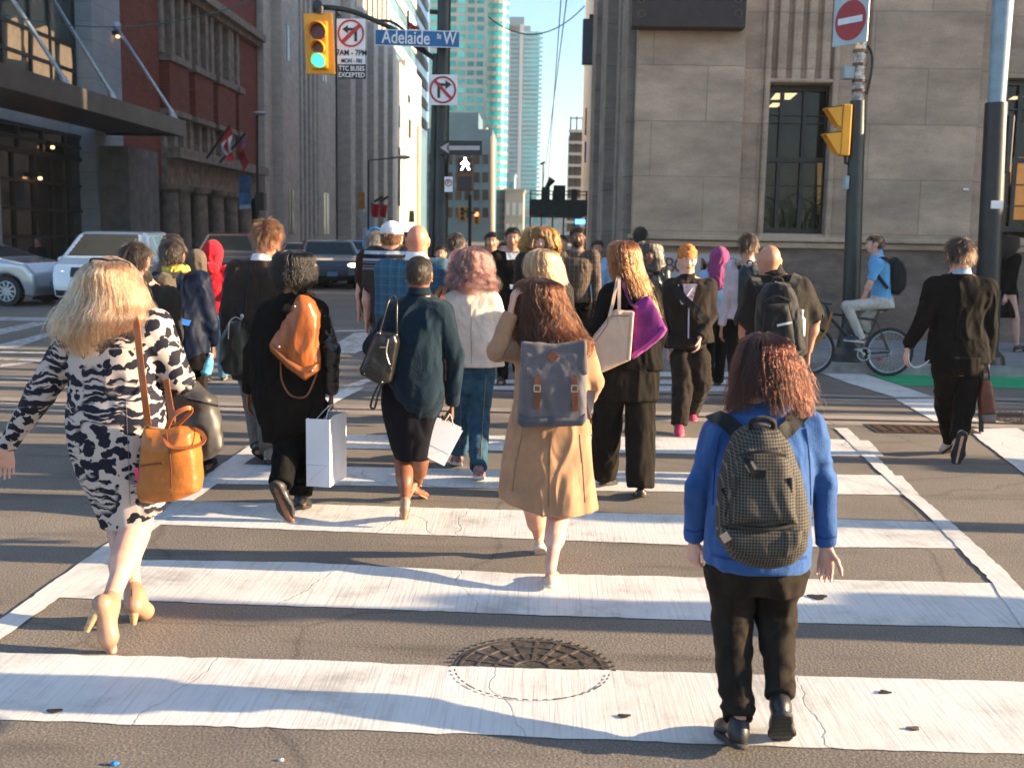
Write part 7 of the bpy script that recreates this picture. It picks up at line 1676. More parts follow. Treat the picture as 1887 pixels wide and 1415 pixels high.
S_ = SDF(B18.hc-.4, B18.hc+.3, .010*Q); S_.ell(B18.hc+V(0, 0, .02), (.12, .135, .15)); S_.ell(B18.hc+V(-.01, -.02, -.16), (.13, .13, .13), None, .08); S_.ell(B18.hc+V(-.02, -.06, -.3), (.10, .09, .11), None, .08); v, f = S_.mesh(); v = wrinkle(v, f, .012, (16, 16, 9), 4); mkobj('headscarf', v, f, K_HIJAB, B18.root)
B19 = simple('young man in pale pink shirt with backpack, walking away', 1379, 431, 12.2, K_PINK, K_BLK, skin='tan', hair=HD, seed=29, w=.3, topname='shirt', hem=.5, px=dict(sh_l=(1350, 492, 0), el_l=(1342, 545, .0), wr_l=(1330, 600, .0)), arms=.3, hn=1400, hln=.045)
B20 = simple('bald man in dark grey short sleeved shirt with a large black backpack', 1419, 450, 8.2, K_OLIVE, cloth('grey_camo', (.2, .2, .2), var=.5, vs=18), skin='tan', bald=True, seed=30, sleeve='short', w=.3, wide=1.25, topname='shirt', xf=1438, vox=.009, px=dict(neck=(1424, 505, 0), sh_l=(1392, 532, 0), sh_r=(1472, 530, 0), el_l=(1372, 600, 0), wr_l=(1376, 650, .05), el_r=(1500, 590, 0), wr_r=(1490, 645, .03)), px_st=[(512, 1395, 1460, .09), (530, 1376, 1490, .14), (590, 1370, 1490, .17), (650, 1376, 1486, .18)], sr=(.040, .040, .040), collar=(K_OLIVE, .02))
B21 = simple('woman in black dress walking to the right at the right edge', 1862, 436, 17.4, K_BLK, K_BLK, h=75, hair=HD, seed=31, w=.6, skirt=.30, hem=.5, z0=.13, topname='dress_top', skin='fair', longst=[(434, 1855, 1868), (438, 1848, 1874), (455, 1843, 1874), (472, 1840, 1864), (482, 1842, 1856)], th=(0, 2*math.pi))
B22 = simple('person in dark clothes standing by the dark entrance behind the silver car', 69, 437, 27, K_BLK2, K_BLK, h=180, skin='brown', hair=HB, seed=32, w=0, vox=.02, hn=300)
# small faraway heads in the crowd
for i, (x, yt, Y, mt, hh_, sk, hd, lb) in enumerate(((800, 432, 19, K_GREYT, HG, 'fair', 180, 'grey haired person facing us far behind the bald man'), (820, 430, 21, K_LBLUE, HG, 'fair', 180, 'small grey haired person in light blue far down the crosswalk'), (1036, 434, 19, K_BLK2, HB, 'tan', 180, 'small dark haired person between the curly blonde and the plaid shirt'),
     (812, 452, 15, K_BLK2, HB, 'tan', 180, 'short dark haired person peeking out left of the mauve curls'), (928, 446, 18, K_MAROON, HD, 'fair', 180, 'small person in maroon between the grey T-shirt and black suit men'), (748, 428, 17, K_CHAR, HD, 'tan', 0, 'dark haired person behind the white cap man'))):
    simple(lb, x, yt, Y, mt, K_CHAR, h=hd, skin=sk, hair=hh_, seed=50+i, w=.3 if i % 2 else -.3, vox=.016, hn=500)
# ================================================================ cyclist
cy = Fig('man in light blue polo and pale trousers sitting on a bicycle by the kerb', 1612, 434, 14.9, h=-90, H=1.75, vox=.010, skin='fair', seed=40, xf=1612, px=dict(
    neck=(1617, 468, 0), chest=(1620, 500, 0), waist=(1624, 530, 0), pelvis=(1628, 556, 0), sh_l=(1618, 484, -.17), sh_r=(1618, 484, .17), el_l=(1603, 522, -.2), el_r=(1606, 522, .2), wr_l=(1592, 547, -.12), wr_r=(1594, 547, .12),
    hip_l=(1628, 558, -.08), hip_r=(1628, 558, .08), kn_l=(1560, 564, -.1), kn_r=(1592, 590, .1), an_l=(1586, 620, -.11), toe_l=(1562, 626, -.11), an_r=(1598, 608, .12), toe_r=(1578, 616, .12)))
cy.body(face=True, arm=1.0); cy.top(K_SKYB, st=[(474, 1606, 1630, .1), (490, 1602, 1638, .17), (520, 1606, 1640, .16), (552, 1608, 1644, .15)], sleeve='short', wr=.005, name='polo_shirt', sr=(.034, .03, .03)); cy.pants(K_KHAKI, r=(.05, .038, .028), wr=.005, hipst=[(545, 1606, 1644, .15), (566, 1604, 1648, .16)]); cy.shoes(mat('navy_canvas_shoe', (.02, .03, .06), .7), SOLE_W); cy.short_hair('brown', (.05, .028, .018), n=900)
# ================================================================ bags and things carried
def thing_at(name, px, py, Y, label, cat): return empty(name, at(px, py, Y), label, cat)
K_GRID = m_check('black_ripstop_grid', (.016, .015, .014), (.15, .13, .105), 95, 95, .17, .75)
K_BPK = cloth('black_nylon', (.013, .013, .015), rough=.6); M_BUCK = mat('buckle_metal', (.55, .5, .45), .3, metal=.9, var=0); M_ZIP = mat('black_zip', (.01, .01, .01), .5)
# gridded backpack on the blue sweater
YB1 = A1.Y-.30
bp = thing_at('backpack', 1405, 1030, YB1, 'black backpack with fine white grid on the blue sweater', 'backpack')
body1 = [(1377,789),(1402,783),(1430,789),(1454,816),(1472,863),(1484,922),(1487,963),(1477,1005),(1454,1026),(1418,1036),(1377,1034),(1342,1019),(1322,987),(1319,952),(1327,887),(1342,834),(1356,804)]
puff('main_compartment', body1, YB1, .05, .125, K_GRID, bp, r=.03, puffd=.09, wr=.004, seed=1, slope=.10)
puff('front_pocket', [(1358,850),(1375,826),(1435,826),(1456,850),(1465,905),(1466,960),(1345,960),(1344,905)], YB1-.105, .012, .05, K_GRID, bp, r=.012, puffd=.05, wr=.004, seed=2, slope=.16)
puff('lower_pocket', [(1330,968),(1480,968),(1476,1000),(1450,1022),(1416,1030),(1376,1028),(1344,1012),(1328,990)], YB1-.10, .015, .055, K_GRID, bp, r=.015, puffd=.04, wr=.003, seed=3)
for P in ([(1346,960,-.13),(1400,966,-.165),(1466,958,-.13)], [(1340,968,-.12),(1405,974,-.16),(1476,966,-.12)], [(1362,838,-.15),(1405,832,-.17),(1448,840,-.15)], [(1356,880,-.15),(1356,955,-.14)], [(1456,880,-.15),(1457,950,-.14)]):
    q = [at(a, b_, YB1+c) for a, b_, c in P]; mb = MB(); mb.ribbon(smoothpts(q, 5), .011, .008); mb.build('zip', M_ZIP, bp, smooth=60)
F1 = type('o', (), dict(Y=YB1))
for P in ([(1384,812),(1362,796),(1338,778),(1318,768),(1308,764)], [(1424,812),(1446,794),(1466,774),(1478,762),(1484,756)]):
    onband('shoulder_strap', A1.t, P, .058, .012, K_BPK, bp, .007, 4)
cord(F1, 'haul_loop', [(1384,790,-.02),(1386,777,-.03),(1405,772,-.03),(1424,777,-.03),(1426,790,-.02)], .011, K_BPK, bp)
for P in ([(1332,900,-.06),(1345,925,-.09),(1340,950,-.09)], [(1468,870,-.06),(1462,895,-.10),(1478,915,-.07)], [(1372,842,-.17),(1380,856,-.175),(1390,874,-.17)]):
    strap(F1, 'side_strap', P, .016, .006, K_BPK, bp)
for px, py in ((1384, 860), (1337, 990)):
    c = at(px, py, YB1-.165); mb = MB(); mb.frame(c, V(.012, 0, .008), V(0, .004, 0), V(-.008, 0, .012)); mb.build('buckle', M_BUCK, bp, smooth=0)
mb = MB(); c = at(1398, 872, YB1-.163); mb.frame(c, V(.022, 0, 0), V(0, .004, 0), V(0, 0, .014)); mb.build('patch', K_BPK, bp, smooth=0)
# slate flap backpack on the trench coat
Y3 = A3.Y-.20
b3 = thing_at('backpack', 1018, 785, Y3, 'slate grey flap backpack with brown leather straps on the beige coat', 'backpack')
puff('main_compartment', [(962,636),(1078,634),(1080,700),(1081,770),(1074,782),(962,786),(954,776),(957,724)], Y3, .05, .095, K_SLATE, b3, r=.03, wr=.005, seed=4)
puff('flap', [(961,631),(1020,634),(1079,630),(1084,690),(1050,695),(1030,688),(1010,689),(985,698),(963,695)], Y3-.075, .010, .020, K_SLATE, b3, r=.008, wr=.009, seed=5, h=.006, wf=(7, 7, 7))
puff('base_panel', [(955,763),(1080,760),(1080,775),(1073,784),(963,788),(953,779)], Y3-.06, .02, .045, cloth('slate_canvas_dark', (.075, .075, .09)), b3, r=.01, h=.006)
F3 = type('o', (), dict(Y=Y3))
for i, P in enumerate(([(990,694,-.10),(990,720,-.105),(989,753,-.10)], [(1057,692,-.10),(1059,722,-.105),(1060,757,-.10)])):
    so_ = strap(F3, 'leather_strap', P, .030, .006, L_BRN, b3); a = P[1]; mb = MB(); c = at(a[0], 716, Y3-.112)
    mb.frame(c+V(0, 0, .016), V(.017, 0, 0), V(0, .003, 0), V(0, 0, .003)); mb.frame(c-V(0, 0, .016), V(.017, 0, 0), V(0, .003, 0), V(0, 0, .003)); mb.frame(c+V(.016, 0, 0), V(.003, 0, 0), V(0, .003, 0), V(0, 0, .013)); mb.frame(c-V(.016, 0, 0), V(.003, 0, 0), V(0, .003, 0), V(0, 0, .013)); mb.build('buckle', M_BUCK, so_, smooth=0)
mb = MB(); c = at(1019, 657, Y3-.103); mb.prism([c+V(-.034, 0, 0), c+V(0, 0, -.028), c+V(.034, 0, 0), c+V(0, 0, .028)], (0, .008, 0)); mb.build('diamond_patch', L_BRN, b3, smooth=0)
for P in ([(972,640,.02),(966,626,.10),(962,630,.22)], [(1066,640,.02),(1074,626,.10),(1078,632,.22)], [(1078,770,.05),(1086,745,.10),(1090,720,.15)]): strap(F3, 'shoulder_strap', P, .045, .010, K_SLATE, b3, (0, -.7, .7))
strap(F3, 'loose_strap', [(1078,742,-.02),(1084,762,-.04),(1090,780,-.04)], .012, .004, L_BRN, b3)
# orange tote and black bag of the blonde woman
Y2 = A2.Y-.20
t2 = thing_at('tote_bag', 315, 925, Y2, 'tan orange leather tote hanging from the blonde woman\'s shoulder', 'bag')
puff('bag_body', [(270,788),(300,792),(331,786),(361,791),(367,840),(371,879),(368,901),(331,921),(292,926),(264,920),(256,895),(262,840)], Y2, .035, .085, L_TAN, t2, r=.02, wr=.008, seed=6, puffd=.09, wf=(8, 8, 6))
F2 = type('o', (), dict(Y=Y2))
L_TAN2 = mat('tan_leather_dark', (.30, .085, .018), .36, var=.15, bump=.15)
strap(F2, 'shoulder_strap', [(248,572,.14),(252,600,.05),(258,660,.03),(265,720,.0),(273,786,0)], .030, .006, L_TAN2, t2)
strap(F2, 'shoulder_strap', [(306,700,.10),(311,735,.03),(318,775,0)], .030, .006, L_TAN2, t2)
strap(F2, 'handle', [(306,792,-.02),(320,765,-.03),(345,752,-.01),(352,758,.02),(335,775,.03),(318,792,.03)], .020, .007, L_TAN2, t2, (0, -1, .5))
strap(F2, 'handle', [(302,800,-.08),(312,822,-.10),(340,826,-.10),(370,818,-.06),(376,804,-.03),(362,792,0),(345,790,.02)], .018, .007, L_TAN2, t2, (0, -.6, .8))
strap(F2, 'zip', [(259,858,-.075),(280,855,-.085),(300,853,-.09)], .010, .006, L_BRN, t2); strap(F2, 'piping', [(306,796,-.085),(314,850,-.10),(316,915,-.08)], .005, .006, L_BRN, t2)
mb = MB(); mb.frame(at(254, 876, Y2-.06), V(.010, 0, .004), V(0, .003, 0), V(-.008, 0, .034)); mb.build('tag', mat('pink_tag', (.6, .04, .12), .5), t2, smooth=0)
for px, py in ((273, 789), (318, 776)):
    c = at(px, py, Y2-.01); mb = MB(); mb.tube([c+V(.014*math.cos(t), -.005, .014*math.sin(t)) for t in np.linspace(0, 2*math.pi, 14)], .0035, 6, False); mb.build('ring', mat('gold_stud', (.6, .4, .15)), t2)
K_SHINY = mat('shiny_black_nylon', (.045, .040, .036), .48, var=.3, vs=10)
t2b = thing_at('handbag', 365, 850, A2.Y+.10, 'slouchy shiny black nylon bag behind the orange tote', 'bag')
puff('bag_body', [(305,735),(330,712),(353,702),(375,718),(397,733),(405,780),(412,824),(392,842),(360,852),(320,840),(300,790)], A2.Y+.10, .02, .065, K_SHINY, t2b, r=.02, wr=.014, seed=7, wf=(10, 10, 7))
strap(A2, 'handle', [(353,705,.1),(338,690,.12),(344,672,.14),(330,668,.2)], .022, .005, K_SHINY, t2b); strap(A2, 'seam', [(345,735,.0),(375,742,-.01),(402,748,.03)], .012, .005, K_BPK, t2b)
gl = MB(); gl.tube(smoothpts([at(166, 486, 4.93), at(168, 478, 4.9), at(182, 477, 4.88), at(200, 480, 4.86)], 5), .005, 6); gl.tube(smoothpts([at(200, 480, 4.86), at(222, 480, 4.88), at(238, 486, 4.95), at(241, 497, 5.0)], 5), .004, 6)
gl.build('sunglasses', MAT_BLACK, A2.root)
# brown hobo bag
Y4 = A4.Y-.20
t4 = thing_at('hobo_bag', 545, 698, Y4, 'brown orange leather hobo bag slung diagonally on the black jacket back', 'bag')
def m_bagfold():
    m = mat('chestnut_leather', (.33, .085, .016), .36, var=.4, vs=9, bump=.2, bs=40, stretch=(1.6, 1, .5)); return m
puff('bag_body', [(553,545),(566,548),(577,556),(589,581),(588,601),(584,624),(588,660),(587,683),(563,698),(530,675),(502,645),(498,634),(508,618),(514,609),(526,590),(537,573),(546,556)], Y4, .03, .08, m_bagfold(), t4, r=.02, wr=.013, seed=8, puffd=.10, wf=(15, 15, 4))
puff('base_panel', [(498,632),(506,628),(535,655),(560,672),(588,668),(587,684),(563,699),(530,676),(501,646)], Y4-.03, .02, .075, mat('saddle_brown_leather', (.27, .08, .018), .35, var=.15), t4, r=.012, h=.007, puffd=.07)
cord(A4, 'hanging_strap', [(517,667,-.2),(520,703,-.22),(537,729,-.22),(565,729,-.22),(584,688,-.2)], .006, L_BRN, t4)
strap(A4, 'shoulder_strap', [(556,556,-.18),(560,548,-.12),(572,540,-.02),(578,545,.08)], .03, .008, L_BRN, t4, (0, -.6, .8)); strap(A4, 'shoulder_strap', [(548,572,-.26),(553,556,-.2),(566,546,-.05)], .02, .008, L_BRN, t4, (0, -.7, .7))
for px, py in ((514, 639), (575, 683), (543, 565)):
    blob('stud', at(px, py, Y4-.09), (.008,)*3, M_BUCK, t4, h=.003)
def paper_bag(label, c, wx, wy, hz, yaw, roll, hand, m, cat='bag'):
    """open topped paper carrier: four thin walls, base, twisted cords"""
    root = empty('paper_bag', c-V(0, 0, hz/2), label, cat)
    cz, sz = math.cos(yaw), math.sin(yaw); ex, ey = V(cz, sz, 0), V(-sz, cz, 0); ez = V(0, 0, 1.0)
    cr, sr_ = math.cos(roll), math.sin(roll); ex, ez = ex*cr+ez*sr_, ez*cr-ex*sr_
    t = .0025; mb = MB(); X, Y_, Z = ex*wx/2, ey*wy/2, ez*hz/2
    mb.frame(c-Y_, X, ey*t, Z); mb.frame(c+Y_, X, ey*t, Z); mb.frame(c-Z+ez*t, X*.99, Y_*.98, ez*t)
    for s_ in (1, -1):      # gusset sides, creased inward
        o = c+X*s_; a = [o-Y_-Z, o-ex*s_*.012*1-Z*1, o+Y_-Z]; b_ = [o-Y_+Z, o-ex*s_*.035+Z, o+Y_+Z]
        for i in (0, 1): mb.prism([a[i], a[i+1], b_[i+1], b_[i]], ex*s_*t)
    mb.build('bag_body', m, root, smooth=0)
    for s_ in (1, -1):
        e = c+ey*s_*wy*.42+ez*hz/2; mb = MB(); h0 = np.asarray(hand, float); mb.tube(smoothpts([e-ex*wx*.25-ez*.03, (e-ex*wx*.2)*.5+h0*.5, h0, (e+ex*wx*.2)*.5+h0*.5, e+ex*wx*.25-ez*.03], 4), .003, 6); mb.build('cord_handle', mat('white_cord', (.6, .6, .6)), root)
    mb = MB(); mb.frame(c-Y_-ez*hz*.18-ey*.003, X*.98, ey*.0008, ez*.002); mb.frame(c-Y_-ez*hz*.3-ey*.003, (X*.7+ez*.05), ey*.0008, ez*.0015); mb.build('crease', mat('paper_crease', (.45, .47, .55), .7), root, smooth=0)
    return root
M_PAPER = mat('white_paper', (.70, .70, .74), .55, var=.04, vs=5, bump=.08, bs=8)
paper_bag('tall white paper bag held by the woman in black leather sleeves', at(602, 826, A4.Y), .155, .32, .44, R(-9), R(0), at(612, 745, A4.Y), M_PAPER)
paper_bag('white paper bag swinging tilted from the navy cardigan woman\'s hand', at(811, 811, A5.Y+.02), .185, .12, .26, R(8), R(-27), at(829, 763, A5.Y), M_PAPER)
# black handbag of the cardigan woman
Y5 = A5.Y-.16
t5 = thing_at('handbag', 700, 706, Y5, 'boxy black leather handbag on the navy cardigan woman\'s left shoulder', 'bag')
puff('bag_body', [(697,611),(731,614),(736,629),(730,665),(723,701),(703,708),(667,690),(665,678),(678,645),(690,619)], Y5, .06, .085, K_LEATHER, t5, r=.02, wr=.004, seed=9)
for P in ([(698,618,-.06),(706,590,-.05),(716,555,-.02),(724,546,.05)], [(731,620,-.05),(731,590,-.05),(731,556,-.02),(728,546,.05)]): cord(A5, 'handle', [(a, b_, c-.1) for a, b_, c in P], .007, K_LEATHER, t5)
strap(A5, 'zip', [(700,640,-.25),(714,640,-.26)], .008, .004, M_BUCK, t5); cord(A5, 'key_strap', [(716,625,-.26),(712,650,-.27),(718,672,-.27)], .004, M_BUCK, t5); blob('leather_tag', at(717, 681, Y5-.1), (.020, .004, .024), K_LEATHER, t5, h=.004)
strap(A5, 'wrist_strap', [(700,706,-.15),(690,725,-.15),(683,748,-.15),(690,752,-.14),(696,730,-.14),(704,708,-.14)], .014, .004, K_LEATHER, t5)
for px, py in ((700, 614), (731, 617), (672, 688), (704, 704)): blob('stud', at(px, py, Y5-.08), (.006,)*3, M_BUCK, t5, h=.003)
# cream and purple totes
Y7 = A7.Y-.22
t7 = thing_at('tote_bag', 1130, 686, Y7, 'large cream leather tote on the long haired woman\'s shoulder', 'bag')
puff('bag_body', [(1133,571),(1166,573),(1163,620),(1160,662),(1132,675),(1104,687),(1097,655),(1093,622),(1112,598)], Y7, .06, .075, mat('cream_leather', (.52, .36, .26), .38, var=.08), t7, r=.012, h=.007, yaw=R(0), wr=.003)
puff('piped_edge', [(1163,573),(1169,575),(1162,664),(1156,665)], Y7-.075, .006, .008, mat('cream_leather_light', (.62, .44, .32), .38), t7, r=.004, h=.005); strap(A7, 'seam', [(1098,628,-.30),(1118,600,-.30),(1124,584,-.30),(1160,582,-.30)], .005, .004, L_BRN, t7)
for P in ([(1122,588,-.29),(1130,555,-.26),(1138,515,-.14),(1142,506,-.02)], [(1141,573,-.29),(1141,545,-.26),(1141,515,-.14),(1143,506,-.02)]): strap(A7, 'handle', P, .022, .007, mat('cream_leather', (0,0,0)), t7)
t7b = thing_at('tote_bag', 1190, 660, Y7+.06, 'purple cloth tote beside the cream bag', 'bag')
K_PUR = cloth('purple_canvas', (.17, .018, .16), var=.3, vs=5)
puff('bag_body', [(1168,562),(1181,552),(1194,545),(1212,575),(1229,606),(1222,618),(1195,642),(1168,660),(1158,660),(1162,610)], Y7+.05, .03, .05, K_PUR, t7b, r=.01, wr=.006, seed=10)
puff('bottom_panel', [(1222,600),(1230,607),(1220,622),(1190,646),(1166,662),(1160,654),(1190,634),(1212,615)], Y7+.0, .01, .03, cloth('magenta_canvas', (.34, .05, .25)), t7b, r=.006, h=.006)
strap(A7, 'handle', [(1146,512,-.10),(1152,535,-.2),(1163,560,-.23),(1176,566,-.22)], .018, .006, cloth('purple_strap', (.08, .01, .07)), t7b)
# satchel
Y9 = A9.Y-.22
t9 = thing_at('satchel', 430, 690, Y9, 'black leather satchel hanging behind the brown suit', 'bag')
puff('bag_body', [(423,594),(448,588),(455,609),(457,660),(447,688),(430,691),(415,686),(407,665),(409,622)], Y9, .03, .08, mat('dark_green_black_leather', (.030, .030, .024), .35, var=.3, vs=9), t9, r=.02, wr=.010, seed=11, wf=(12, 12, 5))
for P in ([(447,592,-.25),(450,570,-.24),(454,530,-.22),(460,490,-.12)],): strap(A9, 'shoulder_strap', P, .020, .005, K_BPK, t9)
cord(A9, 'frame_handle', [(421,625,-.3),(423,595,-.3),(434,585,-.3),(446,590,-.3)], .006, M_BUCK, t9); blob('buckle', at(446, 583, Y9-.05), (.014, .008, .022), M_BUCK, t9, h=.004)
# briefcase, earphone cable
Y8 = A8.Y-.05
t8 = thing_at('briefcase', 1818, 780, Y8, 'reddish brown leather briefcase in the black suit man\'s hand', 'briefcase')
puff('bag_body', [(1808,698),(1824,697),(1831,735),(1834,762),(1805,764),(1803,735)], Y8, .03, .06, mat('oxblood_leather', (.13, .035, .02), .4, var=.2), t8, r=.015, wr=.003)
puff('bottom_band', [(1805,762),(1834,760),(1832,778),(1806,778)], Y8, .035, .06, mat('grey_canvas_band', (.16, .13, .11), .7), t8, r=.01, h=.008)
cord(A8, 'handle', [(1811,702,-.05),(1812,684,-.05),(1817,674,-.03),(1822,684,-.05),(1823,702,-.05)], .008, K_LEATHER, t8); strap(A8, 'loose_tab', [(1808,776,-.1),(1808,796,-.1)], .04, .006, K_LEATHER, t8)
tag(cord(A8, 'earphone_cable', [(1674,652,.0),(1676,668,-.02),(1686,677,-.03),(1702,672,-.05),(1712,664,-.12)], .004, MAT_WHITE, None, loc=at(1674, 652, A8.Y)), 'thin white cable looping from the black suit man\'s left hand', 'cable')
# backpacks of the crowd
Y20 = B20.Y-.28
t20 = thing_at('backpack', 1440, 650, Y20, 'large black backpack with pale reflective stripe on the bald man\'s back', 'backpack')
puff('main_compartment', [(1402,538),(1412,524),(1430,519),(1452,523),(1464,543),(1474,589),(1480,645),(1455,655),(1420,650),(1394,640),(1393,590),(1397,552)], Y20, .06, .13, K_BPK, t20, r=.03, wr=.006, seed=12)
puff('front_pocket', [(1410,560),(1452,556),(1462,600),(1466,638),(1420,642),(1402,620)], Y20-.11, .01, .04, K_BPK, t20, r=.01, wr=.003)
F20 = type('o', (), dict(Y=Y20)); strap(F20, 'reflective_stripe', [(1432,600,-.16),(1446,597,-.165),(1460,594,-.16)], .016, .004, mat('reflective_strip', (.6, .6, .6), .4), t20)
for P in ([(1408,540,.02),(1396,522,.08),(1392,512,.2),(1392,520,.3)], [(1455,538,.02),(1464,520,.08),(1470,508,.2),(1474,520,.3)]): strap(F20, 'shoulder_strap', P, .07, .014, K_BPK, t20, (0, -.7, .7))
cord(F20, 'haul_loop', [(1424,524,-.02),(1428,514,-.03),(1440,514,-.03),(1444,524,-.02)], .008, K_BPK, t20); strap(F20, 'zip', [(1408,556,-.13),(1432,545,-.15),(1458,555,-.13)], .012, .005, M_ZIP, t20)
wb_ = thing_at('water_bottle', 1476, 610, Y20, 'clear plastic bottle in the side pocket of the black backpack', 'bottle'); c = at(1476, 596, Y20-.02)
mb = MB(); mb.tube([c-V(0, 0, .09), c+V(0, 0, .03), c+V(0, 0, .055), c+V(0, 0, .08)], [.034, .034, .014, .014], 14); mb.build('bottle', mat('clear_plastic', (.45, .48, .5), .15, var=.1), wb_); mb = MB(); mb.tube([c+V(0, 0, .08), c+V(0, 0, .1)], .016, 12); mb.build('cap', MAT_WHITE, wb_)
Y19 = B19.Y-.24
t19 = thing_at('backpack', 1380, 566, Y19, 'dark blue grey backpack on the pale pink shirt', 'backpack')
puff('main_compartment', [(1362,500),(1370,488),(1392,487),(1401,500),(1403,560),(1380,568),(1360,560)], Y19, .05, .11, cloth('petrol_nylon', (.018, .03, .038), rough=.6), t19, r=.03, h=.01, wr=.005)
F19 = type('o', (), dict(Y=Y19)); cord(F19, 'haul_loop', [(1376,492,-.02),(1378,482,-.02),(1386,482,-.02),(1388,492,-.02)], .008, K_BPK, t19); strap(F19, 'shoulder_strap', [(1366,500,.02),(1360,486,.08),(1360,480,.2)], .05, .012, K_BPK, t19, (0, -.7, .7)); strap(F19, 'shoulder_strap', [(1396,500,.02),(1402,486,.08),(1404,480,.2)], .05, .012, K_BPK, t19, (0, -.7, .7))
Y22 = B2.Y-.22
t22 = thing_at('backpack', 300, 590, Y22, 'olive brown backpack on the navy jacket man with the yellow neckerchief', 'backpack')
puff('main_compartment', [(284,512),(300,502),(318,508),(322,540),(320,585),(300,596),(284,575)], Y22, .05, .10, cloth('olive_canvas', (.07, .055, .035)), t22, r=.03, h=.01, wr=.008); F22 = type('o', (), dict(Y=Y22))
strap(F22, 'shoulder_strap', [(316,512,.0),(322,504,.08),(330,502,.2)], .05, .01, K_OLIVE, t22, (0, -.7, .7)); strap(F22, 'lower_strap', [(318,575,.0),(335,592,.05),(356,596,.12)], .04, .01, cloth('bright_blue_webbing', (.01, .12, .5)), t22)
bt = thing_at('water_bottle', 382, 690, B2.Y-.05, 'blue tinted water bottle held low by the navy jacket man', 'bottle'); ax_ = unit(at(390, 652, B2.Y)-at(378, 688, B2.Y)); c = at(377, 690, B2.Y-.05)
mb = MB(); mb.tube([c, c+ax_*.02, c+ax_*.07, c+ax_*.09, c+ax_*.12, c+ax_*.145], [.030, .046, .044, .040, .030, .018], 14); mb.build('bottle', mat('blue_tinted_plastic', (.12, .42, .60), .12, var=.3, vs=25, coat=.4), bt); mb = MB(); mb.tube([c+ax_*.145, c+ax_*.165], .019, 12); mb.build('cap', MAT_WHITE, bt)
cb = thing_at('backpack', 1650, 544, 14.9, 'black backpack worn by the cyclist in light blue', 'backpack')
puff('main_compartment', [(1637,480),(1648,473),(1660,482),(1668,500),(1665,530),(1652,544),(1636,540),(1634,510)], 14.9, .10, .16, K_BPK, cb, r=.04, h=.012, wr=.005); FC = type('o', (), dict(Y=14.9))
strap(FC, 'shoulder_strap', [(1640,484,-.17),(1628,476,-.19),(1614,484,-.2),(1616,505,-.2),(1636,532,-.18)], .045, .012, K_BPK, cb, (0, -1, .2))
t6 = thing_at('shoulder_bag', 812, 620, A6.Y-.1, 'pair of tan straps of a brown shoulder bag on the cream jacket\'s left shoulder', 'bag')
for P in ([(800,560,-.20),(806,540,-.14),(814,528,.0)], [(812,562,-.20),(818,540,-.14),(822,528,.0)]): strap(A6, 'strap', [(P[0][0]-2, 620, -.2)]+P, .03, .006, L_TAN2, t6)
puff('bag_body', [(792,618),(818,618),(822,668),(790,668)], A6.Y-.15, .03, .05, L_TAN2, t6, r=.02, h=.01)
sl = strap(B17, 'sling_strap', [(1244,530,-.20),(1262,552,-.22),(1284,572,-.21),(1300,590,-.16)], .07, .016, K_BPK, None, loc=at(1270, 560, B17.Y)); tag(sl, 'black sling strap across the grey hoodie of the orange headwrap woman', 'bag strap')
hp = thing_at('headphones', 684, 440, B5.Y, 'bright blue over ear headphones on the maroon T-shirt man', 'headphones'); mb = MB(); mb.tube(smoothpts([B5.pt(-.40, 0, 0), B5.pt(-.38, 0, .4), B5.pt(0, 0, .66), B5.pt(.38, 0, .4), B5.pt(.4, 0, 0)], 5), .012, 8); mb.build('headband', mat('blue_plastic', (.02, .2, .5)), hp)
for q_ in (1, -1): blob('ear_cup', B5.pt(.42*q_, 0, -.02), (.022, .035, .045), mat('blue_plastic', (0, 0, 0)), hp)
# ================================================================ bicycle
YC = 14.9
bc = empty('bicycle', at(1565, 690, YC), 'black mountain bicycle with orange fork under the cyclist in light blue', 'bicycle')
def C(px, py, dy=0): return at(px, py, YC+dy)
MTYRE = mat('rubber', (0, 0, 0)); MFR = mat('black_bike_paint', (.02, .018, .018), .3, coat=.4)
for cx in (1493, 1638):
    c = C(cx, 647); r_ = .325; c = V(c[0], YC, r_+.012); ring = lambda q, n=44: [c+V(q*math.cos(t), 0, q*math.sin(t)) for t in np.linspace(0, 2*math.pi, n)]
    w_ = empty('wheel', c, None, None); w_.parent = bc; w_.location = c-wpos(bc)
    mb = MB(); mb.tube(ring(r_-.012), .024, 8, False); mb.build('tyre', MTYRE, w_); mb = MB(); mb.tube(ring(r_-.042), .012, 6, False); mb.build('rim', MAT_STEEL, w_)
    mb = MB()
    for i in range(28):
        t = 2*math.pi*i/28; mb.tube([c+V(.02*math.cos(t+.6), .02*(1 if i % 2 else -1), .02*math.sin(t+.6)), c+V((r_-.045)*math.cos(t), 0, (r_-.045)*math.sin(t))], .0022, 4)
    mb.build('spokes', MAT_STEEL, w_); mb = MB(); mb.tube([c-V(0, .05, 0), c+V(0, .05, 0)], .025, 10); mb.build('hub', MAT_STEEL, w_)
    if cx == 1638: rw = c
    else: fw_ = c
hd_, bb, sp_t, ht_ = C(1528, 578), C(1590, 652), C(1620, 574), C(1524, 566)
mb = MB()
for a, b_, r_ in ((hd_+V(.01, 0, -.05), bb, .022), (hd_, C(1616, 590), .018), (bb, sp_t, .018), (bb, rw+V(0, .05, 0), .012), (bb, rw-V(0, .05, 0), .012), (C(1616, 592), rw+V(0, .05, 0), .010), (C(1616, 592), rw-V(0, .05, 0), .010), (hd_+V(-.03, 0, .08), hd_+V(.02, 0, -.09), .025)): mb.tube([a, b_], r_, 8)
mb.build('frame', MFR, bc)
mb = MB(); fo = hd_+V(.02, 0, -.10)
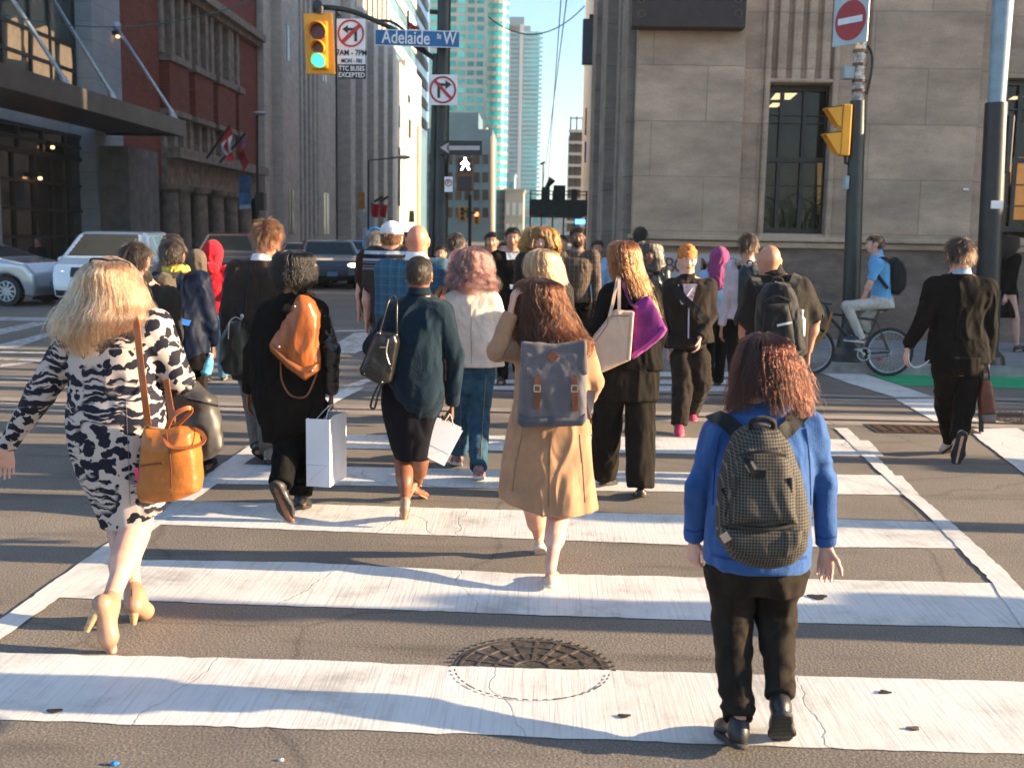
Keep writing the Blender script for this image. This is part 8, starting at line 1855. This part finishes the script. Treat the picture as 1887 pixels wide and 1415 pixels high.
for s_ in (1, -1): mb.tube([fo+V(0, .05*s_, .12), fo+V(-.05, .05*s_, -.12), fw_+V(0, .05*s_, 0)], .015, 8)
mb.build('fork', mat('orange_fork_paint', (.40, .17, .02), .4), bc)
mb = MB(); mb.tube([ht_, ht_+V(-.05, 0, .05)], .016, 8); mb.tube(smoothpts([ht_+V(-.02, -.30, .06), ht_+V(-.05, -.1, .05), ht_+V(-.05, .1, .05), ht_+V(-.02, .30, .06)]), .013, 8); mb.build('handlebar', MAT_BLACK, bc)
S_ = SDF(sp_t-.25, sp_t+.25, .01); S_.cap(sp_t+V(-.11, 0, .03), sp_t+V(.08, 0, .035), .022, .05, .02, flat=(V(0, 0, 1.), .6)); v, f = S_.mesh(); mkobj('saddle', v, f, MAT_BLACK, bc)
mb = MB(); mb.tube([bb-V(0, .05, 0), bb+V(0, .05, 0)], .02); cw = [bb+V(.085*math.cos(t), -.045, .085*math.sin(t)) for t in np.linspace(0, 2*math.pi, 30)]; mb.tube(cw, .008, 6, False)
for s_ in (1, -1): e = bb+V(-.10*s_, -.08*s_, .14*s_*.5); mb.tube([bb+V(0, -.06*s_, 0), e], .010, 6); mb.frame(e+V(0, -.05*s_, 0), V(.045, 0, 0), V(0, .045, 0), V(0, 0, .010))
mb.build('crankset', MAT_STEEL, bc); mb = MB(); mb.tube([bb+V(0, -.045, .085), rw+V(0, -.045, .04)], .005, 5); mb.tube([bb+V(0, -.045, -.085), rw+V(0, -.045, -.04)], .005, 5); mb.build('chain', MAT_BLACK, bc)
blob('reflector', rw+V(-.13, -.02, -.1), (.04, .008, .02), mat('red_reflector', (.5, .02, .02), .3), bc, h=.006)
# ================================================================ cars
M_CGL = mat('car_glass', (.012, .020, .022), .08, var=.2, vs=1.5, spec=.35); M_PLATE = mat('number_plate_blue', (.10, .22, .35), .5, var=.3, vs=20)
def car(label, X, Y, hv, L, W, prof, wins, ws, col, belt, wheelx, wr_=.34, rough=.25, metal=.3, lights=None, vox=.028, plate_=True, grille=None, name='parked_car'):
    """prof: side outline (x forward, z); wins: side glass polygons; ws: windscreen (x0,z0,x1,z1)"""
    hv = unit(V(hv[0], hv[1], 0)); lt = V(-hv[1], hv[0], 0)
    root = empty(name, (X, Y, 0), label, 'car'); Ht = max(p[1] for p in prof)
    h = vox*Q; S = SDF((-L/2-.1, -W/2-.1, .05), (L/2+.1, W/2+.1, Ht+.1), h)
    x, y, z = S.ax[0][:,None,None], S.ax[1][None,:,None], S.ax[2][None,None,:]
    d2 = poly_sd(np.array(prof), S.ax[0][:,None], S.ax[2][None,:])[:,None,:]
    w = W/2*(1-.10*np.abs(x/(L/2))**5)-np.clip(z-belt, 0, 1)*.36-np.clip(.55-z, 0, 1)*.12
    S.F = smax(d2, np.abs(y)-w, .10).astype(np.float32)
    for wx in wheelx: 
        dd = np.sqrt((x-wx)**2+(z-wr_)**2)-(wr_+.055)+0*y; ins = np.maximum(dd, (W/2-.30)-np.abs(y)); S.F = np.maximum(S.F, -ins).astype(np.float32)
    v, f = S.mesh(); v = relax(v, f, 2); n = vnormals(v, f)
    c = v[f].mean(1); nn = n[f].mean(1); g = np.zeros(len(f), int)
    for wp in wins:
        inside = poly_sd(np.array(wp), c[:,0], c[:,2]) < 0; g[inside & (np.abs(nn[:,1]) > .55)] = 1
    for a in ws:
        m_ = (c[:,0] > min(a[0], a[2])) & (c[:,0] < max(a[0], a[2])) & (c[:,2] > a[1]) & (c[:,2] < a[3]) & (np.abs(c[:,1]) < W/2-.14-np.clip(c[:,2]-belt, 0, 1)*.36) & (np.abs(nn[:,1]) < .6); g[m_] = 2
    if grille: 
        for gi, (y0, y1, z0, z1) in enumerate(grille): g[(c[:,0] > L/2-.35) & (nn[:,0] > .5) & (np.abs(c[:,1]) > y0) & (np.abs(c[:,1]) < y1) & (c[:,2] > z0) & (c[:,2] < z1)] = 3
    T = lambda p: V(X, Y, 0)+np.outer(p[:,0], hv)+np.outer(p[:,1], lt)+np.outer(p[:,2], (0, 0, 1.0))
    t1 = lambda p: T(np.array([p], float))[0]
    paint = mat('paint_'+'_'.join(label.split()[:3]), col, rough, metal=metal, coat=.8, var=.03)
    for gi, nm, mm in ((0, 'body', paint), (1, 'side_window', M_CGL), (2, 'windscreen', mat('windscreen_glass', (.012, .022, .022), .25, var=.2, vs=1.5, spec=.15)), (3, 'grille', MAT_BLACK)):
        ff = f[g == gi]
        if len(ff) == 0: continue
        u, inv = np.unique(ff, return_inverse=True); mkobj(nm, T(v[u]), inv.reshape(ff.shape), mm, root)
    mb = MB(); mb.frame(t1((0, 0, .55)), hv*(L/2-.75), lt*(W/2-.35), V(0, 0, .32)); mb.build('underbody', MAT_BLACK, root, smooth=0)
    for wx in wheelx:
        for s_ in (1, -1):
            a, b_ = t1((wx, s_*(W/2-.25), wr_)), t1((wx, s_*(W/2-.03), wr_)); mb = MB(); mb.tube([a, b_], wr_, 28); w_ = mb.build('wheel', MTYRE, root, smooth=40)
            mb = MB(); o = unit(b_-a)
            for k in range(10): t = 2*math.pi*k/10; e1, e2 = hv*math.cos(t)+V(0, 0, 1)*math.sin(t), None; mb.ribbon([b_+o*.008, b_+o*.004+e1*wr_*.64], .045, .012, o)
            mb.tube([b_-o*.01, b_+o*.015], wr_*.16, 12); mb.tube([b_+o*.004+(hv*math.cos(t)+V(0, 0, 1)*math.sin(t))*wr_*.66 for t in np.linspace(0, 2*math.pi, 26)], .014, 6, False); mb.build('rim', MAT_STEEL, w_)
    for s_ in (1, -1):
        e = t1((L/2-.22, s_*(W/2-.30), lights[0] if lights else .68)); R_ = np.array([hv, lt, (0, 0, 1.0)])
        blob('headlight', e, (.19, .21, lights[1] if lights else .09), mat('headlight_glass' if not (lights and lights[2]) else 'headlight_lit', (.6, .6, .6), .1, var=0, coat=1) if not (lights and lights[2]) else mat('headlight_lit', (1, .9, .75), .2, var=0, emit=(1, .62, .35) if lights[2] == 2 else (1, .85, .7), es=1.6), root, R_, .03)
        mm = t1((.32*L-.55, s_*(W/2+.06), belt+.06)); blob('mirror', mm, (.10, .13, .08), paint, root, R_, .03)
    if plate_: mb = MB(); mb.frame(t1((L/2+.012, 0, .48)), hv*.012, lt*.16, V(0, 0, .075)); mb.build('number_plate', M_PLATE, root, smooth=0)
    return root
VAN = [(-2.5,.28),(-2.52,.9),(-2.42,1.2),(-2.2,1.68),(-1.9,1.74),(.55,1.72),(.85,1.66),(1.75,1.12),(2.35,.98),(2.5,.80),(2.54,.5),(2.50,.25)]
SED = [(-2.3,.25),(-2.35,.75),(-2.25,.98),(-1.7,1.02),(-1.0,1.38),(-.3,1.44),(.35,1.40),(1.15,.98),(1.95,.86),(2.28,.68),(2.35,.45),(2.3,.22)]
COUPE = [(-2.3,.25),(-2.35,.75),(-2.2,.92),(-1.5,1.0),(-.6,1.34),(.1,1.42),(.7,1.36),(1.6,1.08),(2.15,.98),(2.34,.75),(2.36,.45),(2.3,.22)]
HATCH = [(-2.3,.28),(-2.35,.9),(-2.2,1.2),(-1.6,1.5),(-.6,1.56),(.25,1.5),(1.15,1.04),(1.95,.90),(2.26,.70),(2.33,.45),(2.28,.25)]
SUV = [(-2.3,.32),(-2.35,1.0),(-2.1,1.62),(-1.7,1.72),(.3,1.72),(.6,1.66),(1.2,1.16),(2.05,1.04),(2.28,.85),(2.32,.5),(2.28,.3)]
car('white minivan facing us in the road at left', -10.3, 26.6, (.14, -.99), 5.05, 2.0, VAN, [[(-2.2,1.05),(-2.05,1.6),(-1.1,1.62),(-1.1,1.05)],[(-1.0,1.05),(-1.0,1.62),(.0,1.62),(.0,1.05)],[(.1,1.05),(.1,1.62),(.55,1.6),(1.25,1.05)]], [(.7,1.16,1.68,1.66)], (.82, .84, .86), 1.0, (-1.55, 1.6), lights=(.78, .12, 2), grille=[(-1, .52, .72, .92), (-1, .85, .30, .42)], metal=0, name='minivan')
car('silver coupe cut off by the left edge', -13.75, 25.6, (1, -.12), 4.7, 1.85, COUPE, [[(-1.35,1.0),(-.95,1.32),(-.1,1.38),(-.1,1.0)],[(0,1.0),(0,1.37),(.35,1.34),(.95,1.0)]], [(.75,1.06,1.5,1.33)], (.55, .57, .60), .95, (-1.2, 1.72), lights=(.66, .08, 0), metal=.6)
car('dark sport utility vehicle behind the red hooded sweatshirt', -9.45, 33.5, (.1, -1), 4.65, 1.9, SUV, [[(-2.0,1.1),(-1.8,1.6),(-.8,1.62),(-.8,1.1)],[(-.7,1.1),(-.7,1.62),(.3,1.6),(.85,1.1)]], [(.45,1.16,1.15,1.64)], (.02, .028, .035), 1.05, (-1.4, 1.45), lights=(.82, .10, 2), grille=[(-1, .5, .62, .86)])
car('dark grey sedan between the brown suit and the black bobbed hair', -8.0, 37.5, (.1, -1), 4.65, 1.85, SED, [[(-1.35,1.0),(-.95,1.32),(-.1,1.38),(-.1,1.0)],[(0,1.0),(0,1.37),(.35,1.34),(.95,1.0)]], [(.45,1.0,1.1,1.36)], (.03, .04, .05), .95, (-1.35, 1.45), lights=(.66, .08, 0))
car('black car with bright headlight right of the bobbed hair woman', -7.1, 36.5, (.25, -1), 4.65, 1.95, HATCH, [[(-1.9,1.05),(-1.5,1.42),(-.7,1.46),(-.7,1.05)],[(-.6,1.05),(-.6,1.46),(.2,1.46),(.95,1.05)]], [(.35,1.06,1.15,1.48)], (.010, .012, .016), 1.0, (-1.4, 1.45), lights=(.74, .09, 1), grille=[(-1, .5, .4, .62)])
car('blue car further down the street, left of the maroon T-shirt', -8.0, 49.5, (.1, -1), 4.65, 1.9, SED, [[(-1.35,1.0),(-.95,1.32),(-.1,1.38),(-.1,1.0)],[(0,1.0),(0,1.37),(.35,1.34),(.95,1.0)]], [(.45,1.0,1.1,1.36)], (.02, .12, .32), .95, (-1.35, 1.45), lights=(.66, .08, 0))
car('dark far car at the left kerb of the street', -12.5, 46, (.05, -1), 4.65, 1.9, SED, [[(-1.35,1.0),(-.95,1.32),(-.1,1.38),(-.1,1.0)],[(0,1.0),(0,1.37),(.35,1.34),(.95,1.0)]], [(.45,1.0,1.1,1.36)], (.03, .03, .03), .95, (-1.35, 1.45))
# unseen pedestrian copies added past the right edge to throw shadows across the stripes
def copy_tree(o, parent=None):
    c = o.copy(); COL.objects.link(c)
    if parent is not None: c.parent = parent
    for ch in list(o.children): copy_tree(ch, c)
    return c
for i, (src, x, y, lb) in enumerate(((A8, 6.7, 5.15, 'suited'), (A9, 5.3, 4.95, 'second suited'), (A4, 8.2, 5.3, 'black jacket'), (A8, 7.4, 6.9, 'dark suited'), (A9, 11.5, 7.6, 'far brown suited'), (A7, 7.6, 9.0, 'long haired'), (A9, 9.6, 11.6, 'brown suited'), (A8, 8.5, 12.1, 'tall suited'), (A6, 11, 12.5, 'cream jacket'), (A8, 3.9, 3.0, 'near suited'), (A8, 10.5, 5.1, 'far suited'), (A4, 9.9, 8.7, 'far black jacket'))):
    c = copy_tree(src.root); c.location = (x, y, 0); c['label'] = lb+' pedestrian copy added beyond the right edge to cast shadows'; c['group'] = 'pedestrian copies added to cast shadows'
# ================================================================ seams, hems and other cloth detail laid on the garments
def seam(A, o, pts, col, w=.004, name='seam', off=.0015, t=.003): return onband(name, o, pts, w, t, cloth('thread_%s' % '_'.join('%02d' % int(c*100) for c in col), col), A.root, off)
for pts in ([(1018,795),(1012,850),(1011,930)], [(962,800),(950,860),(944,905)], [(1068,800),(1074,860),(1078,925)]): seam(A3, A3.s_, pts, (.24,.135,.07), .003)
seam(A3, A3.t, [(975,640),(1010,636),(1056,640)], (.22,.12,.06)); seam(A3, A3.t, [(905,668),(925,660),(935,640)], (.22,.12,.06))
seam(A2, A2.s_, [(232,735),(236,820),(240,930)], (.2,.18,.2), .002)
seam(A6, A6.t, [(868,560),(868,620),(869,670)], (.36,.28,.22), .006)
seam(A8, A8.t, [(1768,520),(1766,590),(1763,662)], (.004,.004,.004), .007); seam(A9, A9.t, [(480,505),(478,600),(476,690)], (.02,.014,.01), .007)
for pts in ([(1312,1022),(1350,1030),(1400,1032),(1450,1031),(1486,1026)],): seam(A1, A1.t, pts, (.010,.04,.17), .012, 'hem_band')
seam(A1, A1.t, [(1328,800),(1318,850),(1314,930)], (.010,.04,.17), .004); seam(A1, A1.t, [(1486,790),(1492,850),(1494,930)], (.010,.04,.17), .004)
seam(A1, A1.t, [(1503,988),(1522,992),(1540,988)], (.010,.04,.17), .008, 'cuff'); seam(A1, A1.t, [(1264,976),(1280,980),(1294,976)], (.010,.04,.17), .008, 'cuff')
seam(A1, A1.p, [(1350,1075),(1348,1180),(1358,1310)], (.010,.008,.006), .003); seam(A1, A1.p, [(1440,1075),(1434,1180),(1438,1270)], (.010,.008,.006), .003)
for q, (a, b_) in enumerate((((1326,1052),(1362,1056)), ((1424,1056),(1462,1052)))): seam(A1, A1.p, [a, b_], (.008,.006,.005), .006, 'back_pocket')
for y0 in (722, 730, 738): seam(A5, A5.t, [(722,y0),(745,y0+22),(775,y0+30),(805,y0+14),(822,y0-8)], (.006,.016,.028), .006, 'rib_hem', .001, .004)
seam(A5, A5.t, [(818,580),(822,620),(818,680)], (.006,.016,.028), .005); seam(A5, A5.t, [(822,726),(833,730),(845,726)], (.006,.016,.028), .01, 'cuff')
seam(A4, A4.t, [(590,580),(588,640),(592,700)], (.004,.004,.004), .006); seam(A7, A7.t, [(1158,560),(1160,620),(1162,672)], (.004,.004,.004), .005)
seam(A6, A6.p, [(842,690),(850,760),(846,825)], (.25,.16,.08), .003); seam(A6, A6.p, [(896,690),(890,770),(886,845)], (.25,.16,.08), .003)
for a, b_ in (((846,694),(862,698)), ((876,698),(894,694))): seam(A6, A6.p, [a, b_], (.01,.035,.06), .008, 'pocket')
seam(B20, B20.t, [(1392,560),(1386,620)], (.02,.017,.013), .006); seam(B7, B7.t, [(770,495),(770,560)], (.02,.05,.08), .005)
# evening haze down the street
hz = MB(); hz.box((-1600, -900, -1.1), (1600, 1600, 128)); hz_ = tag(hz.build('haze', mat('haze_air', (1, 1, 1)), smooth=0, loc=(0, 0, 0)), kind='stuff')
hm_ = hz_.data.materials[0]; hn = hm_.node_tree; hn.nodes.remove(hn.nodes['Principled BSDF'])
pv = hn.nodes.new('ShaderNodeVolumePrincipled'); pv.inputs['Color'].default_value = (.93, .96, 1, 1); pv.inputs['Density'].default_value = .00036; pv.inputs['Anisotropy'].default_value = .2
hn.links.new(pv.outputs[0], hn.nodes['Material Output'].inputs['Volume'])
